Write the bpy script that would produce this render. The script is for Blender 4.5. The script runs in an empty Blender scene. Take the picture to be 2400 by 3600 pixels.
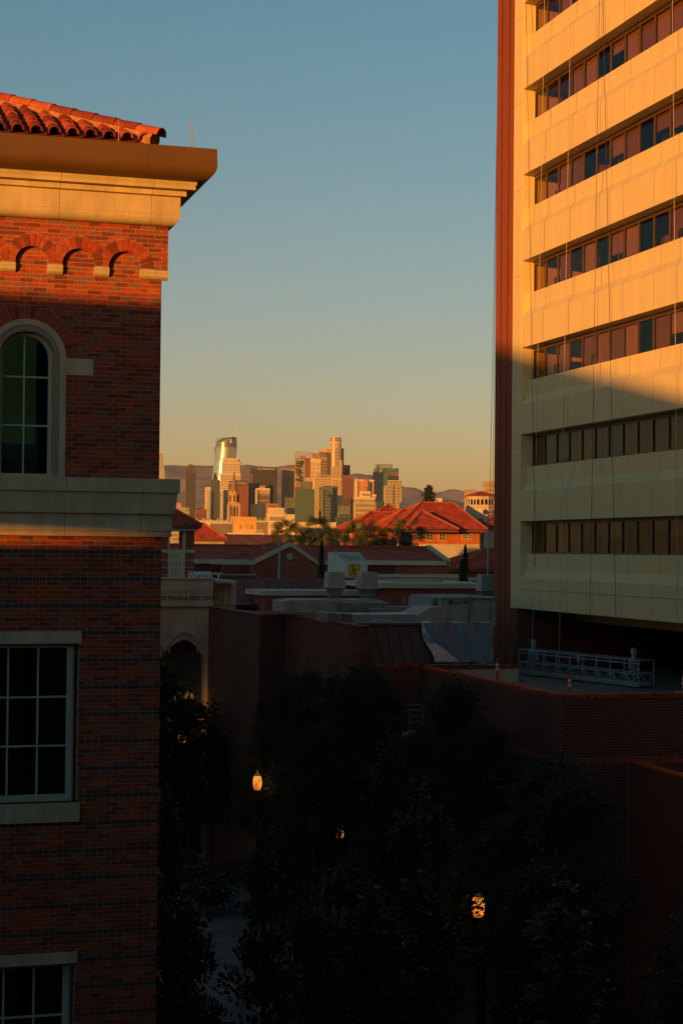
import bpy, math, random
import numpy as np
from mathutils import Matrix, Vector
random.seed(7); np.random.seed(7)
R_ = math.radians
S = bpy.context.scene
COL = S.collection
# ------------------------------------------------------------------ camera
CAMZ = 16.0
FPX = 6000.0                                  # focal length in pixels of the 2400 px wide photo
cam_d = bpy.data.cameras.new('camera'); cam = bpy.data.objects.new('camera', cam_d); COL.objects.link(cam)
cam_d.sensor_fit = 'VERTICAL'; cam_d.sensor_height = 36.0; cam_d.lens = 36.0 * FPX / 3600.0
cam_d.clip_start = 0.5; cam_d.clip_end = 90000.0
PITCH = math.atan(136 / FPX); ROLL = 0.0095
CR = Matrix.Rotation(math.pi / 2 + PITCH, 3, 'X') @ Matrix.Rotation(ROLL, 3, 'Z')
cam.matrix_world = Matrix.Translation((0, 0, CAMZ)) @ CR.to_4x4()
S.camera = cam
# ------------------------------------------------------------------ sky, sun, exposure
SUN_EL = 3.1
TO_SUN_AZ = 208.0                             # degrees clockwise from the viewing direction (+Y)
W = bpy.data.worlds.new('World'); S.world = W; W.use_nodes = True
nt = W.node_tree; nt.nodes.clear()
sky = nt.nodes.new('ShaderNodeTexSky'); sky.sky_type = 'NISHITA'; sky.sun_disc = False
sky.sun_elevation = R_(SUN_EL); sky.sun_rotation = R_(TO_SUN_AZ)
sky.altitude = 60; sky.air_density = 1.0; sky.dust_density = 0.35; sky.ozone_density = 1.6
tint = nt.nodes.new('ShaderNodeMix'); tint.data_type = 'RGBA'; tint.blend_type = 'MULTIPLY'
tint.inputs['Factor'].default_value = 1.0
# the air near the horizon warmed a little, the same all the way round
geo = nt.nodes.new('ShaderNodeTexCoord'); sep = nt.nodes.new('ShaderNodeSeparateXYZ'); nt.links.new(geo.outputs['Generated'], sep.inputs[0])
ramp = nt.nodes.new('ShaderNodeValToRGB'); nt.links.new(sep.outputs[2], ramp.inputs[0])
ramp.color_ramp.elements[0].position = 0.0; ramp.color_ramp.elements[0].color = (1.22, .93, 1.02, 1)
ramp.color_ramp.elements[1].position = 0.36; ramp.color_ramp.elements[1].color = (.55, 1.02, 1.08, 1)
nt.links.new(ramp.outputs[0], tint.inputs[7])
bg = nt.nodes.new('ShaderNodeBackground'); bg.inputs['Strength'].default_value = 0.15
out = nt.nodes.new('ShaderNodeOutputWorld')
nt.links.new(sky.outputs[0], tint.inputs[6]); nt.links.new(tint.outputs[2], bg.inputs[0]); nt.links.new(bg.outputs[0], out.inputs[0])
sun_d = bpy.data.lights.new('sun', 'SUN'); sun = bpy.data.objects.new('sun', sun_d); COL.objects.link(sun)
sun_d.energy = 4.7; sun_d.angle = R_(0.5); sun_d.color = (1.0, 0.40, 0.05)
az = R_(TO_SUN_AZ); el = R_(SUN_EL)
TOSUN = Vector((math.sin(az) * math.cos(el), math.cos(az) * math.cos(el), math.sin(el)))
sun.rotation_euler = TOSUN.to_track_quat('Z', 'Y').to_euler(); sun.location = (-30, -40, 60)
S.view_settings.view_transform = 'Standard'; S.view_settings.look = 'None'
S.view_settings.gamma = 1.0; S.view_settings.exposure = 0.2; S.view_settings.use_curve_mapping = False
S.cycles.max_bounces = 6; S.cycles.diffuse_bounces = 3; S.cycles.glossy_bounces = 3; S.cycles.transparent_max_bounces = 12
S.cycles.use_denoising = True
# ------------------------------------------------------------------ frames
def ray(px, py):
    return CR @ Vector(((px - 1200) / FPX, (1800 - py) / FPX, -1))
def P(px, py, Y):
    d = ray(px, py); return Vector((0, 0, CAMZ)) + d * (Y / d.y)
def G(px, py, z=0.0):
    d = ray(px, py); return Vector((0, 0, CAMZ)) + d * ((z - CAMZ) / d.z)
GA = R_(16.3)
class Frame:
    def __init__(s, O, ang=GA):
        s.O = Vector((O[0], O[1], 0)); s.a = ang
        s.e = Vector((math.cos(ang), math.sin(ang), 0)); s.u = Vector((-math.sin(ang), math.cos(ang), 0))
        s.C = s.loc(Vector((0, 0, CAMZ)))
    def loc(s, w):
        d = w - s.O; return Vector((d.dot(s.e), d.dot(s.u), d.z))
    def wor(s, l): return s.O + s.e * l[0] + s.u * l[1] + Vector((0, 0, l[2]))
    def rl(s, px, py):
        d = ray(px, py); return Vector((d.dot(s.e), d.dot(s.u), d.z))
    def xz(s, px, py, y=0.0):
        d = s.rl(px, py); t = (y - s.C.y) / d.y; q = s.C + d * t; return q.x, q.z
    def yz(s, px, py, x=0.0):
        d = s.rl(px, py); t = (x - s.C.x) / d.x; q = s.C + d * t; return q.y, q.z
# ------------------------------------------------------------------ materials
MATS = {}
def mat(name, col, rough=0.85, var=0.12, scale=3.0, metal=0.0, spec=0.35, bump=0.0, bscale=40.0, emit=None, est=0.0, col2=None, stretch=None):
    if name in MATS: return MATS[name]
    m = bpy.data.materials.new(name); m.use_nodes = True; n = m.node_tree.nodes; l = m.node_tree.links
    b = n['Principled BSDF']; b.inputs['Roughness'].default_value = rough; b.inputs['Metallic'].default_value = metal
    b.inputs['Specular IOR Level'].default_value = spec
    b.inputs['Base Color'].default_value = (*col, 1)
    if var > 0:
        tc = n.new('ShaderNodeTexCoord'); nz = n.new('ShaderNodeTexNoise'); nz.inputs['Scale'].default_value = scale
        nz.inputs['Detail'].default_value = 6; nz.inputs['Roughness'].default_value = 0.65
        if stretch:
            mp = n.new('ShaderNodeMapping'); mp.inputs['Scale'].default_value = stretch; l.new(tc.outputs['Object'], mp.inputs[0]); l.new(mp.outputs[0], nz.inputs['Vector'])
        else: l.new(tc.outputs['Object'], nz.inputs['Vector'])
        mx = n.new('ShaderNodeMix'); mx.data_type = 'RGBA'
        c2 = col2 or tuple(c * (1 - 2.2 * var) for c in col)
        mx.inputs[6].default_value = (*[min(1, c * (1 + var)) for c in col], 1); mx.inputs[7].default_value = (*c2, 1)
        mr = n.new('ShaderNodeMapRange'); mr.inputs[1].default_value = 0.35; mr.inputs[2].default_value = 0.72
        l.new(nz.outputs['Fac'], mr.inputs[0]); l.new(mr.outputs[0], mx.inputs[0]); l.new(mx.outputs[2], b.inputs['Base Color'])
    if bump > 0:
        tc = n.new('ShaderNodeTexCoord'); nz = n.new('ShaderNodeTexNoise'); nz.inputs['Scale'].default_value = bscale
        nz.inputs['Detail'].default_value = 4
        l.new(tc.outputs['Object'], nz.inputs['Vector'])
        bp = n.new('ShaderNodeBump'); bp.inputs['Strength'].default_value = bump; bp.inputs['Distance'].default_value = 0.02
        l.new(nz.outputs['Fac'], bp.inputs['Height']); l.new(bp.outputs[0], b.inputs['Normal'])
    if emit:
        b.inputs['Emission Color'].default_value = (*emit, 1); b.inputs['Emission Strength'].default_value = est
    MATS[name] = m; return m
def brickmat(name, c1, c2, mortar, bw, rh, axis='xz', ms=0.08):
    if name in MATS: return MATS[name]
    m = bpy.data.materials.new(name); m.use_nodes = True; n = m.node_tree.nodes; l = m.node_tree.links
    b = n['Principled BSDF']; b.inputs['Roughness'].default_value = 0.9; b.inputs['Specular IOR Level'].default_value = 0.2
    tc = n.new('ShaderNodeTexCoord'); sp = n.new('ShaderNodeSeparateXYZ'); cb = n.new('ShaderNodeCombineXYZ')
    l.new(tc.outputs['Object'], sp.inputs[0])
    if axis == 'both':
        ad = n.new('ShaderNodeMath'); ad.operation = 'ADD'; l.new(sp.outputs[0], ad.inputs[0]); l.new(sp.outputs[1], ad.inputs[1]); l.new(ad.outputs[0], cb.inputs[0])
    else:
        l.new(sp.outputs[0 if axis[0] == 'x' else 1], cb.inputs[0])
    l.new(sp.outputs[2], cb.inputs[1])
    br = n.new('ShaderNodeTexBrick'); br.inputs['Scale'].default_value = 1.0
    br.inputs['Brick Width'].default_value = bw; br.inputs['Row Height'].default_value = rh; br.inputs['Mortar Size'].default_value = rh * ms
    br.inputs['Mortar Smooth'].default_value = 0.1
    br.inputs['Color1'].default_value = (*c1, 1); br.inputs['Color2'].default_value = (*c2, 1); br.inputs['Mortar'].default_value = (*mortar, 1)
    l.new(cb.outputs[0], br.inputs['Vector'])
    nz = n.new('ShaderNodeTexNoise'); nz.inputs['Scale'].default_value = 0.6; nz.inputs['Detail'].default_value = 5; l.new(tc.outputs['Object'], nz.inputs['Vector'])
    mr = n.new('ShaderNodeMapRange'); mr.inputs[1].default_value = .3; mr.inputs[2].default_value = .7; mr.inputs[3].default_value = .72; mr.inputs[4].default_value = 1.1
    l.new(nz.outputs['Fac'], mr.inputs[0])
    vm = n.new('ShaderNodeVectorMath'); vm.operation = 'SCALE'; l.new(br.outputs['Color'], vm.inputs[0]); l.new(mr.outputs[0], vm.inputs['Scale'])
    l.new(vm.outputs[0], b.inputs['Base Color'])
    bp = n.new('ShaderNodeBump'); bp.invert = True; bp.inputs['Strength'].default_value = .6; bp.inputs['Distance'].default_value = .01
    l.new(br.outputs['Fac'], bp.inputs['Height']); l.new(bp.outputs[0], b.inputs['Normal'])
    MATS[name] = m; return m
def glassmat(name, tintc=(0.55, 0.6, 0.58), refl=(0.9, 0.95, 0.95), ior=1.6, rough=0.0, base=0.08):
    if name in MATS: return MATS[name]
    m = bpy.data.materials.new(name); m.use_nodes = True; n = m.node_tree.nodes; l = m.node_tree.links; n.clear()
    o = n.new('ShaderNodeOutputMaterial'); t = n.new('ShaderNodeBsdfTransparent'); t.inputs[0].default_value = (*tintc, 1)
    g = n.new('ShaderNodeBsdfGlossy'); g.inputs[0].default_value = (*refl, 1); g.inputs['Roughness'].default_value = rough
    f = n.new('ShaderNodeLayerWeight'); f.inputs[0].default_value = .5
    pw = n.new('ShaderNodeMath'); pw.operation = 'POWER'; pw.inputs[1].default_value = 4.0; l.new(f.outputs['Facing'], pw.inputs[0])
    a = n.new('ShaderNodeMath'); a.operation = 'MULTIPLY_ADD'; a.use_clamp = True; a.inputs[1].default_value = .9; a.inputs[2].default_value = base + (ior - 1) ** 2 / (ior + 1) ** 2
    l.new(pw.outputs[0], a.inputs[0])
    mx = n.new('ShaderNodeMixShader'); l.new(a.outputs[0], mx.inputs[0]); l.new(t.outputs[0], mx.inputs[1]); l.new(g.outputs[0], mx.inputs[2]); l.new(mx.outputs[0], o.inputs[0])
    MATS[name] = m; return m
# ------------------------------------------------------------------ mesh builder
class MB:
    def __init__(s): s.v = []; s.f = []; s.m = []
    def quad(s, a, b, c, d, mi=0):
        n = len(s.v); s.v += [tuple(a), tuple(b), tuple(c), tuple(d)]; s.f.append((n, n + 1, n + 2, n + 3)); s.m.append(mi)
    def face(s, pts, mi=0):
        n = len(s.v); s.v += [tuple(p) for p in pts]; s.f.append(tuple(range(n, n + len(pts)))); s.m.append(mi)
    def box(s, x0, x1, y0, y1, z0, z1, mi=0):
        if x0 > x1: x0, x1 = x1, x0
        if y0 > y1: y0, y1 = y1, y0
        if z0 > z1: z0, z1 = z1, z0
        n = len(s.v)
        s.v += [(x0, y0, z0), (x1, y0, z0), (x1, y1, z0), (x0, y1, z0), (x0, y0, z1), (x1, y0, z1), (x1, y1, z1), (x0, y1, z1)]
        for q in ((0, 3, 2, 1), (4, 5, 6, 7), (0, 1, 5, 4), (1, 2, 6, 5), (2, 3, 7, 6), (3, 0, 4, 7)):
            s.f.append(tuple(n + k for k in q)); s.m.append(mi)
    def prism(s, poly, a, b, axis='y', mi=0):
        """poly: 2D points; axis y: (x,z) extruded along y a..b; axis x: (y,z); axis z: (x,y)"""
        def mk(p, t):
            if axis == 'y': return (p[0], t, p[1])
            if axis == 'x': return (t, p[0], p[1])
            return (p[0], p[1], t)
        n = len(s.v); k = len(poly)
        s.v += [mk(p, a) for p in poly] + [mk(p, b) for p in poly]
        s.f.append(tuple(range(n, n + k))); s.m.append(mi)
        s.f.append(tuple(range(n + 2 * k - 1, n + k - 1, -1))); s.m.append(mi)
        for i in range(k):
            j = (i + 1) % k; s.f.append((n + j, n + i, n + k + i, n + k + j)); s.m.append(mi)
    def cyl(s, p0, p1, r0, r1=None, n=8, mi=0, caps=True):
        r1 = r0 if r1 is None else r1
        p0 = Vector(p0); p1 = Vector(p1); d = (p1 - p0)
        if d.length < 1e-9: return
        d.normalize(); a = d.orthogonal().normalized(); b = d.cross(a)
        k = len(s.v)
        for p, r in ((p0, r0), (p1, r1)):
            for i in range(n):
                t = 2 * math.pi * i / n; s.v.append(tuple(p + (a * math.cos(t) + b * math.sin(t)) * r))
        for i in range(n):
            j = (i + 1) % n; s.f.append((k + i, k + j, k + n + j, k + n + i)); s.m.append(mi)
        if caps:
            s.f.append(tuple(range(k + n - 1, k - 1, -1))); s.m.append(mi); s.f.append(tuple(range(k + n, k + 2 * n))); s.m.append(mi)
    def lathe(s, c, prof, n=12, mi=0):
        """prof: list of (r,z) around vertical axis through c=(x,y,z0)"""
        k = len(s.v); m = len(prof)
        for r, z in prof:
            for i in range(n):
                t = 2 * math.pi * i / n; s.v.append((c[0] + r * math.cos(t), c[1] + r * math.sin(t), c[2] + z))
        for q in range(m - 1):
            for i in range(n):
                j = (i + 1) % n; s.f.append((k + q * n + i, k + q * n + j, k + (q + 1) * n + j, k + (q + 1) * n + i)); s.m.append(mi)
    def build(s, name, mats, parent=None, smooth=False, kind=None, label=None):
        if not isinstance(mats, (list, tuple)): mats = [mats]
        me = bpy.data.meshes.new(name); me.from_pydata(s.v, [], s.f)
        for m in mats: me.materials.append(m)
        if len(mats) > 1: me.polygons.foreach_set('material_index', s.m)
        if smooth: me.polygons.foreach_set('use_smooth', [True] * len(s.f))
        me.update()
        return link(name, me, parent, kind, label)
def link(name, me, parent=None, kind=None, label=None):
    o = bpy.data.objects.new(name, me); COL.objects.link(o)
    if parent is not None: o.parent = parent
    if kind: o['kind'] = kind
    if label: o['label'] = label
    return o
def thing(name, label, cat, fr=None, loc=None, rz=0.0, group=None):
    o = bpy.data.objects.new(name, None); COL.objects.link(o); o.empty_display_size = 0.5
    if fr is not None: o.location = fr.O; o.rotation_euler.z = fr.a
    if loc is not None: o.location = loc; o.rotation_euler.z = rz
    o['label'] = label; o['category'] = cat
    if group: o['group'] = group
    return o
def tag(o, label=None, cat=None, group=None, kind=None):
    if label: o['label'] = label
    if cat: o['category'] = cat
    if group: o['group'] = group
    if kind: o['kind'] = kind
    return o
def copy_tree(o, parent=None):
    c = o.copy(); COL.objects.link(c); c.parent = parent
    for ch in KIDS.get(o.name, []) or [k for k in o.children]:
        copy_tree(ch, c)
    return c
KIDS = {}
def text(name, body, size, mtl, parent, loc, rx=math.pi / 2, rz=0.0, ext=0.01, align='CENTER', sx=1.0):
    cu = bpy.data.curves.new(name, 'FONT'); cu.body = body; cu.size = size; cu.extrude = ext; cu.align_x = align; cu.align_y = 'CENTER'
    cu.materials.append(mtl); o = bpy.data.objects.new(name, cu); COL.objects.link(o); o.parent = parent
    bpy.context.view_layer.update()
    me = bpy.data.meshes.new_from_object(o.evaluated_get(bpy.context.evaluated_depsgraph_get()))
    bpy.data.objects.remove(o); bpy.data.curves.remove(cu)
    o = bpy.data.objects.new(name, me); COL.objects.link(o); o.parent = parent
    o.location = loc; o.rotation_euler = (rx, 0, rz); o.scale = (sx, 1, 1); return o
def clip(poly, nx, nz, c):
    """keep points with nx*x+nz*z <= c"""
    out_ = []; k = len(poly)
    for i in range(k):
        a = poly[i]; b = poly[(i + 1) % k]; da = nx * a[0] + nz * a[1] - c; db = nx * b[0] + nz * b[1] - c
        if da <= 0: out_.append(a)
        if (da < 0 < db) or (db < 0 < da):
            t = da / (da - db); out_.append((a[0] + (b[0] - a[0]) * t, a[1] + (b[1] - a[1]) * t))
    return out_
def area(p):
    return 0.5 * abs(sum(p[i][0] * p[(i + 1) % len(p)][1] - p[(i + 1) % len(p)][0] * p[i][1] for i in range(len(p)))) if len(p) > 2 else 0
# palette ------------------------------------------------------------------
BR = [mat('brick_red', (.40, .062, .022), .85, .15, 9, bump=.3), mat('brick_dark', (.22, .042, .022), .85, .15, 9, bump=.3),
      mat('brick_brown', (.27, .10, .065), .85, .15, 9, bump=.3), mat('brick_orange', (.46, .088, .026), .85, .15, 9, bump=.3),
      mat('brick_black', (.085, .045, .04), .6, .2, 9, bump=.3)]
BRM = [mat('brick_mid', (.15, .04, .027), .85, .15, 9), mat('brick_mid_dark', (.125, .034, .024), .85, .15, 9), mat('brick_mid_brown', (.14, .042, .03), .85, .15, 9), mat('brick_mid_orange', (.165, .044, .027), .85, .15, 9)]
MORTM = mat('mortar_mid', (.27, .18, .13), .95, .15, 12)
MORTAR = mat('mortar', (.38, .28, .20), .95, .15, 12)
CREAM = mat('cast_stone', (.60, .46, .29), .8, .12, 3.5, bump=.12, bscale=60, stretch=(1, 1, .25))
CREAMJ = mat('stone_joint', (.40, .33, .24), .9, .1, 4)
BRONZE = mat('bronze_gutter', (.15, .072, .022), .5, .08, 1.0, spec=.4)
TILE = [mat('tile_red', (.46, .065, .018), .75, .2, 6, bump=.3), mat('tile_dark', (.28, .045, .018), .75, .2, 6, bump=.3), mat('tile_orange', (.54, .11, .03), .75, .2, 6, bump=.3)]
TILEFAR = mat('tile_roof_far', (.42, .06, .02), .8, .3, 1.2)
WHITEF = mat('window_frame_paint', (.50, .47, .38), .6, .06, 3)
DARKM = mat('dark_metal', (.04, .035, .03), .4, .1, 4)
GREYM = mat('grey_galvanised', (.30, .33, .32), .5, .15, 1.5, spec=.5)
BLACK = mat('dark_interior', (.015, .014, .013), .9, 0)
GL = glassmat('window_glass', (.6, .68, .66), (.12, .50, .60))
BFAR = brickmat('brick_far', (.30, .075, .045), (.20, .05, .03), (.33, .23, .17), .30, .09, 'both')
BFARY = BFAR
# ================================================================== ground
def ground():
    m = mat('ground_far', (.09, .08, .065), .95, .3, .002)
    mb = MB(); mb.quad((-30000, -2000, 0), (30000, -2000, 0), (30000, 40000, 0), (-30000, 40000, 0))
    o = mb.build('ground', m); o['kind'] = 'structure'
    # paved walk between the buildings: slabs with joints
    fr = Frame((2.0, 60, 0))
    pm = [mat('paving', (.20, .19, .175), .9, .15, .6), mat('paving_dark', (.165, .155, .145), .9, .15, .6)]
    base = MB(); base.box(-12, 9, -45, 90, -.2, .012); b = base.build('pavement', mat('paving_joint', (.09, .085, .08), .95, .1, 2))
    b.location = fr.O; b.rotation_euler.z = fr.a; b['kind'] = 'structure'
    mb = MB()
    for i in range(-8, 6):
        for j in range(-30, 60):
            mb.box(i * 1.5 + .012, i * 1.5 + 1.488, j * 1.5 + .012, j * 1.5 + 1.488, 0, .03, random.choice((0, 0, 1)))
    mb.build('paving_slab', pm, b, kind='stuff')
ground()
# ================================================================== bricks
def brick_objects(parent, polys, y0, y1, mats, nobj, name='brick'):
    """polys: list of (poly2d, mat index, full?)  -> first nobj 'full' bricks as objects sharing mesh data, rest joined"""
    shared = {}; mb = MB(); cnt = 0
    for poly, mi, full in polys:
        if full and cnt < nobj:
            x0 = min(p[0] for p in poly); x1 = max(p[0] for p in poly); z0 = min(p[1] for p in poly); z1 = max(p[1] for p in poly)
            key = (round(x1 - x0, 3), round(z1 - z0, 3), mi)
            if key not in shared:
                b = MB(); w = (x1 - x0) / 2; h = (z1 - z0) / 2; b.box(-w, w, y0, y1, -h, h)
                me = bpy.data.meshes.new(name); me.from_pydata(b.v, [], b.f); me.materials.append(mats[mi]); shared[key] = me
            o = bpy.data.objects.new(name, shared[key]); COL.objects.link(o); o.parent = parent
            o.location = ((x0 + x1) / 2, random.uniform(-.0015, .0015), (z0 + z1) / 2); cnt += 1
        else:
            d = random.uniform(-.0015, .0015)
            mb.prism(poly, y0 + d, y1, 'y', mi)
    if mb.f: mb.build(name + 's_joined' if False else name, mats, parent, kind='stuff')
def courses(x0, x1, z0, z1, L, H, joint, holes, rng, header_rows=None, zref=0.0, right_edge_half=True):
    """running bond; holes: list of functions poly->poly (clipped) or None"""
    out_ = []
    k0 = int(math.floor((z0 - zref) / H + 1e-6)); k1 = int(math.ceil((z1 - zref) / H - 1e-6))
    for k in range(k0, k1):
        za = zref + k * H + joint / 2; zb = zref + (k + 1) * H - joint / 2
        hd = header_rows is not None and header_rows(k)
        l = L / 2 if hd else L
        off = 0 if hd else (L / 2 if k % 2 else 0)
        n = int((x1 - x0) / l) + 3
        for i in range(n):
            xb = x1 - i * l + (off if not hd else 0); xa = xb - l
            xa_ = max(xa + joint / 2, x0); xb_ = min(xb - (0 if xb >= x1 - 1e-6 else joint / 2), x1)
            if xb_ - xa_ < .02: continue
            za_ = max(za, z0); zb_ = min(zb, z1)
            if zb_ - za_ < .01: continue
            poly = [(xa_, za_), (xb_, za_), (xb_, zb_), (xa_, zb_)]; full = (xb_ - xa_) > l - joint - .01 and not hd
            ar0 = area(poly)
            for hfn in holes:
                poly = hfn(poly)
                if not poly or area(poly) < .0004: poly = None; break
            if not poly: continue
            if area(poly) < ar0 * .98: full = False
            r = rng.random()
            mi = 4 if hd else (0 if r < .42 else 1 if r < .72 else 2 if r < .9 else 3)
            out_.append((poly, mi, full))
    return out_
def hole_rect(xa, xb, za, zb):
    def f(p):
        cx = sum(q[0] for q in p) / len(p); cz = sum(q[1] for q in p) / len(p)
        x0 = min(q[0] for q in p); x1 = max(q[0] for q in p); z0 = min(q[1] for q in p); z1 = max(q[1] for q in p)
        if x1 <= xa or x0 >= xb or z1 <= za or z0 >= zb: return p
        # clip by the side which leaves the most
        c = [clip(p, 1, 0, xa), clip(p, -1, 0, -xb), clip(p, 0, 1, za), clip(p, 0, -1, -zb)]
        c = [q for q in c if len(q) > 2]
        return max(c, key=area) if c else None
    return f
def hole_circle(cx, cz, r, zmin=None):
    def f(p):
        mx = sum(q[0] for q in p) / len(p); mz = sum(q[1] for q in p) / len(p)
        if zmin is not None and mz < zmin: return p
        d = math.hypot(mx - cx, mz - cz)
        if d > r + .25: return p
        if d < 1e-4: return None
        nx, nz = (mx - cx) / d, (mz - cz) / d
        q = clip(p, -nx, -nz, -(nx * cx + nz * cz + r))
        return q if len(q) > 2 else None
    return f
def voussoirs(cx, cz, r0, r1, n, a0, a1, rng, joint=.008, xclip=None):
    res = []
    for i in range(n):
        t0 = a0 + (a1 - a0) * i / n; t1 = a0 + (a1 - a0) * (i + 1) / n
        g0 = joint / 2 / r0; g1 = joint / 2 / r1
        poly = [(cx + r0 * math.cos(t0 + g0), cz + r0 * math.sin(t0 + g0)), (cx + r1 * math.cos(t0 + g1), cz + r1 * math.sin(t0 + g1)),
                (cx + r1 * math.cos(t1 - g1), cz + r1 * math.sin(t1 - g1)), (cx + r0 * math.cos(t1 - g0), cz + r0 * math.sin(t1 - g0))]
        if xclip:
            poly = clip(poly, 1, 0, xclip[1]); poly = clip(poly, -1, 0, -xclip[0])
        if len(poly) > 2 and area(poly) > .0003: res.append((poly, rng.choice((0, 1, 3, 0)), False))
    return res
# ================================================================== the brick building at the left
FL = Frame(P(555, 1935, 26.0))
def cd(px, py):
    """corner offset d (out of both walls) and height seen at a silhouette pixel"""
    lo, hi = -.5, 2.5
    for _ in range(50):
        d = (lo + hi) / 2; w = FL.wor((d, -d, 16)); q = P(px, py, w.y)
        if q.x > w.x: lo = d
        else: hi = d
    return d, P(px, py, FL.wor((d, -d, 16)).y).z
def left_building():
    T = thing('brick_building', 'red brick building with tiled hip roof, cream cornice and arched window, filling the left side', 'building', FL)
    rng = random.Random(3)
    zc = lambda py, d=0.0: cd(560, py)[1]
    z_of = lambda py, y=0.0, px=300: FL.xz(px, py, y)[1]
    H = .0677; L = .2032; J = .0095
    # heights
    z_ledge_top = cd(634, 1685)[1]; z_ledge_bot = cd(602, 1888)[1]
    DFR = cd(591, 900)[0]                                  # frieze projection
    z_fr_bot = cd(562, 986)[1]; z_fr_top = cd(591, 799)[1]; z_corb_top = cd(591, 953)[1]
    DLO = cd(568, 1900)[0]
    DUP = 0.0
    # ---------------- arched corbel table
    yF = -DFR
    c0 = FL.xz(863 / 1.96, 300 + 1255 / 1.96, yF); c1 = FL.xz(545 / 1.96, 300 + 1243 / 1.96, yF)
    SP = c0[0] - c1[0]; ZS = c0[1]; RI = FL.xz(975 / 1.96, 940, yF)[0] - FL.xz(863 / 1.96, 940, yF)[0]
    RO = RI + SP * .5 * .62
    RO = RI + .18
    xr = DFR
    arcs = [c0[0] - SP * i for i in range(5)]
    xleft = arcs[-1] - SP / 2
    polys = []
    for i, cx in enumerate(arcs):
        xc = (cx - SP / 2 + .004, cx + SP / 2 - .004) if i > 0 else (cx - SP / 2 + .004, cx + RO + .01)
        polys += voussoirs(cx, ZS, RI, RO, 13, 0, math.pi, rng, .008, xc)
    hs = [hole_circle(cx, ZS, RO + .004, ZS - .3) for cx in arcs]
    # brick courses above the arches and at the end pier
    polys_c = courses(xleft, xr, ZS - .02, z_fr_top, L, H, J, hs + [hole_rect(xleft - 1, arcs[0] + RI, ZS - 1, ZS)], rng, zref=z_ledge_top)
    # pier bricks between spring and corbel stones
    for i, cx in enumerate(arcs):
        xa = cx + RI; xb = (arcs[i - 1] - RI) if i else xr
        polys_c += courses(xa + .004, xb, z_corb_top + .004, ZS - .004, L, H, J, [], rng, zref=z_ledge_top)
    # main upper wall
    ZW0, ZW1 = z_ledge_top - .02, z_fr_top
    cw = FL.xz(215 / 2.24, 1257, 0.0); WX, WZ = cw                     # arched window centre
    px2m = abs(FL.xz(100, 1257, 0)[0] - FL.xz(200, 1257, 0)[0]) / 100
    RG, RS, RB = 82 * px2m, 138 * px2m, 186 * px2m
    ib = [FL.xz(234, 1259, 0), FL.xz(328, 1321, 0)]
    holesU = [hole_circle(WX, WZ, RB + .005, WZ), hole_rect(WX - RS - .004, WX + RS + .004, ZW0 - 1, WZ), hole_rect(WX - (ib[1][0] - WX) - .006, ib[1][0] + .006, ib[1][1] - .006, WZ + .01)]
    mainw = courses(-3.15, 0, ZW0, ZW1, L, H, J, holesU, rng, zref=z_ledge_top)
    vs = voussoirs(WX, WZ, RS + .006, RB, 27, 0, math.pi, rng, .009)
    vis = [p for p in mainw if p[2]]; rest = [p for p in mainw if not p[2]]
    # the largest in the photo: full bricks of the upper wall, spread over it
    brick_objects(T, vis, -.006, .03, BR, 230)
    brick_objects(T, rest + vs, -.007, .03, BR, 0)
    frz = [p for p in polys_c if p[2]]
    brick_objects(T, frz, yF - .004, yF + .05, BR, 70)
    brick_objects(T, [p for p in polys_c if not p[2]], yF - .004, yF + .05, BR, 0)
    brick_objects(T, polys, yF - .008, yF + .10, BR, 0, 'voussoir')
    # frieze backing (mortar) with arched openings
    mb = MB()
    for i, cx in enumerate(arcs):
        n = 16; 
        for k in range(n):
            ta = math.pi * k / n; tb = math.pi * (k + 1) / n
            xa, xb = cx + RI * math.cos(tb), cx + RI * math.cos(ta); za, zb = ZS + RI * math.sin(tb), ZS + RI * math.sin(ta)
            mb.prism([(xa, za), (xb, zb), (xb, z_fr_top), (xa, z_fr_top)], yF, 0.02, 'y')
        xa = cx + RI; xb = (arcs[i - 1] - RI) if i else xr
        mb.box(xa, xb, yF, 0.02, z_corb_top, z_fr_top)
    mb.box(-40, xleft + .001, yF, .02, z_corb_top, z_fr_top); mb.box(0.0, xr - .004, yF, 22, z_corb_top, z_fr_top)
    mb.build('frieze', MORTAR, T)
    # corbel stones
    z_cb = FL.xz(820 / 1.96, 300 + 1335 / 1.96, yF)[1]
    for i, cx in enumerate(arcs):
        xa = cx + RI - .012; xb = (arcs[i - 1] - RI + .012) if i else xr + .01
        h = z_corb_top - z_fr_bot
        prof = [(yF - .012, z_corb_top), (yF - .012, z_corb_top - h * .25), (yF - .004, z_corb_top - h * .27), (yF + .012, z_corb_top - h * .7), (yF + .05, z_corb_top - h * .95), (.0, z_fr_bot - .002), (.02, z_corb_top)]
        m = MB(); m.prism(prof, xa, xb, 'x'); m.build('corbel_stone', CREAM, T)
    # ---------------- wall core with openings (mortar colour shows in the joints)
    mb = MB(); y0 = -.002; y1 = .35
    def col(xa, xb, gaps, z0, z1):
        z = z0
        for a, b in sorted(gaps):
            if a > z: mb.box(xa, xb, y0, y1, z, a)
            z = max(z, b)
        if z < z1: mb.box(xa, xb, y0, y1, z, z1)
    RW = RG + .05
    xs = [-3.4, WX - RW]
    mb2 = mb
    col(-3.4, WX - RW, [], ZW0, z_fr_top + .5); col(WX + RW, 0, [], ZW0, z_fr_top + .5)
    n = 24
    for k in range(n):
        ta = math.pi * (k + 1) / n; tb = math.pi * k / n
        xa, xb = WX + RW * math.cos(ta), WX + RW * math.cos(tb); zt = WZ + RW * max(math.sin(ta), math.sin(tb))
        col(xa, xb, [(ZW0 - 5, zt)], ZW0 - 5, z_fr_top + .5)
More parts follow.
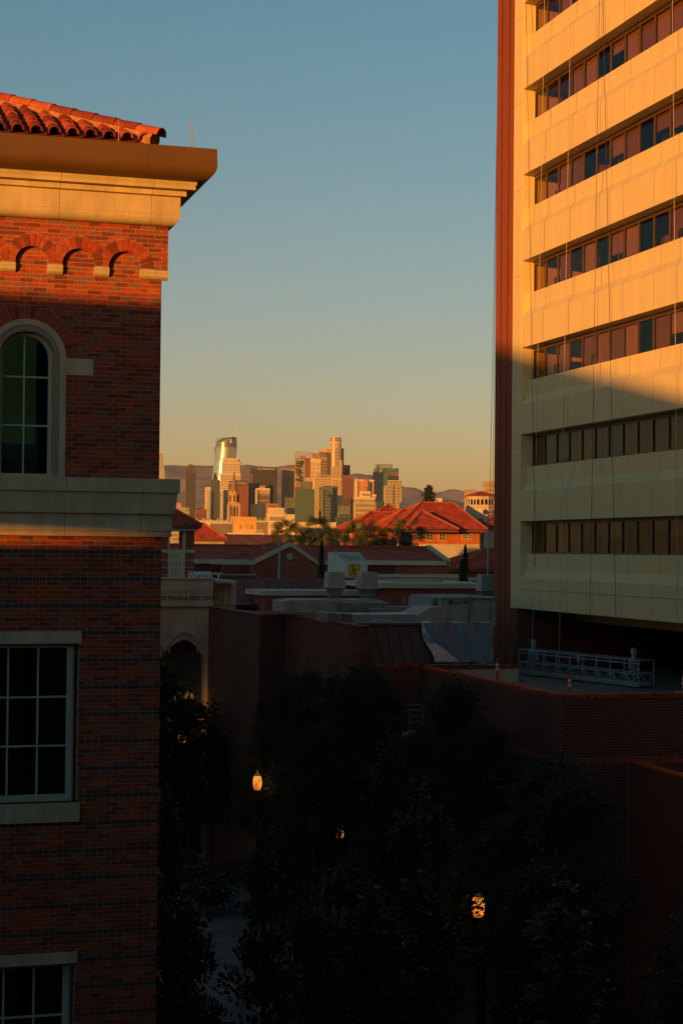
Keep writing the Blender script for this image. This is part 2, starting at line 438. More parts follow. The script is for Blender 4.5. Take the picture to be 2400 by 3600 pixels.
    mb.box(-40, -3.4, 0.0, .35, 0, z_fr_top + .5); mb.box(-.35, 0, .35, 22, z_ledge_top - .1, z_fr_top + .5)
    mb.build('wall', MORTAR, T)
    far = MB(); far.box(-40, -3.41, -.008, .0, 0, z_fr_top); far.box(.0, .008, 0.0, 22, z_ledge_top, z_fr_top); far.box(-40, .0, 21.6, 22, 0, z_fr_top + .4)
    far.build('wall', brickmat('brick_side', (.33, .075, .04), (.20, .05, .03), (.38, .28, .20), L, H, 'both'), T)
    # ---------------- stone window surround (arched)
    def ring(name, r0, r1, ya, yb, jz0, mats):
        m = MB(); n = 28
        for k in range(n):
            ta = math.pi * k / n; tb = math.pi * (k + 1) / n
            m.prism([(WX + r0 * math.cos(ta), WZ + r0 * math.sin(ta)), (WX + r1 * math.cos(ta), WZ + r1 * math.sin(ta)), (WX + r1 * math.cos(tb), WZ + r1 * math.sin(tb)), (WX + r0 * math.cos(tb), WZ + r0 * math.sin(tb))], ya, yb, 'y')
        for sg in (-1, 1):
            a, b = WX + sg * r0, WX + sg * r1
            m.box(min(a, b), max(a, b), ya, yb, jz0, WZ)
        return m.build(name, mats, sur)
    sb = MB(); sb.box(WX + RS, ib[1][0], -.012, .02, ib[1][1], ib[0][1]); sb.build('impost_stone', CREAM, T); sb = MB(); sb.box(WX - (ib[1][0] - WX), WX - RS, -.012, .02, ib[1][1], ib[0][1]); sb.build('impost_stone', CREAM, T)
    sb = MB(); sb.box(WX - RS, WX + RS, .02, .30, z_ledge_top - .01, z_ledge_top + .05)
    sur = sb.build('window_surround', CREAM, T)
    ring('surround_face', RS - .09, RS, -.016, .06, z_ledge_top, CREAM)
    ring('surround_moulding', RS - .135, RS - .088, .03, .14, z_ledge_top, CREAM)
    ring('surround_reveal', RS - .185, RS - .133, .08, .30, z_ledge_top, CREAM)
    ring('window_frame', RG - .005, RS - .18, .17, .34, z_ledge_top + .05, WHITEF)
    # window sash
    zb = FL.xz(100, 1665, .22)[1]
    win = MB(); win.box(WX - RG, WX + RG, .20, .25, zb - .06, zb, 0)
    Wn = win.build('arched_window', WHITEF, T)
    bars = MB(); bx = FL.xz(190 / 2.24, 1400, .2)[0]; bars.box(bx - .013, bx + .013, .195, .24, zb, WZ + RG)
    for py in (1325.5, 1496): 
        z = FL.xz(100, py, .2)[1]; bars.box(WX - RG, WX + RG, .197, .24, z - .014, z + .014)
    bars.build('glazing_bar', WHITEF, Wn)
    def pane(z0, z1, xa, xb, arch=False):
        m = MB()
        if arch:
            nn = 10; pts = [(xa, z0), (xb, z0)]
            for k in range(nn + 1):
                x = xb + (xa - xb) * k / nn; pts.append((x, WZ + math.sqrt(max(0, RG ** 2 - (x - WX) ** 2))))
            m.prism(pts, .215, .223, 'y')
        else: m.box(xa, xb, .215, .223, z0, z1)
        m.build('pane', GL, Wn)
    za, zb2 = FL.xz(100, 1496, .2)[1], FL.xz(100, 1325.5, .2)[1]
    for xa, xb in ((WX - RG, bx), (bx, WX + RG)):
        pane(zb, za, xa, xb); pane(za, zb2, xa, xb); pane(zb2, 0, xa, xb, True)
    bl = MB(); zt = FL.xz(90, 1463, .45)[1]
    bl.box(WX - RG, bx - .02, .45, .47, zb - .05, zt); bl.box(bx + .02, WX + RG - .12, .45, .47, zb - .05, zt)
    bl.build('roller_blind', mat('blind_teal', (.20, .30, .27), .9, .05, 2), Wn)
    # ---------------- lower wall : frame offset DLO
    yL = -DLO
    w1 = [FL.xz(259, 2267, yL), FL.xz(259, 2819, yL)]
    xr1 = FL.xz(276, 2500, yL)[0]
    lint = [FL.xz(288, 2219, yL - .02), FL.xz(288, 2262, yL - .02)]; sill = [FL.xz(282, 2821, yL - .05), FL.xz(282, 2888, yL - .05)]
    lint2 = [FL.xz(273, 3345, yL - .02), FL.xz(273, 3385, yL - .02)]
    zl0, zl1 = lint[1][1], lint[0][1]; zs0, zs1 = sill[1][1], sill[0][1]; zk0, zk1 = lint2[1][1], lint2[0][1]
    zrefL = FL.xz(300, 1940, yL)[1] - H / 2
    hr = lambda k: k % 6 == 0
    xl = lint[0][0]; xs1 = sill[0][0]; xk = lint2[0][0]
    holesL = [hole_rect(-9, xl + .005, zl0, zl1), hole_rect(-9, xr1, zs1, zl0), hole_rect(-9, xs1 + .005, zs0, zs1), hole_rect(-9, xk + .005, zk0, zk1), hole_rect(-9, FL.xz(262, 3500, yL)[0], zk0 - 2.3, zk0)]
    low = courses(-3.15, DLO, 8.0, z_ledge_bot + .03, L, H, J, holesL, rng, hr, zrefL)
    brick_objects(T, [p for p in low], yL - .006, yL + .04, BR, 0)
    mb = MB()
    D = .38; yA, yB = yL - .002, yL + D
    xo = xr1; x2 = FL.xz(262, 3500, yL)[0]
    mb.box(-3.4, DLO - .001, yA, yB, zl0 - .001, z_ledge_bot + .05)
    mb.box(xo, DLO - .001, yA, yB, zs1, zl0); mb.box(-3.4, DLO - .001, yA, yB, zk0, zs1); mb.box(x2, DLO - .001, yA, yB, zk0 - 2.3, zk0); mb.box(-3.4, DLO - .001, yA, yB, 0, zk0 - 2.3)
    mb.box(-.35, DLO - .001, yB, 22, 0, z_ledge_bot + .05)
    mb.build('wall', MORTAR, T)
    def stone(name, xa, xb, ya, yb, z0, z1, cuts):
        e = [xa] + cuts + [xb]
        for a, b in zip(e[:-1], e[1:]):
            m = MB(); m.box(a + .0025, b - .0025, ya, yb, z0, z1); m.build(name, CREAM, T)
    cl = [FL.xz(x / 2.24, 2240, yL)[0] for x in (37, 355)]
    stone('lintel_stone', -3.3, xl, yL - .022, yL + .2, zl0, zl1, cl)
    stone('sill_stone', -3.3, xs1, yL - .055, yL + .2, zs0, zs1, [FL.xz(x / 2.24, 2850, yL)[0] for x in (20, 340)])
    stone('lintel_stone', -3.3, xk, yL - .022, yL + .2, zk0, zk1, [FL.xz(145, 3360, yL)[0]])
    def sash(z0, z1, xR, fx, vx, hy, name='window'):
        """xR: outer right of frame ; fx: right glass edge"""
        yF2 = yL + .16
        xL = -3.3
        m = MB(); m.box(fx, xR, yF2, yF2 + .12, z0, z1); m.box(xL, fx, yF2, yF2 + .12, z1 - .075, z1); m.box(xL, fx, yF2, yF2 + .12, z0, z0 + .10)
        Wd = m.build(name, WHITEF, T)
        m = MB(); m.box(fx + .03, xR - .03, yF2 - .03, yF2, z0, z1); m.build('window_frame', WHITEF, Wd)
        b = MB()
        for v in vx: b.box(v - .014, v + .014, yF2 + .02, yF2 + .07, z0 + .1, z1 - .075)
        for h in hy: b.box(xL, fx, yF2 + .022, yF2 + .07, h - .014, h + .014)
        b.build('glazing_bar', WHITEF, Wd)
        ex = [xL] + sorted(vx) + [fx]; ez = [z0 + .1] + sorted(hy) + [z1 - .075]
        for a, b_ in zip(ex[:-1], ex[1:]):
            for c, d in zip(ez[:-1], ez[1:]):
                m = MB(); m.box(a, b_, yF2 + .05, yF2 + .056, c, d); m.build('pane', GL, Wd)
    yq = yL + .18
    gx = lambda px, py=2500: FL.xz(px, py, yq)[0]
    gz = lambda py, px=130: FL.xz(px, py, yq)[1]
    sash(zs1, zl0, gx(259), gx(234), [gx(133), gx(28), gx(-75)], [gz(2623), gz(2451)])
    sash(zk0 - 2.3, zk0, gx(247, 3500), gx(220, 3500), [gx(119, 3500), gx(13, 3500)], [gz(3573), gz(3745)])
    # dark rooms behind the windows
    m = MB(); 
    m.box(-12, -.4, 3.6, 3.7, 2, z_fr_top); m.box(-12, -.4, .4, 3.6, ZW0 - .15, ZW0 - .05); m.box(-.42, -.38, .4, 3.6, 2, z_fr_top)
    m.build('interior', mat('interior_paint', (.10, .12, .11), .9, .1, 1), T)
    # ---------------- ledge (cast stone band) and cornice: profiles swept round the corner
    def sweep(name, prof, m_, cuts=(), far_=22, xl_=-40, gap=.003):
        """prof: list of (d,z) closed ; cuts: x positions of joints on the front"""
        e = [xl_] + sorted(cuts) + [None]
        for a, b in zip(e[:-1], e[1:]):
            mb = MB(); n = len(prof)
            rows = []
            rows.append([(a + gap, -d, z) for d, z in prof])
            if b is None:
                rows.append([(d, -d, z) for d, z in prof]); rows.append([(d, far_, z) for d, z in prof])
            else: rows.append([(b - gap, -d, z) for d, z in prof])
            for r in range(len(rows) - 1):
                for i in range(n):
                    j = (i + 1) % n; mb.quad(rows[r][i], rows[r][j], rows[r + 1][j], rows[r + 1][i])
            mb.face(rows[0][::-1]); mb.face(rows[-1])
            mb.build(name, m_, T)
    jx = [FL.xz(x / 2.24, 1760, -.3)[0] for x in (525, 1125)]
    a = [cd(634, 1685), cd(634, 1733)]; b = [cd(625, 1736), cd(616, 1808)]; c = [cd(603, 1812), cd(604, 1850)]; d = cd(607, 1868); e = cd(605, 1877); f = cd(602, 1888)
    IN = -.02
    sweep('ledge_stone', [(IN, a[0][1] - .002), a[0], a[1], (IN, a[1][1])], CREAM, jx)
    sweep('ledge_stone', [(IN, a[1][1] - .002), (b[0][0], a[1][1] - .002), b[0], b[1], (IN, b[1][1])], CREAM, jx)
    jx2 = [FL.xz(x / 2.24, 1850, -.25)[0] for x in (515, 1118)]
    sweep('ledge_stone', [(IN, b[1][1] - .002), (c[0][0], b[1][1] - .002), c[1], (c[1][0] + .01, c[1][1] - .012), (d[0] + .005, d[1] + .01), d, (e[0] - .02, e[1] + .01), (e[0] + .005, e[1]), f, (IN, f[1])], CREAM, jx2)
    # cornice
    jc = [FL.xz(x / 1.96, 700, -.3)[0] for x in (415, 1050)]
    h = [cd(633, 762), cd(592, 798)]; g = [cd(635, 694), cd(635, 758)]; s1 = [cd(656, 662), cd(656, 692)]; s2 = [cd(694, 641), cd(694, 656)]
    hr_ = []
    for k in range(7):
        t = math.pi / 2 * k / 6; hr_.append((h[1][0] + (h[0][0] - h[1][0]) * math.cos(t), h[0][1] - (h[0][1] - h[1][1]) * math.sin(t)))
    sweep('cornice_moulding', [(IN, h[0][1] + .02), (h[0][0], h[0][1] + .02)] + hr_ + [(IN, h[1][1])], CREAM, jc)
    sweep('cornice_fascia', [(IN, g[0][1]), (g[0][0], g[0][1]), (g[1][0], g[1][1] + .004), (IN, g[1][1] + .004)], CREAM, jc)
    sweep('cornice_step', [(IN, s1[0][1]), s1[0], (s1[1][0], s1[1][1] + .004), (IN, s1[1][1] + .004)], CREAM, jc)
    sweep('cornice_step', [(IN, s2[0][1] + .05), (s2[0][0] - .06, s2[0][1] + .05), s2[0], (s2[0][0], s2[0][1] - .02), (s2[1][0] - .02, s2[1][1]), (s2[1][0] - .02, s2[1][1] - .05), (IN, s2[1][1] - .05)], CREAM, jc)
    gt = cd(764, 524); gm = cd(765, 583); gb = cd(735, 628); gi = cd(700, 640)
    prof = [(-.3, gt[1] - .06), (gt[0] - .04, gt[1] - .03), (gt[0] - .035, gt[1]), gt]
    for k in range(9):
        t = math.pi / 2 * k / 8; prof.append((gi[0] + (gm[0] - gi[0]) * math.cos(t), gm[1] - (gm[1] - gi[1]) * math.sin(t)))
    prof.append((-.3, gi[1]))
    sweep('gutter', prof, BRONZE, [FL.xz(1030 / 1.96, 550, -.7)[0]], gap=.0015)
    # ---------------- hip roof with barrel tiles
    q = cd(547, 492); ex = q[0] + .0; 
    RX, RY, RZ = FL.xz(545, 495, -.05)[0], -.05, FL.xz(545, 495, -.05)[1] - .03
    SL = .42; HALF = 19.0; CU, LW = .272, 22
    def zroof(y): return RZ + (y - RY) * SL
    mb = MB()      # solid deck
    A = (RX, RY, RZ - .02); B = (-46, RY, RZ - .02); ap = (RX - HALF, RY + HALF, RZ + HALF * SL - .02); ap2 = (-46, RY + HALF, RZ + HALF * SL - .02); Cc = (RX, RY + 2 * HALF, RZ - .02); Dd = (-46, RY + 2 * HALF, RZ - .02)
    mb.face([B, A, ap, ap2]); mb.face([A, Cc, ap]); mb.face([Cc, Dd, ap2, ap]); mb.face([A, B, Dd, Cc])
    mb.build('roof', TILE[1], T)
    # a barrel tile, mouth towards the eave: local x across, y up the slope
    def barrel(r, l, mats_, up=True, n=8):
        m = MB(); th = .018
        for k in range(n):
            t0 = math.pi * k / n; t1 = math.pi * (k + 1) / n
            for rr, zz in ((r, 0),):
                c0_, s0_ = math.cos(t0), math.sin(t0); c1_, s1_ = math.cos(t1), math.sin(t1)
                o0, o1 = (r, r * .84); i0, i1 = r - th, r * .84 - th
                m.quad((o0 * c0_, 0, o0 * s0_), (o0 * c1_, 0, o0 * s1_), (o1 * c1_, l, o1 * s1_), (o1 * c0_, l, o1 * s0_))
                m.quad((i0 * c1_, 0, i0 * s1_), (i0 * c0_, 0, i0 * s0_), (i1 * c0_, l, i1 * s0_), (i1 * c1_, l, i1 * s1_))
                m.quad((o0 * c1_, 0, o0 * s1_), (o0 * c0_, 0, o0 * s0_), (i0 * c0_, 0, i0 * s0_), (i0 * c1_, 0, i0 * s1_))
        me = bpy.data.meshes.new('roof_tile'); me.from_pydata(m.v, [], m.f); me.materials.append(mats_)
        me.polygons.foreach_set('use_smooth', [i % 3 < 2 for i in range(len(m.f))]); return me
    tiles = [barrel(.098, .42, t) for t in TILE]
    sl = math.atan(SL); EXPO = .36
    rg = random.Random(5)
    for i in range(0, 14):
        x = RX - .16 - i * CU
        n = int((RX - x) / math.cos(0) / (EXPO * math.cos(sl))) + 1
        for j in range(n):
            yy = RY - .02 + j * EXPO * math.cos(sl)
            if (yy - RY) + .1 > (RX - x): break
            o = bpy.data.objects.new('roof_tile', rg.choice(tiles)); COL.objects.link(o); o.parent = T
            o.location = (x + rg.uniform(-.006, .006), yy, zroof(yy) + .045 + rg.uniform(0, .006)); o.rotation_euler = (sl - .03, 0, rg.uniform(-.02, .02))
    # pan tiles between the covers (laid hollow up), joined
    mb = MB()
    for i in range(-1, 14):
        x = RX - .16 - (i + .5) * CU; ymax = RX - x
        if ymax < .1: continue
        for k in range(6):
            t0 = math.pi + math.pi * k / 6; t1 = math.pi + math.pi * (k + 1) / 6; r = .10
            y_a, y_b = RY + .02, RY + ymax
            mb.quad((x + r * math.cos(t0), y_a, zroof(y_a) + .09 + r * .9 * math.sin(t0)), (x + r * math.cos(t1), y_a, zroof(y_a) + .09 + r * .9 * math.sin(t1)),
                    (x + r * math.cos(t1), y_b, zroof(y_b) + .09 + r * .9 * math.sin(t1)), (x + r * math.cos(t0), y_b, zroof(y_b) + .09 + r * .9 * math.sin(t0)))
    mb.build('pan_tile', TILE[1], T, kind='stuff')
    # mortar under the hip, then hip caps
    mb = MB(); hipd = Vector((-1, 1, SL)).normalized()
    p0 = Vector((RX, RY, RZ + .10)); 
    for k in range(16):
        p = p0 + hipd * (.5 * k); q2 = p0 + hipd * (.5 * (k + 1))
        mb.cyl(p - Vector((0, 0, .06)), q2 - Vector((0, 0, .06)), .13, .13, 8)
    mb.build('hip_mortar', mat('hip_mortar', (.50, .22, .10), .95, .2, 8), T)
    cap = [barrel(.13, .52, t) for t in TILE]
    for k in range(16):
        p = p0 + hipd * (-.12 + .43 * k)
        o = bpy.data.objects.new('hip_tile', rg.choice(cap)); COL.objects.link(o); o.parent = T
        yv = hipd; xv = Vector((1, 1, 0)).normalized(); zv = xv.cross(yv).normalized()
        if zv.z < 0: xv = -xv; zv = xv.cross(yv)
        o.matrix_local = Matrix.Translation(p + Vector((0, 0, .02))) @ Matrix((xv, yv, zv)).transposed().to_4x4()
    for px0, py0, px1, py1, r, yy in ((418, 512, 418, 411, .009, -.6), (680, 520, 671, 417, .014, -.55)):
        x0, z0 = FL.xz(px0, py0, yy); x1, z1 = FL.xz(px1, py1, yy)
        m = MB(); m.cyl((x0, yy, z0 - .1), (x1, yy, z1), r, r * .5, 6)
        m.build('lightning_rod', mat('copper_rod', (.55, .33, .22), .35, .05, 3, metal=.8), T)
    return T
left_building()
# ================================================================== the office tower at the right
TWO = P(1797, 1945, 79.0)
TW = Frame(TWO)
def tower():
    T = thing('office_tower', 'tall office tower with cream concrete bands, ribbon windows and a brick end pier', 'building', TW)
    CONC = mat('painted_concrete', (.78, .59, .29), .75, .035, 1.6, bump=.08, bscale=25, stretch=(1, 1, .14))
    JNT = mat('panel_joint', (.30, .22, .14), .9, 0)
    yz = lambda px, py, x=0.0: TW.yz(px, py, x)
    yE = yz(1743, 900)[0]; yP = 0.0; yJ = yz(1836, 700)[0]
    NEAR = -24.0
    sof = [-284, 16, 316, 616, 917.5, 1222, 1526, 1832]       # underside of each band at px ~1836
    DW, DU = .60, .30
    # heights
    zs = [yz(1836, p)[1] for p in sof]
    # extrapolate upward
    stp = zs[2] - zs[3]
    while zs[0] < 46: zs.insert(0, zs[0] + stp)
    zbot = yz(1785, 2135)[1]
    ztop = zs[0] + 2.6
    wtop = .0; hw = stp - 2.43 - .0                             # window height
    hw = yz(1876, 319, DW)[1] - yz(1876, 431, DW)[1]
    # brick end pier with real courses on the seen faces
    pier = MB(); pier.box(-.0, 9, yP + .03, yE, 8, ztop)
    PBR = mat('brick_pier', (.36, .07, .025), .85, .08, 5); 
    pier.build('brick_pier', mat('pier_mortar', (.36, .20, .13), .95, .1, 3), T)
    mb = MB(); H = .0762 * 1.05; z = 8.0; k = 0; rg = random.Random(2)
    while z < ztop:
        off = (k % 2) * .115; y = yP + .03 - off
        while y < yE:
            a = max(y, yP + .03); b = min(y + .22, yE)
            if b - a > .03: mb.quad((-.012, b, z), (-.012, a, z), (-.012, a, z + H - .014), (-.012, b, z + H - .014), rg.choice((0, 0, 1))); mb.quad((-.012, b, z + H - .014), (-.012, a, z + H - .014), (0, a, z + H - .014), (0, b, z + H - .014), 0)
            y += .23
        z += H; k += 1
    mb.build('brick', [PBR, mat('brick_pier_dark', (.30, .058, .022), .85, .08, 5)], T, kind='stuff')
    # cream pier + jamb
    m = MB(); m.box(-.02, .6, yJ + .03, yP + .03, zbot, ztop)
    m.prism([(-.02, yJ + .03), (.0, yJ), (.60, yJ), (.6, yJ + .03)], zbot, ztop, 'z'); m.build('corner_pier', CONC, T)
    # joints of the pier at each floor
    m = MB()
    for z in zs: m.box(-.024, -.018, yJ + .03, yP + .03, z - .62, z - .608)
    m.build('pier_joint', JNT, T)
    WN = 1.335; wy0 = yJ                       # window module
    GLT = glassmat('tower_glass', (.84, .72, .60), (.28, .44, .48), 1.42, 0.0, .0)
    FRM = mat('bronze_frame', (.10, .055, .035), .4, .1, 3, spec=.5)
    BL = [mat('blind_tan', (.44, .29, .13), .9, .06, 1), mat('blind_light', (.52, .38, .19), .9, .05, 1), mat('blind_brown', (.32, .20, .09), .9, .05, 1)]
    rg = random.Random(11)
    nW = int((wy0 - NEAR) / WN)
    shaft = MB()
    for fi, z in enumerate(zs):
        last = fi == len(zs) - 1
        z0w = z - hw                           # window sill
        znext = zs[fi + 1] if not last else zbot
        # the band below this window row
        zl = znext
        su = z0w - .74; sl2 = su - .38
        prof = [(DU, z0w), (DU, su), (0.0, sl2), (0.0, zl), (DW + .12, zl), (DW + .12, z0w)]
        if fi == 0:
            top = MB(); top.box(0, DW + .1, NEAR, yJ, z, ztop); top.build('parapet', CONC, T)
        mb = MB()
        mb.prism([(p[0], p[1]) for p in prof], NEAR, yJ, 'y')
        mb.build('spandrel', CONC, T)
        # panel joints every two windows
        jm = MB(); g = .009; e = .0035
        for k in range(1, nW // 2 + 1):
            y = wy0 - k * 2 * WN + .12
            jm.box(DU - e, DU + .01, y - g, y + g, su, z0w - .01)
            jm.quad((DU - e, y - g, su), (DU - e, y + g, su), (-e, y + g, sl2), (-e, y - g, sl2))
            jm.box(-e, .01, y - g, y + g, zl + .01, sl2)
        if last: jm.box(-e, .01, NEAR, yJ + .5, sl2 - .52, sl2 - .495)
        jm.build('panel_joint', JNT, T)
        if z > 44 and fi > 0 and z - 4 > 40: pass
        # window row
        fm = MB(); fm.box(DW - .02, DW + .06, NEAR, wy0, z0w, z0w + .07); fm.box(DW - .02, DW + .06, NEAR, wy0, z - .16, z)
        fm.box(DW - .02, DW + .06, wy0 - .05, wy0, z0w, z)
        vis_ = 1.8 < fi
        R = fm.build('ribbon_window', FRM, T)
        for k in range(nW):
            ya = wy0 - .05 - k * WN; yb = ya - WN
            inview = k < 13 and z < 43
            pm = MB(); pm.box(DW + .012, DW + .022, yb + .03, ya - .03, z0w + .07, z - .16)
            mm = MB(); mm.box(DW - .035, DW + .06, yb - .032, yb + .032, z0w + .07, z - .16)
            if inview:
                pm.build('pane', GLT, R); mm.build('mullion', FRM, R)
            else: pm.build('pane', GLT, R, kind=None) if k < 15 else None
            # blinds
            r = rg.random(); 
            if fi >= len(zs) - 2: r *= .9
            if r < .45: hb = 1.0
            elif r < .75: hb = rg.uniform(.35, .95)
            elif r < .85: hb = .12
            else: hb = 0
            if k < 2: hb = 0 if fi < len(zs) - 2 else 1
            if fi == len(zs) - 2: hb = 1.0 if rg.random() < .9 else .85
            if last and k > 3: hb = rg.choice((0, 0, .45, .5, .3))
            if inview and hb > 0:
                zt = z - .16; bm = MB(); bm.box(DW + .10, DW + .11, yb + .05, ya - .02, zt - (zt - z0w - .07) * hb, zt); bm.build('blind', rg.choice(BL), R)
            elif inview:
                # furniture seen through the clear panes
                bm = MB(); h1 = rg.uniform(.3, .7); bm.box(DW + .8, DW + 1.5, yb + .1, ya - .5, z0w - .3, z0w + h1)
                bm.box(DW + .82, DW + .9, yb + .5, yb + 1.0, z0w + .3, z0w + .75); bm.build('desk', BL[2], R)
        rm = MB(); rm.box(DW + 3.4, DW + 3.5, NEAR, wy0 + .5, z0w - .2, z + .05, 0); rm.box(DW + .15, DW + 3.4, NEAR, wy0 + .5, z + .02, z + .08, 1); rm.box(DW + .15, DW + 3.4, NEAR, wy0 + .5, z0w - .5, z0w - .4, 0)
        rm.box(DW + .12, DW + 3.4, wy0 + .35, wy0 + .45, z0w - .4, z, 0)
        for q in range(1, 5): rm.box(DW + .7, DW + 3.4, wy0 - q * 4.1 - .05, wy0 - q * 4.1 + .05, z0w - .4, z, 0)
        rm.build('room', [mat('office_wall', (.33, .19, .10), .9, .1, .6), mat('office_ceiling', (.30, .22, .15), .9, .05, 1)], R)
    # body behind, roof, soffit
    m = MB(); m.box(DW + 3.5, 22, NEAR, yE - .01, zbot + 1, ztop - .4); m.box(.0, 22, NEAR - .3, NEAR, zbot, ztop); m.box(.6, DW + 3.6, yJ + .03, yE - .02, zbot, ztop)
    m.build('body', CONC, T)
    m = MB(); m.box(DW + .12, 22, NEAR, yJ, zbot + .02, zbot + .3); m.build('soffit', CONC, T)
    # underpass: beam, brick return wall, dark depth, columns
    zd = DECK
    yb_ = yz(1876, 2250, .4)[0]
    yr = yz(1873, 2250, 1.0)[0]
    m = MB(); m.box(.02, 6.5, yr, yJ + .35, zd, zbot); m.build('base_wall', brickmat('tower_brick_base', (.30, .07, .04), (.21, .05, .03), (.33, .22, .16), .22, .08, 'both'), T)
    z1 = yz(1900, 2180, 2.5)[1]; z2 = yz(1900, 2197, 2.5)[1]
    m = MB(); m.box(2.5, 2.9, NEAR, yr, zbot - .55, zbot + .02); m.build('beam', mat('beam_cream', (.45, .33, .2), .9, .05, 1), T)
    m = MB(); m.box(6.5, 6.7, NEAR, yr, zd, zbot); m.build('shade_sheet', BLACK, T)  # black sheet stands in for the deep shade under the tower
    m = MB()
    for y in (-16.0,): m.box(5.5, 6.1, y, y + .6, zd, zbot)
    m.build('column', CONC, T)
    m = MB(); m.box(.6, 22, yr + .1, yE - .02, 0, zd); m.build('foundation', BFAR, T)
    return T
DECK = 10.75
tower()
def ropes():
    rm = mat('rope_grey', (.50, .42, .34), .8, .1, 5); rd = mat('rope_dark', (.06, .05, .05), .8, .1, 5)
    lst = [((1913, 0), (1870, 2262), -.35, rm, 'pale rope hanging down the tower to the left motor of the work platform', DECK + .9),
           ((2005, 0), (1964, 2290), -.30, rm, 'pale rope hanging down the tower to the rail of the work platform', DECK + .5),
           ((2105, 0), (2072, 2180), -.25, rd, 'black rope hanging straight down the tower front over the middle panes', None),
           ((2118, 0), (2163, 2170), -.15, rd, 'thin slanting rope on the tower just beside the black rope', None),
           ((2362, 0), (2380, 2185), -.2, rm, 'faint rope at the near end of the tower front', None),
           ((1848, 0), (1880, 1990), -.1, rd, 'thin dark rope against the first panes beside the corner pier', None)]
    for (a, b, x, m_, lb, zend) in lst:
        ya, za = TW.yz(*a, x); yb, zb = TW.yz(*b, x)
        # extend up to the roof edge
        t = (48 - za) / (za - zb); ya2 = ya + (ya - yb) * t; 
        if zend: zb = zend
        mb = MB(); mb.cyl((x, ya2, 48), (x, yb, zb), .011, .011, 5)
        o = mb.build('rope', m_); o.location = TW.O; o.rotation_euler.z = TW.a
        tag(o, lb, 'rope', 'ropes hanging down the office tower')
    for (a, b, lb) in (((1765, 0), (1752, 2330), 'rope lying down the middle of the brick end pier'), ((1792, 0), (1770, 2330), 'rope down the brick end pier close to the cream corner')):
        ya, za = TW.yz(*a, -.06); yb, zb = TW.yz(*b, -.06)
        mb = MB(); mb.cyl((-.06, ya + (ya - yb) * (48 - za) / (za - zb), 48), (-.06, yb, DECK + .05), .014, .014, 5)
        o = mb.build('rope', rd); o.location = TW.O; o.rotation_euler.z = TW.a
        tag(o, lb, 'rope', 'ropes hanging down the office tower')
    for (a, b, lb) in (((1741, 700), (1719, 1850), 'black rope hanging clear of the tower against the sky, outer one'), ((1743, 700), (1730, 1850), 'black rope hanging clear of the tower against the sky, next to the brick')):
        p0 = P(*a, 82); p1 = P(*b, 82); d = (p0 - p1); p0 = p0 + d * ((50 - p0.z) / d.z); p1 = p1 - d * ((p1.z - 8) / d.z)
        mb = MB(); mb.cyl(p0, p1, .011, .011, 5); o = mb.build('rope', rd); tag(o, lb, 'rope', 'ropes hanging down the office tower')
ropes()
# ================================================================== brick terrace below the tower
TE = Frame((7.1, 55.0, 0))
ZT = 16 - 4.57
def terrace():
    T = thing('brick_terrace', 'low brick terrace building with parapet wall standing in front of the tower', 'building', TE)
    rng = random.Random(9); L, H, J = .272, .0905, .013
    yF = TE.loc(Vector((3.34, 68.0, 0))).y
    XR = 22.0
    ZB = 0.0
    # front wall (faces the viewer)
    zsol = TE.xz(2000, 2678, 0)[1]
    polys = courses(0, 5.6, 0, ZT - .14, L, H, J, [hole_rect(-1, 9, zsol - .10, zsol + .10)], rng, zref=ZT - .14)
    full = [p for p in polys if p[2]]; full.sort(key=lambda p: -p[0][0][1])
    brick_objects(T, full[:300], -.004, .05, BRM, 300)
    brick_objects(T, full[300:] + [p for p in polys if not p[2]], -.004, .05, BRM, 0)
    # soldier courses : coping and mid band
    mb = MB()
    x = 0.0
    while x < 5.6:
        mb.box(x + .006, x + .085, -.03, .34, ZT - .135, ZT + .0, rng.choice((0, 1, 3))); mb.box(x + .006, x + .085, -.014, .05, zsol - .095, zsol + .095, rng.choice((0, 1, 2))); x += .0915
    y = .12
    while y < yF:
        mb.box(-.03, .34, y + .006, y + .085, ZT - .135, ZT, rng.choice((0, 1, 3))); mb.box(-.014, .05, y + .006, y + .085, zsol - .095, zsol + .095, rng.choice((0, 1, 2))); y += .0915
    mb.build('coping_brick', BR, T, kind='stuff')
    # side wall (faces left)
    mb = MB(); k = 0; z = 0.02
    while z < ZT - .15:
        if abs(z + H / 2 - zsol) > .095:
            y = 0.0 - (k % 2) * L / 2
            while y < yF:
                a, b = max(y + J / 2, .0), min(y + L - J / 2, yF)
                if b - a > .03:
                    r = rng.random(); mi = 0 if r < .42 else 1 if r < .75 else 2 if r < .92 else 3
                    mb.quad((-.008, b, z + J / 2), (-.008, a, z + J / 2), (-.008, a, z + H - J / 2), (-.008, b, z + H - J / 2), mi)
                y += L
        z += H; k += 1
    mb.build('brick', BRM, T, kind='stuff')
    m = MB(); m.box(-.003, .30, 0, yF, 0, ZT - .136); m.box(.30, XR, 0, .30, 0, ZT - .136); m.box(XR - .3, XR, .3, yF, 0, ZT - .1)
    m.build('wall', MORTM, T)
    m = MB(); m.box(.30, XR - .3, .30, 34, DECK - .3, DECK); m.build('deck', mat('deck_concrete', (.16, .14, .12), .95, .2, .5), T)
    # far parapet with cream inner face
    XP = TE.xz(1822, 2360, yF)[0]
    m = MB(); a = yF; m.box(.3, XP, a, a + .3, DECK, ZT - .12); m.build('parapet', mat('cream_stucco', (.50, .44, .30), .9, .06, 1), T)
    m = MB(); x = 0
    while x < XP: m.box(x + .006, x + .085, a - .03, a + .34, ZT - .12, ZT + .02, rng.choice((0, 1, 3))); x += .0915
    m.build('coping_brick', BR, T, kind='stuff')
    return yF
YF = terrace()
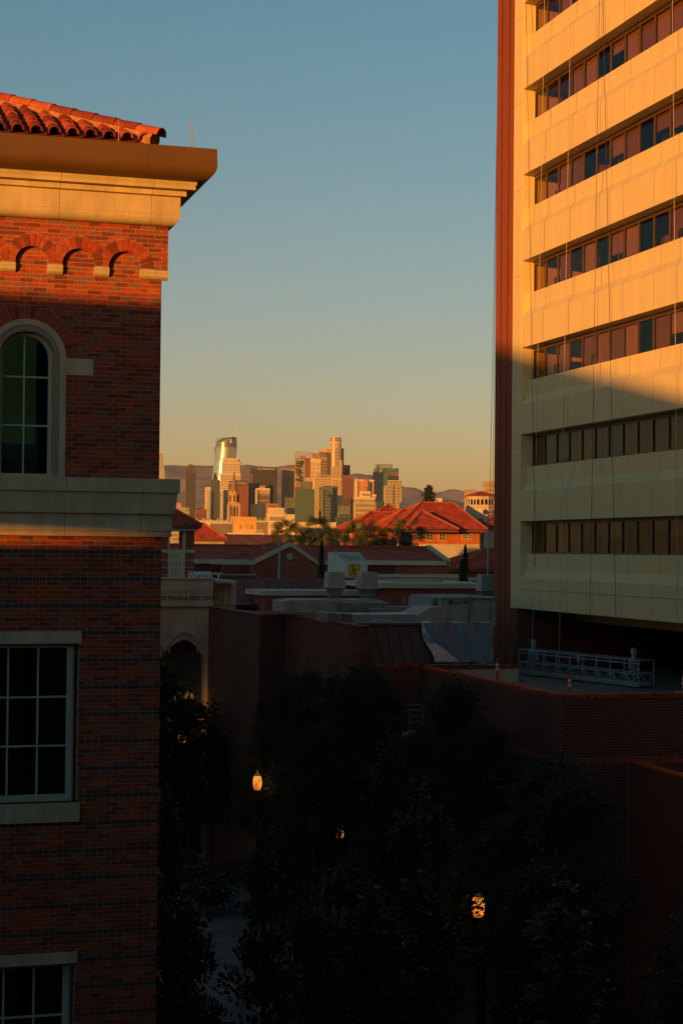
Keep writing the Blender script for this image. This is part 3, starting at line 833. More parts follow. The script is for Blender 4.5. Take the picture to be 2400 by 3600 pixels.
# block nearer the viewer at the lower right: hollow parapet, runs towards the camera
def near_block():
    px, py = 2202, 2676
    x0 = TE.xz(px, py, 0)[0]; zt = TE.xz(px, py, 0)[1]
    O = TE.wor((x0, 0, 0)); F = Frame(O)
    T = thing('brick_annex', 'lower brick annex with an open parapet at the right edge', 'building', F)
    rng = random.Random(21); L, H, J = .25, .083, .011
    mb = MB(); z = 0.0; k = 0
    while z < zt - .1:
        y = -.05 - (k % 2) * L / 2
        while y > -22:
            a, b = y - L + J / 2, min(y - J / 2, -.04)
            r = rng.random(); mi = 0 if r < .42 else 1 if r < .75 else 2 if r < .92 else 3
            mb.quad((-.007, b, z + J / 2), (-.007, a, z + J / 2), (-.007, a, z + H - J / 2), (-.007, b, z + H - J / 2), mi); y -= L
        z += H; k += 1
    # inner face of the right-hand parapet
    z = zt - 1.6
    while z < zt - .1:
        for i in range(40):
            x = .35 + i * L + (k % 2) * L / 2; mb.quad((x, -.357, z + J / 2), (x + L - J, -.357, z + J / 2), (x + L - J, -.357, z + H - J / 2), (x, -.357, z + H - J / 2), rng.choice((0, 3, 1)))
        z += H; k += 1
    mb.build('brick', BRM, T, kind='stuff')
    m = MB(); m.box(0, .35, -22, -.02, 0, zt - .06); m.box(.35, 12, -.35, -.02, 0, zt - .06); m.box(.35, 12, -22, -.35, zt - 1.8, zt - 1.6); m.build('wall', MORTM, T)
    m = MB(); y = -.02
    while y > -22: m.box(-.02, .37, y - .12, y - .008, zt - .06, zt + .02, rng.choice((0, 3, 0))); y -= .128
    x = .38
    while x < 12: m.box(x, x + .12, -.37, .0 - .02, zt - .06, zt + .02, rng.choice((0, 3, 0))); x += .128
    m.build('coping_brick', BR, T, kind='stuff')
near_block()
# ================================================================== suspended work platform on the deck
def platform():
    A = G(1822, 2372, DECK); B = G(2243, 2421, DECK)
    d = B - A; Ln = d.length; ang = math.atan2(d.y, d.x)
    O = thing('work_platform', 'aluminium swing stage work platform standing on the terrace deck below the tower', 'platform', loc=A, rz=ang)
    AL = mat('aluminium', (.38, .40, .39), .35, .1, 4, metal=.5)
    w = .75; h1, h2, h3 = .55, 1.08, .12
    n = 9; r = .025
    for y in (0, w):
        for z in (h3 + .02, h1, h2, h2 - .13 if y == 0 else h2):
            m = MB(); m.cyl((0, y, z), (Ln, y, z), r, r, 6); m.build('rail', AL, O)
        for i in range(n + 1):
            x = Ln * i / n; m = MB(); m.box(x - .022, x + .022, y - .022, y + .022, .05, h2); m.build('post', AL, O)
        for i in range(n * 2):
            xa = Ln * i / (2 * n); xb = Ln * (i + 1) / (2 * n); za, zb = (h3, h1) if i % 2 else (h1, h3)
            m = MB(); m.cyl((xa, y, za), (xb, y, zb), .015, .015, 5); m.build('brace', AL, O)
    for x in (0, Ln):
        for z in (h1, h2):
            m = MB(); m.cyl((x, 0, z), (x, w, z), r, r, 6); m.build('rail', AL, O)
        m = MB(); m.cyl((x, 0, h1), (x, w, .1), .015, .015, 5); m.build('brace', AL, O)
    m = MB(); m.box(0, Ln, .03, w - .03, .08, .12); m.build('platform_floor', AL, O)
    m = MB(); m.box(0, Ln, -.012, .012, .05, .22); m.build('toe_board', AL, O)
    m = MB()
    for i in (1, 3.2, 5.1): m.box(Ln * i / n, Ln * i / n + .55, -.018, -.012, .08, .2)
    m.build('yellow_label', mat('yellow_tape', (.45, .38, .05), .7, .1, 5), O)
    for i, x in enumerate((.55, Ln - .75)):
        m = MB(); m.box(x - .03, x + .03, .34, .4, .1, 1.35); m.box(x - .17, x + .17, .22, .52, .72, 1.12); m.cyl((x, .37, 1.12), (x, .37, 1.3), .09, .08, 10); m.box(x - .11, x + .07, .3, .46, 1.3, 1.52)
        m.cyl((x - .05, .2, .6), (x + .2, .5, .72), .06, .06, 8)
        H = m.build('hoist_motor', GREYM, O)
        m = MB(); m.cyl((x + .12, .21, .9), (x + .12, .17, .9), .06, .06, 10); m.build('dial', AL, H)
    for x in (.3, Ln - .3):
        m = MB(); m.box(x - .05, x + .05, .1, .2, 0, .09); m.box(x - .05, x + .05, w - .2, w - .1, 0, .09); m.build('foot', DARKM, O)
    m = MB(); pts = [(.75, -.03, 1.1), (.74, -.06, .7), (.8, -.1, .3), (.72, -.1, .02)]
    for a, b in zip(pts[:-1], pts[1:]): m.cyl(a, b, .012, .012, 5)
    pts = [(2.9, -.03, 1.05), (3.0, -.05, .6), (2.85, -.08, .3), (3.1, -.2, .05)]
    for a, b in zip(pts[:-1], pts[1:]): m.cyl(a, b, .012, .012, 5)
    m.build('cable', mat('cable_pale', (.4, .38, .33), .8, 0), O, kind='stuff')
platform()
def delineators():
    om = mat('orange_plastic', (.75, .07, .02), .55, .06, 5); wm = mat('white_band', (.75, .72, .66), .5, .05, 5); bm_ = mat('rubber_base', (.03, .03, .03), .9, 0)
    labs = [(1648, 2392, 1.5, 'orange delineator post standing left on the terrace deck in front of the clear tarp', 6),
            (1746, 2420, 0, 'orange delineator post standing upright at the foot of the brick end pier', 0),
            (2000, 2486, 0, 'orange delineator post with two white bands at the corner of the brick parapet', 0),
            (2032, 2384, -5, 'orange delineator post standing behind the middle of the work platform', 0),
            (2400, 2478, 0, 'orange delineator post cut by the right edge of the picture', 0)]
    proto = None
    for px, py, _, lb, tilt in labs:
        g = G(px, py, DECK)
        if proto is None:
            t = thing('delineator_post', lb, 'traffic post', loc=g, group='orange delineator posts on the terrace deck')
            m = MB(); m.lathe((0, 0, 0), [(.20, 0), (.20, .04), (.07, .07)], 8); m.build('base', bm_, t)
            m = MB(); m.lathe((0, 0, 0), [(.062, .06), (.052, 1.0), (.03, 1.02), (.03, 1.06), (.045, 1.08), (.045, 1.16), (.0, 1.17)], 12); m.build('post', om, t)
            m = MB(); m.lathe((0, 0, 0), [(.060, .70), (.058, .80)], 12); m.build('white_band', wm, t)
            m = MB(); m.lathe((0, 0, 0), [(.058, .86), (.057, .95)], 12); m.build('white_band', wm, t)
            proto = t
        else:
            t = proto.copy(); COL.objects.link(t); t['label'] = lb; t.location = g
            for c in list(proto.children):
                d = c.copy(); COL.objects.link(d); d.parent = t
        t.rotation_euler = (0, R_(tilt), 0)
    # tape slung between two posts
    a = G(1648, 2392, DECK) + Vector((.1, 0, 1.0)); b = G(1746, 2420, DECK) + Vector((0, 0, .9))
    m = MB(); pr = a
    for k in range(1, 9):
        t = k / 8; p = a.lerp(b, t) - Vector((0, 0, .12 * math.sin(math.pi * t))); m.cyl(pr, p, .012, .012, 4); pr = p
    o = m.build('barrier_rope', mat('rope_white', (.5, .48, .42), .8, 0)); tag(o, 'pale rope slung between the two orange posts by the brick end pier', 'rope')
    a = TE.wor((4.6, -.05, ZT + .02)); b = TE.wor((5.3, -.07, ZT - 3.0))
    m = MB(); m.cyl(TE.wor((4.2, .35, ZT + .02)), a, .014, .014, 5); m.cyl(a, b, .014, .014, 5)
    o = m.build('hanging_rope', mat('rope_white', (.5, .48, .42), .8, 0)); tag(o, 'pale rope hanging over the coping down the brick parapet wall', 'rope')
delineators()
# ================================================================== brick hall with mansard roof (middle)
FH = Frame((0.785, 67.3, 0))           # corner between left face C and the face towards us
ZH = 16 - 3.0
def brick_grid_x(mb, x, y0, y1, z0, z1, L, H, J, rng, sgn=-1, proud=.008):
    k = 0; z = z0
    while z < z1 - .02:
        y = y0 - (k % 2) * L / 2
        while y < y1:
            a, b = max(y + J / 2, y0), min(y + L - J / 2, y1)
            if b - a > .03:
                r = rng.random(); mi = 0 if r < .42 else 1 if r < .75 else 2 if r < .92 else 3
                mb.quad((x - proud, b, z + J / 2), (x - proud, a, z + J / 2), (x - proud, a, min(z1, z + H - J / 2)), (x - proud, b, min(z1, z + H - J / 2)), mi)
            y += L
        z += H; k += 1
def brick_grid_y(mb, y, x0, x1, z0, z1, L, H, J, rng, proud=.008):
    k = 0; z = z0
    while z < z1 - .02:
        x = x0 - (k % 2) * L / 2
        while x < x1:
            a, b = max(x + J / 2, x0), min(x + L - J / 2, x1)
            if b - a > .03:
                r = rng.random(); mi = 0 if r < .42 else 1 if r < .75 else 2 if r < .92 else 3
                mb.quad((a, y - proud, z + J / 2), (b, y - proud, z + J / 2), (b, y - proud, min(z1, z + H - J / 2)), (a, y - proud, min(z1, z + H - J / 2)), mi)
            x += L
        z += H; k += 1
def hall():
    T = thing('brick_hall', 'dark brick hall with stepped side walls, black metal mansard roof and rooftop plant', 'building', FH)
    rng = random.Random(4)
    yC = FH.loc(Vector((-2.53, 78.6, 0))).y; xB = FH.loc(Vector((-3.71, 78.3, 0))).x; yA = FH.loc(Vector((-6.58, 88.1, 0))).y
    L, H, J = .26, .0867, .013
    xw_ = FH.xz(1731, 2260, .6)[0]
    mb = MB()
    brick_grid_x(mb, 0, 0, yC, 0, ZH, L, H, J, rng); brick_grid_y(mb, yC, xB, 0, 0, ZH, L, H, J, rng)
    brick_grid_x(mb, xB, yC, yA + 1, 0, ZH, L, H, J, rng)
    XE = FH.loc(TE.wor((0, YF, 0))).x
    brick_grid_y(mb, 0, 0, XE, 0, ZT - .02, L, H, J, rng)
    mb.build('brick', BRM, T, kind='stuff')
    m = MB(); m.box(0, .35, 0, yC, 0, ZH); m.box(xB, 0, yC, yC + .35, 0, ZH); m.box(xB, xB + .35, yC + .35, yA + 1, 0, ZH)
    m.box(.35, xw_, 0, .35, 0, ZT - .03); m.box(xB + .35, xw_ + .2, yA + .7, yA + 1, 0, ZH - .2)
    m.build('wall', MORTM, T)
    m = MB(); c = .05
    m.box(-.05, .4, -.05, yC + .05, ZH, ZH + c); m.box(xB - .05, .4, yC + .05, yC + .42, ZH, ZH + c); m.box(xB - .05, xB + .4, yC + .42, yA + 1, ZH, ZH + c)
    m.build('coping', BR[1], T)
    # soldier row at the mansard foot
    m = MB(); x = -.01
    while x < XE: m.box(x + .006, x + .085, -.03, .3, ZT - .03, ZT + .12, rng.choice((0, 1, 3))); x += .0915
    m.build('coping_brick', BR, T, kind='stuff')
    # flat roof
    m = MB(); m.box(.35, xw_ + .2, 1.0, yA + .7, ZH - .9, ZH - .75); m.box(xB + .35, .35, yC + .35, yA + .7, ZH - .9, ZH - .75); m.build('flat_roof', mat('roof_membrane', (.17, .15, .13), .95, .25, .6), T)
    # mansard: sloping standing-seam sheet
    MS = mat('mansard_metal', (.035, .037, .04), .6, .2, 1.2, spec=.3)
    zb = ZT + .12; zt = ZH + .02; yb, yt = .05, 1.15; xwb = FH.xz(1729, 2338, .0)[0]; xwt = FH.xz(1729, 2200, 1.15)[0]; xw = xwb; XE_ = lambda y: xwb + (xwt - xwb) * min(1, max(0, y / 1.15))
    pr_ = [(yb, zb), (yb, zb - .03), (yt + .2, zb - .03), (yt + .2, zt), (yt, zt)]; m = MB(); q0 = [(.36, y, z) for y, z in pr_]; q1 = [(XE_(y), y, z) for y, z in pr_]
    m.face(q0[::-1]); m.face(q1)
    for i in range(5): m.quad(q0[i], q0[(i + 1) % 5], q1[(i + 1) % 5], q1[i])
    R = m.build('mansard_roof', MS, T)
    m = MB(); m.prism([(0, ZT), (0, ZH), (1.4, ZH), (1.4, ZT)], .0, .36, 'x'); m.build('end_wall', BR[0], T)
    sl = math.atan2(zt - zb, yt - yb)
    for i in range(int((xw - .6) / .46)):
        x = .5 + i * .46
        m = MB(); m.prism([(x - .012, 0), (x + .012, 0), (x + .012, .045), (x - .012, .045)], 0, math.hypot(zt - zb, yt - yb), 'y')
        o = m.build('seam', MS, R); o.location = (0, yb, zb); o.rotation_euler.x = sl
    m = MB(); m.box(.3, xwt, yt - .06, yt + .35, zt, zt + .1); m.build('roof_cap', mat('cap_metal', (.10, .095, .085), .5, .1, 2), T)
    # clear plastic tarp over the right part (a thing of its own)
    TP = bpy.data.materials.new('tarp_plastic'); TP.use_nodes = True; n = TP.node_tree.nodes; l = TP.node_tree.links
    b = n['Principled BSDF']; b.inputs['Base Color'].default_value = (.16, .26, .34, 1); b.inputs['Roughness'].default_value = .3; b.inputs['Alpha'].default_value = .6
    xa_t = FH.xz(1473, 2197, yt)[0]; xa_b = FH.xz(1522, 2340, yb - .1)[0]
    N, M = 46, 16; m = MB(); V = {}
    rn = random.Random(8)
    for i in range(N + 1):
        for j in range(M + 1):
            t = j / M; u_ = i / N
            x = (xa_b + (xa_t - xa_b) * t) * (1 - u_) + (xwb + (xwt - xwb) * t) * u_
            y = yb - .06 + (yt - yb) * t; z = zb - .02 + (zt + .06 - zb) * t
            f = .07 * math.sin(x * 4.5 + t * 6) + .03 * math.sin(x * 11 + t * 9) + .012 * math.sin(x * 29 + t * 14)
            V[i, j] = (x + .05 * math.sin(t * 7) * (1 - u_), y - .07 - f, z + .04 + f * .4)
    for i in range(N):
        for j in range(M): m.quad(V[i, j], V[i + 1, j], V[i + 1, j + 1], V[i, j + 1])
    for i in range(N):                         # folded over the top
        a, b2 = V[i, M], V[i + 1, M]; m.quad(a, b2, (b2[0], b2[1] + .7, b2[2] + .02), (a[0], a[1] + .7, a[2] + .02))
    o = m.build('plastic_tarp', TP, smooth=True); o.location = FH.O; o.rotation_euler.z = FH.a
    tag(o, 'bluish clear plastic sheet covering the right part of the black metal roof', 'tarp')
    # folded bright edge of the tarp
    m = MB(); 
    for j in range(M):
        t0, t1 = j / M, (j + 1) / M; w0, w1 = .08 + .95 * (1 - t0) ** 1.5, .08 + .95 * (1 - t1) ** 1.5
        a = V[0, j]; b2 = V[0, j + 1]; m.quad((a[0], a[1] - .02, a[2]), (a[0] + w0, a[1] - .03, a[2]), (b2[0] + w1, b2[1] - .03, b2[2]), (b2[0], b2[1] - .02, b2[2]))
    e = m.build('folded_edge', mat('tarp_edge', (.40, .44, .45), .5, .2, 4), o)
    return yC, xB, yA
YC, XB, YA = hall()
def canopy():
    F = FH
    x0 = F.xz(1312, 2570, -2.2)[0]; x1 = F.xz(1488, 2560, 0)[0]
    z = F.xz(1400, 2562, -.1)[1]
    T = thing('concrete_canopy', 'small concrete canopy slab with a pipe railing against the brick wall', 'canopy', F)
    m = MB(); m.box(x0, x1, -2.6, -.02, z - .28, z - .05); m.build('slab', mat('canopy_concrete', (.30, .29, .27), .9, .15, 1), T)
    GR = mat('rail_grey', (.30, .30, .28), .5, .1, 3)
    for y in (-2.4, -.3):
        for x in (x0 + .15, (x0 + x1) / 2, x1 - .15):
            m = MB(); m.cyl((x, y, z - .05), (x, y, z + .95), .022, .022, 6); m.build('post', GR, T)
        for h in (.5, .95):
            m = MB(); m.cyl((x0 + .1, y, z + h), (x1 - .1, y, z + h), .02, .02, 6); m.build('rail', GR, T)
    m = MB(); m.box(x0 + .1, x0 + .4, -2.4, -2.1, 0, z - .28); m.box(x1 - .4, x1 - .1, -2.4, -2.1, 0, z - .28); m.build('column', mat('canopy_concrete', (.3, .29, .27)), T)
canopy()
# ================================================================== rooftop plant
def boxpx(mb, F, pxl, pyt, pxr, pyb, y0, y1, mi=0):
    xa, zt = F.xz(pxl, pyt, y0); xb, zb = F.xz(pxr, pyb, y0)
    mb.box(xa, xb, y0, y1, zb, zt, mi); return xa, xb, zb, zt
def plant():
    F = FH; GM = GREYM; zr = ZH - .75
    GD = mat('grey_metal_dark', (.19, .20, .19), .55, .2, 1.5)
    def cowl(px, yy, w_px, ptop, pbot, lb):
        x, z1 = F.xz(px, ptop, yy); z0 = F.xz(px, pbot, yy)[1]; w = (F.xz(px + w_px / 2, ptop, yy)[0] - F.xz(px - w_px / 2, ptop, yy)[0]) / 2
        O = F.wor((x, yy, 0)); O.z = zr
        T = thing('exhaust_cowl', lb, 'roof vent', loc=O, rz=F.a, group='grey exhaust cowls on the hall roof')
        z0 -= zr; z1 -= zr; h = z1 - z0
        def fr(name, ws, zs_, mt):
            m = MB()
            for (wa, za), (wb, zb) in zip(zip(ws, zs_), zip(ws[1:], zs_[1:])):
                a = [(-wa, -wa, za), (wa, -wa, za), (wa, wa, za), (-wa, wa, za)]; b = [(-wb, -wb, zb), (wb, -wb, zb), (wb, wb, zb), (-wb, wb, zb)]
                for k in range(4): m.quad(a[k], a[(k + 1) % 4], b[(k + 1) % 4], b[k])
            m.face([(-wb, -wb, zb), (wb, -wb, zb), (wb, wb, zb), (-wb, wb, zb)])
            m.build(name, mt, T)
        fr('hood', [w, w * 1.02, w * .97, w * .86], [z0, z0 + .03, z0 + h * .06, z1], GM)
        fr('neck', [w * .62, w * .62, w * .82], [z0 - h * .72, z0 - h * .35, z0 - .02], GD)
        fr('collar', [w * .72, w * .74], [z0 - h * .40, z0 - h * .34], GM)
        fr('curb', [w * .8, w * .8], [0, max(.1, z0 - h * .7)], GD)
    cowl(1176, 12, 62, 2010, 2068, 'grey exhaust cowl in front of the shield sign, the one at its left')
    cowl(1290, 12, 62, 2011, 2070, 'grey exhaust cowl covering the right part of the shield sign')
    cowl(1708, 14.5, 54, 2020, 2078, 'grey exhaust cowl close to the tower brick pier')
    # long galvanised duct behind the brick edge
    def duct(name, lb, items, mt=GM, cat='duct'):
        T = thing(name, lb, cat, F)
        for nm, (a, b, c, d, y0, y1), mm in items:
            m = MB(); boxpx(m, F, a, b, c, d, y0, y1); m.build(nm, mm, T)
        return T
    duct('air_duct', 'long pale galvanised duct running behind the brick roof edge, under the cowls', [
        ('duct_run', (1000, 2113, 1350, 2152, 10, 12.2), GM), ('duct_top', (1015, 2107, 1330, 2115, 10.4, 11.8), GM), ('hatch', (1205, 2119, 1370, 2150, 9.2, 10), GD)])
    duct('duct_box', 'row of low grey duct boxes at the front of the hall roof', [
        ('duct_section', (1152, 2155, 1180, 2188, 4.5, 6.5), GD), ('duct_section', (1183, 2157, 1208, 2192, 4.5, 6.5), GD), ('duct_section', (1212, 2158, 1238, 2194, 4.4, 6.4), GD),
        ('duct_section', (1242, 2160, 1460, 2200, 4.2, 6.2), GM), ('flange', (1308, 2183, 1400, 2200, 3.4, 4.1), GM)])
    # sloped big duct
    T = thing('sloped_duct', 'big grey duct rising to the right towards the air handling unit', 'duct', F)
    x0, z0 = F.xz(1425, 2175, 5.2); x1, z1 = F.xz(1500, 2132, 5.2); x2, _ = F.xz(1552, 2132, 5.2); zb = F.xz(1500, 2202, 5.2)[1]
    m = MB(); m.prism([(x0, zb), (x2, zb), (x2, z1), (x1, z1), (x0, z0)], 4.6, 7.0, 'y'); m.build('duct_body', mat('duct_stone', (.36, .35, .31), .8, .12, 1), T)
    # air handling unit with lettering
    T = thing('air_handling_unit', 'large grey green air handling unit with lettering on its side', 'rooftop unit', F)
    m = MB(); xa, xb, zb, zt = boxpx(m, F, 1552, 2104, 1740, 2200, 6.0, 10.0); m.build('housing', mat('unit_green_grey', (.34, .38, .34), .6, .07, 1), T)
    m = MB(); m.box(xa - .1, xb, 5.9, 10.1, zt, zt + .05)
    k = xa
    while k < xb: m.box(k, k + .03, 5.9, 10.1, zt + .05, zt + .09); k += .3
    m.build('roof_panel', GM, T)
    m = MB(); xq, xr_, zq, zt2 = boxpx(m, F, 1512, 2104, 1552, 2140, 6.6, 9.6); m.build('intake', GM, T)
    for i in range(6):
        m = MB(); z = zq + (zt2 - zq) * (i + .6) / 7; xm = (xq + xr_) / 2; m.box(xq + .12, xr_ - .05, 6.52, 6.58, z, z + .04); m.build('louvre_slat', GD, T)
    for px in (1557, 1648, 1722):
        x = F.xz(px, 2150, 5.95)[0]; m = MB(); m.box(x - .02, x + .02, 5.95, 6.0, zb, zt); m.build('seam', GD, T)
    x, z = F.xz(1615, 2118, 5.97)
    text('lettering', 'Energy Labs Inc.', .19, mat('blue_ink', (.02, .04, .16), .6, 0), T, (x + .12, 5.985, z), ext=.004, sx=.9)
    x, z = F.xz(1585, 2117, 5.97); m = MB()
    for q in (-.07, 0, .07): m.box(x - .1, x + .06, 5.98, 5.995, z + q - .02, z + q + .02)
    m.build('logo', mat('blue_ink', (.02, .04, .16)), T)
    # pipes
    T = thing('pipe_rack', 'grey pipe runs on posts between the duct and the unit', 'pipes', F)
    for px, pt, pb in ((1185, 2120, 2160), (1330, 2128, 2190), (1375, 2138, 2168), (1420, 2100, 2148), (1650, 2080, 2200), (1300, 2130, 2180)):
        x, z1 = F.xz(px, pt, 5.8 if px == 1650 else 8.5); z0 = F.xz(px, pb, 8.5)[1]; yy = 5.75 if px == 1650 else 8.5
        m = MB(); m.cyl((x, yy, z0), (x, yy, z1), .03, .03, 6); m.build('post', GD, T)
    for (pa, ya, pb, yb) in ((1290, 2140, 1480, 2146), (1300, 2152, 1470, 2150), (1350, 2134, 1460, 2139), (1320, 2162, 1450, 2160), (1390, 2130, 1480, 2150)):
        x0, z0 = F.xz(pa, ya, 8.5); x1, z1 = F.xz(pb, yb, 8.5); m = MB(); m.cyl((x0, 8.5, z0), (x1, 8.5, z1), .035, .035, 6); m.build('pipe', GM, T)
    m = MB(); 
    for px in (1370, 1400, 1430): boxpx(m, F, px, 2131, px + 22, 2139, 9.2, 9.8)
    m.build('pipe_tray', GM, T)
plant()
# ================================================================== roofs: corrugated barrel-tile surfaces
def roof_face(mb, pts, period, amp, mi=0):
    """pts: convex planar polygon (local), first edge = eave. Ribs run up the slope."""
    P0 = Vector(pts[0]); P1 = Vector(pts[1]); s = (P1 - P0).normalized()
    nrm = None
    for p in pts[2:]:
        c = s.cross(Vector(p) - P0)
        if c.length > 1e-6: nrm = c.normalized(); break
    t = nrm.cross(s)
    if t.z < 0: t = -t
    if nrm.z < 0: nrm = -nrm
    q = [((Vector(p) - P0).dot(s), (Vector(p) - P0).dot(t)) for p in pts]
    s0 = min(a for a, b in q); s1 = max(a for a, b in q)
    def span(x):
        lo, hi = 1e9, -1e9
        for i in range(len(q)):
            a, b = q[i], q[(i + 1) % len(q)]
            if (a[0] - x) * (b[0] - x) <= 0 and abs(a[0] - b[0]) > 1e-9:
                v = a[1] + (b[1] - a[1]) * (x - a[0]) / (b[0] - a[0]); lo = min(lo, v); hi = max(hi, v)
        return lo, hi
    n = max(1, int((s1 - s0) / period)); SUB = 4; prev = None
    for i in range(n * SUB + 1):
        x = s0 + (s1 - s0) * min(max(i / (n * SUB), 1e-5), 1 - 1e-5)
        lo, hi = span(x)
        if hi < lo: prev = None; continue
        h = amp * (.5 - .5 * math.cos(2 * math.pi * i / SUB))
        a = P0 + s * x + t * lo + nrm * h; b = P0 + s * x + t * hi + nrm * h
        if prev: mb.quad(prev[0], a, b, prev[1], mi)
        prev = (a, b)
def hip_roof(T, x0, x1, y0, y1, z, h, ins, period=.3, amp=.07, name='roof', eave=.25, cap=True, mt=None):
    """hipped roof over a rectangle; ins = ridge inset from each short end (None: pyramid-like equal pitch)"""
    mt = mt or TILEFAR
    W_, D_ = x1 - x0, y1 - y0
    if W_ >= D_:
        i = D_ / 2 if ins is None else ins; R0 = (x0 + min(i, W_ / 2), (y0 + y1) / 2, z + h); R1 = (x1 - min(i, W_ / 2), (y0 + y1) / 2, z + h)
        F = [[(x0, y0, z), (x1, y0, z), R1, R0], [(x1, y0, z), (x1, y1, z), R1], [(x1, y1, z), (x0, y1, z), R0, R1], [(x0, y1, z), (x0, y0, z), R0]]
        hips = [((x0, y0, z), R0), ((x1, y0, z), R1), ((x0, y1, z), R0), ((x1, y1, z), R1), (R0, R1)]
    else:
        i = W_ / 2 if ins is None else ins; R0 = ((x0 + x1) / 2, y0 + min(i, D_ / 2), z + h); R1 = ((x0 + x1) / 2, y1 - min(i, D_ / 2), z + h)
        F = [[(x0, y0, z), (x1, y0, z), R0], [(x1, y0, z), (x1, y1, z), R1, R0], [(x1, y1, z), (x0, y1, z), R1], [(x0, y1, z), (x0, y0, z), R0, R1]]
        hips = [((x0, y0, z), R0), ((x1, y0, z), R0), ((x0, y1, z), R1), ((x1, y1, z), R1), (R0, R1)]
    mb = MB(); mb.box(x0 + .02, x1 - .02, y0 + .02, y1 - .02, z - .22, z - .01)
    Rf = mb.build(name, mat('eave_dark', (.16, .06, .035), .8, .1, 2), T)
    for f in F:
        m = MB(); roof_face(m, f, period, amp); m.build('tile_slope', mt, Rf, kind='stuff')
    if cap:
        m = MB()
        for a, b in hips:
            a, b = Vector(a), Vector(b)
            if (b - a).length > .1: m.cyl(a + Vector((0, 0, .06)), b + Vector((0, 0, .06)), .11, .11, 6)
        m.build('ridge_cap', mat('ridge_tile', (.42, .11, .05), .8, .2, 2), Rf)
    return Rf
CREAMB = mat('cream_band', (.55, .46, .33), .85, .1, .8)
LOUV = mat('louvre_dark', (.17, .055, .035), .8, .1, 2)
BMID = brickmat('brick_back', (.36, .085, .045), (.25, .06, .035), (.36, .20, .14), .34, .11, 'both')
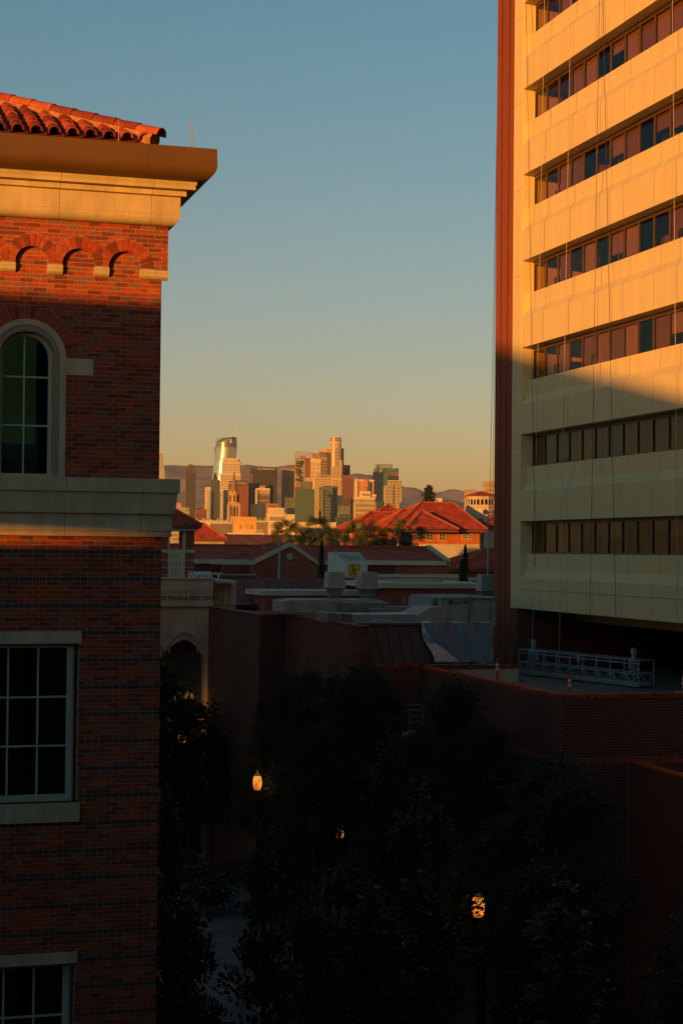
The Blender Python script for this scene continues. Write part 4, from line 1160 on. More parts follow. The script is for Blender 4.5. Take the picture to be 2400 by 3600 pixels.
# ------------------------------------------------------------------ cream stone entrance block with pointed arch
def entrance():
    O = P(752, 2126, 91.0); F = Frame(O)
    T = thing('stone_entrance_block', 'cream stone entrance block with pointed arch and carved lettering beside the brick hall', 'building', F)
    X = lambda px, py=2100, y=0: F.xz(px, py, y)[0]; Z = lambda py, px=680, y=0: F.xz(px, py, y)[1]
    CS = mat('entrance_stone', (.50, .40, .28), .85, .12, .7, bump=.1)
    xl = X(500); xr = X(752); ztop = Z(2037); zf = Z(2130); 
    # arch opening: centre 657, springs at y~2290?
    ax = X(648, 2300); w = X(718, 2350) - ax; zs = Z(2310); za = Z(2249)
    m = MB()
    def hgt(x):  # pointed arch height at offset
        t = min(1, abs(x) / w); 
        return zs + (za - zs) * (1 - t ** 1.7) ** .8
    n = 20
    for k in range(n):
        xa = ax - w + 2 * w * k / n; xb = ax - w + 2 * w * (k + 1) / n
        m.prism([(xa, hgt(xa - ax)), (xb, hgt(xb - ax)), (xb, zf), (xa, zf)], 0, .9, 'y')
    m.box(xl, ax - w, 0, .9, 0, zf); m.box(ax + w, xr, 0, .9, 0, zf)
    m.build('arch_wall', CS, T)
    m = MB()
    for k in range(24):    # moulding round the arch
        a0 = ax - 1.22 * w + 2.44 * w * k / 24; a1 = ax - 1.22 * w + 2.44 * w * (k + 1) / 24
        f = lambda x: zs + (za + .75 - zs) * (1 - min(1, abs(x - ax) / (1.22 * w)) ** 1.7) ** .8
        g = lambda x: max(zs if abs(x - ax) < w else zs, hgt(x - ax)) if abs(x - ax) < w else zs - .0
        m.prism([(a0, f(a0) - .32), (a1, f(a1) - .32), (a1, f(a1)), (a0, f(a0))], -.16, .0, 'y')
    m.box(ax - 1.25 * w, ax - 1.1 * w, -.16, 0, 0, zs + .1); m.box(ax + 1.1 * w, ax + 1.25 * w, -.16, 0, 0, zs + .1)
    m.build('arch_moulding', CS, T)
    m = MB(); m.box(ax - w, ax + w, .75, .8, 0, za); m.build('glazing', mat('dark_glazing', (.03, .045, .045), .12, .05, 1, spec=.8), T)
    m = MB(); m.box(ax - .04, ax + .04, .66, .76, 0, za); m.box(ax - w, ax + w, .66, .76, Z(2290) - .05, Z(2290) + .05); m.box(ax - w, ax + w, .66, .76, Z(2400) - .05, Z(2400) + .05); m.build('glazing_bar', DARKM, T)
    # fascia (with the joint lines), and vertical ribs below it
    m = MB(); m.box(xl, X(748), -.12, .9, zf, ztop); m.build('fascia', CS, T)
    m = MB()
    for py in (2075, 2083): m.box(xl, X(748), -.15, -.12, Z(py) - .02, Z(py) + .03)
    m.box(xl, X(750), -.2, -.12, zf - .03, zf + .1); m.box(xl, xr, -.2, .9, ztop, ztop + .1)
    m.build('fascia_moulding', CS, T)
    for px in (560, 574, 598, 622, 646, 671, 696, 722):
        m = MB(); x = X(px); m.box(x - .03, x + .03, -.05, 0, max(zs + .2, zf - 1.6 - .9 * (abs(px - 648) > 40)), zf - .04); m.build('rib', CS, T)
    x, z = F.xz(652, 2103, -.13)
    text('lettering', 'COLICH TRACK & FIELD CENTER', .32, mat('letter_dark', (.03, .02, .015), .7, 0), T, (X(648, 2103, -.14), -.14, z), ext=.01, sx=.80)
    # right part with recessed panels
    m = MB(); xa, xb, _, _ = boxpx(m, F, 754, 2040, 830, 2126, 1.2, 6.0); m.build('side_block', CS, T)
    for a, b in ((788, 800), (812, 824)):
        m = MB(); boxpx(m, F, a, 2056, b, 2126, 1.08, 1.2); m.build('pilaster', CS, T)
    m = MB(); m.box(X(754), X(832), -.0, 6.2, ztop - .2, ztop - .05); m.build('coping', CS, T)
    m = MB(); m.box(xl, xr, .9, 9, ztop - .6, ztop - .3); m.box(xl, xb, 6, 9, 0, ztop - .5); m.build('flat_roof', mat('roof_membrane', (.17, .15, .13)), T)
    # glass canopy frames on the roof
    S_ = thing('roof_frames', 'white slatted frames lying on the roof of the cream entrance block', 'roof structure', F)
    for i in range(9):
        m = MB(); m.cyl((X(668 + i * 10, 2036, 3), 3, ztop), (X(690 + i * 9, 2030, 3), 5, ztop + .35), .03, .03, 5); m.build('slat', mat('white_metal', (.55, .56, .54), .4, .05, 3), S_)
    m = MB(); m.box(X(770, 2036, 4), X(902, 2036, 4), 4, 4.4, ztop - .05, ztop + .22); m.build('bar', mat('white_metal', (.55, .56, .54)), S_)
    for i in range(22):
        m = MB(); x = X(772 + i * 6, 2036, 3.9); m.box(x, x + .04, 3.88, 4, ztop - .05, ztop + .2); m.build('slat', LOUV, S_)
entrance()
# ------------------------------------------------------------------ low tile roof with parapet, between hall and long hall
def low_wing():
    O = P(830, 2126, 104.0); F = Frame(O)
    T = thing('tiled_wing', 'low dark tiled wing with a cream parapet band behind the rooftop plant', 'building', F)
    X = lambda px, py=2100, y=0: F.xz(px, py, y)[0]; Z = lambda py, px=1000, y=0: F.xz(px, py, y)[1]
    DT = mat('tile_dark_far', (.22, .06, .035), .85, .4, 2.5)
    m = MB(); z0 = Z(2128, 900); z1 = Z(2058, 900)
    roof_face(m, [(X(830), 0, z0), (X(1345, 2128), 0, z0), (X(1345), 6.5, z1 + .3), (X(830), 6.5, z1 + .3)], .22, .06); m.build('tile_slope', DT, T, kind='stuff')
    m = MB(); boxpx(m, F, 828, 2050, 1352, 2062, 6.4, 6.8); m.build('roof_edge', mat('black_flashing', (.03, .03, .03), .7, .1, 1), T)
    m = MB(); m.box(X(830), X(1345), .05, 13, 0, z0 - .05); m.box(X(830), X(1345), 6.8, 13, 0, Z(2064, 900)); m.build('wall', BMID, T)
    m = MB(); boxpx(m, F, 830, 2126, 1005, 2137, -.25, .0); m.build('gutter', mat('black_flashing', (.03, .03, .03)), T)
    m = MB(); boxpx(m, F, 918, 2076, 1300, 2094, -2.2, 2.0); m.build('parapet_band', CREAMB, T)
    m = MB(); boxpx(m, F, 932, 2094, 1300, 2160, -2.1, 2.0); m.build('parapet_wall', BMID, T)
    # right-hand brick block with cream cap
    O2 = P(1345, 2126, 101.0); F2 = Frame(O2)
    B = thing('brick_block', 'long brick block with a cream cap behind the air handling unit', 'building', F2)
    m = MB(); xa, xb, zb, zt = boxpx(m, F2, 1372, 2069, 1760, 2140, 0, 9); m.box(xa, xb, 0.05, 8.9, 0, zb); m.build('wall', BMID, B)
    m = MB(); boxpx(m, F2, 1340, 2050, 1762, 2069, -.25, 9.2); m.build('coping', CREAMB, B)
    m = MB(); a, z = F2.xz(1385, 2040, 4); m.box(a, a + 3.2, 4, 6, zt + .25, zt + .42); b, _ = F2.xz(1508, 2040, 4); m.box(b, b + .07, 4, 4.1, zt + .25, zt + .75); m.build('roof_clutter', GREYM, B)
    # tiled side slope between them
    m = MB(); xq = X(1290); roof_face(m, [(X(1240, 2126, -.5), -.6, Z(2130, 1300)), (X(1372, 2126, -.5), -.6, Z(2130, 1300) - .2), (X(1340, 2056, -.5), 5.6, Z(2050, 1300) + .2), (X(1255, 2056, -.5), 5.6, Z(2050, 1300) + .2)], .22, .06); m.build('tile_slope', DT, T, kind='stuff')
low_wing()
# ------------------------------------------------------------------ long tiled hall with gable
def long_hall():
    O = P(1120, 2040, 135.0); F = Frame(O)
    T = thing('gabled_hall', 'long brick hall with red tile roof, cream eaves band and a gable with round vent', 'building', F)
    X = lambda px, py=2000, y=0: F.xz(px, py, y)[0]; Z = lambda py, px=1000, y=0: F.xz(px, py, y)[1]
    gy = -3.0
    yr = 4.5
    xl = X(560); xr = X(1578, 2000)
    ze = Z(1969, 1000); zr = F.xz(1000, 1922, yr)[1]
    m = MB(); roof_face(m, [(xl, -.2, ze), (xr - .4, -.2, ze), (xr - .4, yr, zr), (xl, yr, zr)], .2, .05); R = m.build('roof', TILEFAR, T)
    m = MB(); roof_face(m, [(xr - .4, 2 * yr, ze), (xl, 2 * yr, ze), (xl, yr, zr), (xr - .4, yr, zr)], .2, .05); m.build('back_slope', TILEFAR, R)
    m = MB(); x = xl
    while x < xr - .4: m.cyl((x, yr, zr + .04), (x + .42, yr, zr + .06), .13, .12, 6); x += .45
    m.build('ridge_tile', TILE[0], R, kind='stuff')
    m = MB(); zb = ze - .32; m.box(xl, X(885), -.35, -.05, zb, ze + .03); m.box(X(1125), xr, -.35, -.05, zb, ze + .03); m.build('eaves_band', CREAMB, T)
    # raked gable end at the right
    m = MB(); m.prism([(-.35, ze - .3), (-.35, ze + .12), (yr, zr + .25), (2 * yr, ze + .12), (2 * yr, ze - .3), (yr, zr - .2)], xr - .4, xr, 'x'); m.build('gable_coping', CREAMB, T)
    m = MB(); m.box(xl, xr - .05, 0, 2 * yr - .2, 0, zb); m.prism([(0, zb), (2 * yr - .2, zb), (yr, zr - .2)], xr - .45, xr - .41, 'x'); m.build('wall', BMID, T)
    # louvred strips (slats as parts)
    for a, b, c, d in ((560, 1984, 868, 2011), (1124, 1986, 1176, 2014), (1292, 1986, 1388, 2015)):
        xa, za = F.xz(a, c and b, -.06); xb, zb2 = F.xz(c, d, -.06); n = 7
        for k in range(n):
            m = MB(); z = zb2 + (za - zb2) * k / n; m.box(xa, xb, -.12, -.02, z + .02, z + .075); m.build('louvre_slat', LOUV, T)
        m = MB(); m.box(xa, xb, -.02, -.0, zb2, za); m.build('louvre_back', mat('louvre_back', (.08, .03, .02), .9, 0), T)
    m = MB(); boxpx(m, F, 560, 2011, 879, 2022, -.9, 0); m.build('ledge', CREAMB, T)
    m = MB(); boxpx(m, F, 1322, 2018, 1618, 2030, -3.9, -3.5); m.build('ledge', CREAMB, T)
    m = MB(); boxpx(m, F, 1328, 2030, 1618, 2054, -3.7, -.0); m.build('low_wall', mat('cream_wall', (.46, .39, .27), .9, .12, .8), T)
    # gable front
    xg0, zg0 = F.xz(892, 1984, gy); xg1, _ = F.xz(1115, 1984, gy); xa, za = F.xz(1020, 1921, gy); 
    m = MB(); m.prism([(xg0, 0), (xg1, 0), (xg1, zg0), (xa, za), (xg0, zg0)], gy, 0, 'y'); m.box(X(790, 2000, gy + 1.5), xg0, gy + 1.5, 0, 0, Z(1986, 840)); Gb = m.build('gable_wall', BMID, T)
    def rake(x0, z0, x1, z1, w=.28):
        d = Vector((x1 - x0, z1 - z0)).normalized(); n_ = Vector((-d.y, d.x)) * w
        if n_.y < 0: n_ = -n_
        return [(x0, z0), (x1, z1), (x1 + n_.x * 0, z1 + w * 1.15), (x0, z0 + w * 1.15)]
    m = MB(); m.prism(rake(xg0, zg0, xa, za), gy - .15, gy + .3, 'y'); m.prism(rake(xg1, zg0, xa, za), gy - .152, gy + .298, 'y'); m.box(xg1 - .02, xg1 + .45, gy - .15, gy + .3, zg0 - .02, zg0 + .3); m.box(xg0 - 3.2, xg0 + .02, gy - .15, gy + .3, zg0 - .02, zg0 + .3)
    m.build('rake_coping', CREAMB, Gb)
    # gable roof slopes running back
    m = MB(); roof_face(m, [(xg0 - .1, 4, zg0 + .2), (xg0 - .1, gy + .3, zg0 + .2), (xa, gy + .3, za + .22), (xa, 4.0, za + .22)], .2, .05); roof_face(m, [(xg1 + .1, gy + .3, zg0 + .2), (xg1 + .1, 4, zg0 + .2), (xa, 4, za + .22), (xa, gy + .3, za + .22)], .2, .05); m.build('gable_roof', TILEFAR, Gb)
    cx, cz = F.xz(1019, 1957, gy - .1); m = MB(); m.cyl((cx, gy - .12, cz), (cx, gy, cz), .24, .24, 20); m.build('round_vent', CREAMB, Gb)
    m = MB(); m.cyl((cx, gy - .14, cz), (cx, gy - .11, cz), .17, .17, 20); m.build('vent_panel', mat('vent_pale', (.42, .34, .25), .9, 0), Gb)
    m = MB()      # relief panel of pale bricks
    for i in range(14):
        for j in range(8):
            x = X(998, 2020, gy) + i * .15; z = Z(2038, 1000, gy) + j * .13
            m.box(x, x + .07, gy - .02, gy, z, z + .06)
    m.build('relief_brick', mat('brick_relief', (.30, .10, .06), .9, .1, 3), Gb, kind='stuff')
    for px in (938, 955, 990, 1015, 1038):   # skylights by the ridge
        pass
    for k, px in enumerate((941, 965, 992, 1015)):
        m = MB(); x, z = F.xz(px, 1925, 1.0); m.box(x - .3, x + .3, .6, 1.6, z - .12, z + .08); m.build('skylight', mat('skylight_frame', (.2, .22, .23), .3, .1, 1, spec=.8), T)
    # right lower tiled wing
    F3 = Frame(P(1580, 2000, 150.0)); B = thing('tiled_lodge', 'low hipped red tile roof at the right, behind the two cypresses', 'building', F3)
    x0, z0 = F3.xz(1600, 2001, 0); hip_roof(B, x0, x0 + 16, 0, 9, z0, F3.xz(1690, 1931, 4.5)[1] - z0, None, .2, .05)
    m = MB(); m.box(x0 + .5, x0 + 15.5, .5, 8.5, 0, z0 - .2); m.build('wall', BMID, B)
    m = MB(); boxpx(m, F3, 1617, 2033, 1760, 2056, -14, -10); m.build('low_wall', mat('cream_wall', (.46, .39, .27)), B)
    m = MB(); boxpx(m, F3, 1660, 2042, 1672, 2049, -14.1, -14); m.build('window', BLACK, B)
long_hall()
# ------------------------------------------------------------------ sign box with shield
def sign_box():
    F = Frame(P(1176, 2048, 112.0), R_(14))
    T = thing('sign_box', 'white roof screen box with a gold shield emblem and track lettering', 'sign', F)
    WM = mat('white_stucco', (.60, .60, .54), .85, .06, 1)
    X = lambda px, py=2000, y=0: F.xz(px, py, y)[0]; Z = lambda py, px=1230, y=0: F.xz(px, py, y)[1]
    xa, xb = X(1210), X(1291); zt = Z(1972); zb = Z(2050); zt2 = Z(1941); xl = X(1177)
    D = 2.6
    m = MB(); m.box(xa, xb, 0, .12, zb, zt); m.build('front_panel', WM, T)
    m = MB()
    # left wing wall: slants back to the left, taller towards the back
    bl = (xl, 1.9)
    m.face([(xa, 0, zb), (xa, 0, zt), (bl[0], bl[1], Z(1941, 1177, 1.9)), (bl[0], bl[1], zb)]); m.face([(xa + .08, .1, zb), (xa + .08, .1, zt), (bl[0] + .1, bl[1] + .05, Z(1941, 1177, 1.9)), (bl[0] + .1, bl[1] + .05, zb)])
    m.face([(xa, 0, zt), (xa + .08, .1, zt), (bl[0] + .1, bl[1] + .05, Z(1941, 1177, 1.9)), (bl[0], bl[1], Z(1941, 1177, 1.9))])
    m.build('side_panel', WM, T)
    zk = F.xz(1230, 1941, 1.9)[1]; xk = F.xz(1266, 1941, 1.9)[0]
    m = MB(); m.box(xl, xk, 1.95, 2.05, zb, zk); m.build('back_panel', WM, T)
    m = MB(); m.face([(xb, .05, zb), (xb, .05, zt), (xk, 1.95, zk), (xk, 1.95, zb)]); m.face([(xb - .1, .06, zb), (xk - .1, 1.95, zb), (xk - .1, 1.95, zk), (xb - .1, .06, zt)]); m.build('side_panel', WM, T)
    # shield
    cx, cz = F.xz(1245, 2005, -.02); s = (F.xz(1265.5, 2005, -.02)[0] - F.xz(1224.5, 2005, -.02)[0]) / 2; h = s * 1.15
    pts = [(0, 1.0), (.28, .86), (.62, .80), (.82, .90), (1.0, .66), (.90, .35), (.88, 0), (.98, -.38), (.84, -.66), (.45, -.84), (0, -1.02)]
    pts = pts + [(-x, z) for x, z in pts[1:-1][::-1]]
    RD = mat('emblem_red', (.24, .015, .012), .6, 0); GO = mat('emblem_gold', (.70, .40, .03), .6, 0)
    m = MB(); m.prism([(cx + x * s * 1.0, cz + z * h) for x, z in pts], -.02, 0, 'y'); E = m.build('shield_emblem', RD, T)
    m = MB(); m.prism([(cx + x * s * .92, cz + z * h * .93) for x, z in pts], -.028, -.02, 'y'); m.build('shield_field', GO, E)
    text('letter', 'S', s * 1.35, RD, E, (cx - s * .20, -.034, cz + h * .28), ext=.006); text('letter', 'C', s * 1.35, RD, E, (cx + s * .16, -.040, cz - h * .22), ext=.006)
    for dx in (0.012, -.012): text('letter', 'S', s * 1.35, RD, E, (cx - s * .20 + dx, -.033, cz + h * .28), ext=.006); text('letter', 'C', s * 1.35, RD, E, (cx + s * .16 + dx, -.039, cz - h * .22), ext=.006)
    z = Z(2042); text('lettering', 'TRACK & FIELD', .20, mat('letter_black', (.015, .012, .02), .7, 0), T, (X(1217, 2042, -.01), -.012, z), ext=.006, align='LEFT', sx=1.05)
    m = MB(); xc, zc = F.xz(1181, 1936, 1.9); m.cyl((xc, 1.9, zk), (xc, 1.9, zk + .18), .02, .02, 6); m.box(xc - .1, xc + .05, 1.6, 1.95, zk + .15, zk + .25); m.build('camera_unit', GREYM, T)
    m = MB(); pr = None
    for k in range(14):
        t = k / 13; p = (xk - .1 - (xk - xl - .5) * t, 1.85, zk - .15 - .25 * abs(math.sin(t * 5)) - (.3 if k == 0 else 0))
        if pr: m.cyl(pr, p, .015, .015, 5)
        pr = p
    m.build('cable', DARKM, T, kind='stuff')
sign_box()
# ------------------------------------------------------------------ belvedere tower behind the left building
def belvedere():
    O = P(683, 2040, 118.0); F = Frame(O)
    T = thing('belvedere_tower', 'brick and cream bell tower with open top and tile roof, close behind the left building', 'tower', F)
    X = lambda px, py=1950, y=0: F.xz(px, py, y)[0]; Z = lambda py, px=620, y=0: F.xz(px, py, y)[1]
    x0, x1 = X(562), X(683); D = x1 - x0
    zt = Z(1866); zb = Z(1932)
    sl = [(X(562), X(596)), (X(650), X(683))]
    xc = [(X(562), X(590)), (X(652), X(683))]
    for a, b in xc:
        for ya, yb in ((0, .62), (D - .62, D)):
            m = MB(); m.box(a, b, ya, yb, zb, zt); m.build('pier', BMID, T)
    m = MB()
    for a, b in ((X(590), X(596)), (X(645), X(652))): m.box(a, b, .02, .5, zb, zt)
    m.build('jamb', CREAMB, T)
    m = MB(); m.box(x0 - .25, x1 + .18, -.25, D + .25, zt, Z(1852)); m.box(x0 - .35, x1 + .28, -.35, D + .35, Z(1852), Z(1846)); m.build('cornice', CREAMB, T)
    hip_roof(T, x0 - .5, x1 + .4, -.5, D + .5, Z(1846), 1.1, None, .3, .07)
    m = MB(); m.box(x0 - .05, x1 + .05, -.06, D, Z(1942), zb); m.build('string_course', CREAMB, T)
    m = MB(); m.box(x0, x1, 0, D, 0, Z(1942)); m.build('shaft', BMID, T)
    m = MB(); xa, xb = X(591), X(650); m.box(xa, xb, -.05, 0, 8, Z(1942)); m.build('cream_panel', CREAMB, T)
    m = MB()
    for k in range(5):
        z = Z(1943 + 26 * k); m.box(x0 - .01, xa - .005, -.03, 0, z - .02, z + .02); m.box(xb + .005, x1 + .01, -.03, 0, z - .02, z + .02); m.box(xa, xb, -.06, -.05, z - .015, z + .01)
    m.build('joint_band', CREAMB, T)
    m = MB()
    for k in range(4):
        for i in range(3):
            for j in range(3):
                x = X(607 + 13 * i); z = Z(1949 + 26 * k + 5 * j); m.box(x - .045, x + .045, -.062, -.05, z - .02, z + .02)
    m.build('vent_hole', DARKM, T)
belvedere()
# ------------------------------------------------------------------ hipped roofs further back
def houses_back():
    F = Frame(P(870, 1925, 158.0)); X = lambda px, py=1925, y=0: F.xz(px, py, y)[0]; Z = lambda py, px=760, y=0: F.xz(px, py, y)[1]
    T = thing('tiled_pavilion', 'red hipped tile roof over a cream wall, right beside the bell tower', 'building', F)
    x0, x1 = X(655), X(800); z = Z(1895); hip_roof(T, x0, x1, 0, x1 - x0, z, F.xz(716, 1841, (x1 - x0) / 2)[1] - z, None, .2, .05)
    m = MB(); m.box(x0 + .3, X(802) - .3, .3, x1 - x0 - .3, 0, z - .2); m.build('wall', mat('cream_wall', (.46, .39, .27)), T)
    F = Frame(P(980, 1925, 172.0)); X = lambda px, py=1925, y=0: F.xz(px, py, y)[0]; Z = lambda py, px=900, y=0: F.xz(px, py, y)[1]
    T = thing('dark_tiled_house', 'wide dark tile roof with a small cream gable, behind the gabled hall', 'building', F)
    z = Z(1925); DTR = mat('tile_brown', (.20, .075, .05), .85, .3, 1.5)
    m = MB(); roof_face(m, [(X(770), 0, z), (X(1150), 0, z), (X(1150), 5, F.xz(900, 1880, 5)[1]), (X(800), 5, F.xz(900, 1880, 5)[1])], .26, .06); m.build('roof', DTR, T)
    m = MB(); m.box(X(775), X(1150), .2, 8, 0, z - .05); m.build('wall', BMID, T)
    m = MB(); xa = X(888, 1912, -.5); m.prism([(xa - .75, Z(1924, 890, -.5)), (xa + .75, Z(1924, 890, -.5)), (xa, Z(1912, 890, -.5))], -.5, .8, 'y'); m.build('small_gable', CREAMB, T)
    # wide brick house with big hipped roof
    F = Frame(P(1700, 1950, 205.0)); X = lambda px, py=1870, y=0: F.xz(px, py, y)[0]; Z = lambda py, px=1500, y=0: F.xz(px, py, y)[1]
    T = thing('red_hipped_house', 'wide orange brick house under a large red hipped tile roof behind the palms', 'building', F)
    WB = brickmat('brick_orange_far', (.50, .14, .05), (.42, .10, .04), (.45, .18, .09), .6, .2, 'both')
    WBM = mat('wall_brick_far', (.50, .135, .05), .9, .12, .6)
    xa, xb = X(1175), X(1690); ze = Z(1860, 1500)
    ap = F.xz(1482, 1769, 9)
    def rf(parts_, per=.26):
        for f in parts_:
            m = MB(); roof_face(m, f, per, .06); m.build('tile_slope', TILEFAR, T)
    def V3(px, py, y): x, z = F.xz(px, py, y); return (x, y, z)
    # three stepped masses, each under its own hips, the farthest at the left
    xA, xBk, xM = X(1234, 1862, 9), X(1350, 1862, 3), X(1392, 1862, -1)
    def hips(xl, y0, y1, xr, p0, p1, m_end=False):
        ym = (y0 + y1) / 2; A_, B_, C_, D_ = (xl, y0, ze), (xr, y0, ze), (xr, y1, ze), (xl, y1, ze); r0 = V3(*p0, ym); r1 = V3(*p1, ym); r1 = (r1[0], ym, r0[2])
        rf([[A_, B_, r1, r0], [D_, A_, r0]] + ([[B_, C_, r1]] if m_end else []) + [[C_, D_, r0, r1]]); return [(A_, r0), (D_, r0), (r0, r1)] + ([(B_, r1)] if m_end else [])
    cp = hips(xA, 9, 17, X(1480, 1862, 9), (1304, 1801), (1440, 1801)) + hips(xBk, 3, 10, X(1560, 1862, 3), (1419, 1790), (1530, 1790)) + hips(xM, -1, 12.5, xb + .5, (1482, 1768), (1592, 1776), True)
    q = V3(1366, 1774, 20); rf([[(X(1290, 1862, 15), 15, ze + 1), (X(1470, 1862, 15), 15, ze + 1), q], [(X(1290, 1862, 15), 24, ze + 1), (X(1290, 1862, 15), 15, ze + 1), q]]); cp += [((X(1290, 1862, 15), 15, ze + 1), q), ((X(1470, 1862, 15), 15, ze + 1), q)]
    S0, S1 = (X(1430, 1862, -2.6), -2.6, ze - .06), (X(1614, 1862, -2.6), -2.6, ze - .06); a_ = V3(1484, 1797, 1.2); a2 = (a_[0], 4.5, a_[2])
    rf([[S0, S1, a_], [S1, (S1[0] - 2.6, 3.6, ze + 2.0), a2, a_], [(S0[0], 3.6, ze - .06), S0, a_, a2]]); cp += [(S0, a_), (S1, a_)]
    m = MB()
    for a, b in cp:
        a, b = Vector(a), Vector(b); m.cyl(a + Vector((0, 0, .08)), b + Vector((0, 0, .10)), .10, .10, 6)
    m.build('ridge_cap', mat('ridge_tile', (.42, .11, .05), .8, .2, 2), T)
    m = MB(); m.box(xM + .1, xb + .4, -.9, 12, ze - .3, ze - .03); m.box(xBk + .1, xM, 3.1, 10, ze - .31, ze - .04); m.box(xA + .1, xBk, 9.1, 16.9, ze - .32, ze - .05); m.box(S0[0] + .1, S1[0] - .1, -2.5, -.9, ze - .4, ze - .1); m.build('eave', mat('eave_dark', (.16, .06, .035), .8, .1, 2), T)
    z1 = Z(1912, 1500); m = MB(); m.box(xM + .8, xb, 0, 12, z1, ze - .2); m.box(xBk + .8, xM + .8, 3.8, 9.5, z1 - 2, ze - .2); m.box(xA + .8, xBk + .8, 9.8, 16.4, z1 - 2, ze - .2); m.build('wall', WBM, T)
    m = MB(); m.box(xM + .75, xb + .06, -.12, 12, Z(1914, 1500), z1); m.box(xM + .8, xb, .02, 12, 0, Z(1914, 1500)); m.box(xBk + .8, xM + .8, 3.85, 9.5, 0, z1 - 2); m.box(xA + .8, xBk + .8, 9.85, 16.4, 0, z1 - 2); m.build('cream_base', CREAMB, T)
    for py_, pz in ((1203, 1877), (1216, 1877), (1229, 1877)):
        yy, zz = F.yz(py_, pz, xA + .8); m = MB(); m.box(xA + .72, xA + .84, yy - .45, yy + .45, zz - .75, zz); Wd = m.build('window', CREAMB, T); m = MB(); m.box(xA + .70, xA + .72, yy - .3, yy + .3, zz - .65, zz - .1); m.build('pane', mat('far_pane', (.06, .05, .045), .3, .1, 1), Wd)
    for a, b, c, d in ((1463, 1874, 1475, 1899), (1497, 1875, 1521, 1901), (1541, 1875, 1565, 1901), (1624, 1877, 1642, 1896), (1642, 1877, 1659, 1896)):
        y = -.05
        m = MB(); boxpx(m, F, a, b, c, d, y - .06, y + .05); Wd = m.build('window', CREAMB, T)
        m = MB(); x0, x1, z0_, z1_ = boxpx(m, F, a + 2.5, b + 3, c - 2.5, d - 3, y - .08, y - .06); m.build('pane', mat('far_pane', (.06, .05, .045), .3, .1, 1), Wd)
        m = MB(); m.box((x0 + x1) / 2 - .03, (x0 + x1) / 2 + .03, y - .1, y - .08, z0_, z1_); m.box(x0, x1, y - .1, y - .08, (z0_ + z1_) / 2 - .03, (z0_ + z1_) / 2 + .03); m.build('glazing_bar', CREAMB, Wd)
    m = MB(); x = X(1687, 1900, -.2); m.cyl((x, -.2, 5), (x, -.2, ze - .2), .09, .09, 6); m.build('downpipe', DARKM, T)
    m = MB(); x = xM + .8
    while x < xb: m.box(x, x + .12, -.9, 0, ze - .42, ze - .3); x += .55
    m.build('rafter_end', LOUV, T, kind='stuff')
    # right neighbour
    F2 = Frame(P(1760, 1900, 209.0)); T = thing('cream_and_brick_house', 'cream and brick house with tile roof cut off by the tower brick pier', 'building', F2)
    x0 = F2.xz(1699, 1880, 0)[0]; z1 = F2.xz(1740, 1842, 0)[1]
    m = MB(); m.box(x0, x0 + 14, 0, 10, F2.xz(1740, 1867, 0)[1], z1); m.build('wall', WBM, T)
    m = MB(); m.box(x0, x0 + 14, .03, 10, 0, F2.xz(1740, 1867, 0)[1]); m.build('cream_base', CREAMB, T)
    hip_roof(T, x0 - .3, x0 + 14, -.8, 10.5, z1, 2.3, None, .26, .06)
    # octagonal lantern tower
    Y = 215.0; c = P(1690, 1800, Y); T = thing('lantern_tower', 'cream lantern tower with arched openings and red pyramid roof at the right', 'tower', loc=(c.x, c.y, 0), rz=R_(22))
    zs = lambda py: P(1690, py, Y).z
    r = (P(1752, 1800, Y).x - P(1634, 1800, Y).x) / 2 * .98; n = 8
    def ringoct(r_, z0, z1, r2=None): return [(r_, z0), (r2 or r_, z1)]
    m = MB(); m.lathe((0, 0, 0), [(r, 0), (r, zs(1786)), (r * 1.04, zs(1784)), (r * .93, zs(1783))], 8); m.build('base', CREAMB, T)
    m = MB(); m.lathe((0, 0, 0), [(r * .7, zs(1784)), (r * .7, zs(1750))], 8); m.build('inner_core', mat('lantern_dark', (.07, .05, .035), .9, 0), T)
    m = MB(); m.lathe((0, 0, 0), [(r * .95, zs(1756)), (r * .95, zs(1749)), (r * 1.04, zs(1748)), (r * 1.04, zs(1745)), (.2, zs(1745))], 8); m.build('cornice', CREAMB, T)
    # arcade: piers + arch heads
    for k in range(8):
        a0 = 2 * math.pi * k / 8; p0 = Vector((math.cos(a0), math.sin(a0), 0)) * r * .95; p1 = Vector((math.cos(a0 + math.pi / 4), math.sin(a0 + math.pi / 4), 0)) * r * .95
        Wd = (p1 - p0).length; d = (p1 - p0).normalized(); nn = Vector((d.y, -d.x, 0))
        zl, zh = zs(1784), zs(1755); m = MB()
        for i in range(3):
            w = Wd / 3; cx = w * (i + .5); ra = w * .33
            for (sa, sb) in ((i * w, cx - ra), (cx + ra, (i + 1) * w)):
                q = [p0 + d * sa, p0 + d * sb]; m.quad((*q[0].xy, zl), (*q[1].xy, zl), (*q[1].xy, zh), (*q[0].xy, zh))
            for j in range(6):
                ta, tb = math.pi * j / 6, math.pi * (j + 1) / 6; xa_, xb_ = cx + ra * math.cos(tb), cx + ra * math.cos(ta)
                za, zb_ = zh - ra * 1.3 + ra * math.sin(tb), zh - ra * 1.3 + ra * math.sin(ta)
                q0, q1 = p0 + d * xa_, p0 + d * xb_; m.quad((*q0.xy, za), (*q1.xy, zb_), (*q1.xy, zh + .01), (*q0.xy, zh + .01))
            q0, q1 = p0 + d * (cx - ra), p0 + d * (cx + ra); m.quad((*q0.xy, zl), (*q1.xy, zl), (*q1.xy, zl + .3), (*q0.xy, zl + .3))
        m.build('arcade', CREAMB, T)
    zc = zs(1746); rr = r * 1.13; apx = Vector((0, 0, zs(1726))); 
    Rf = None
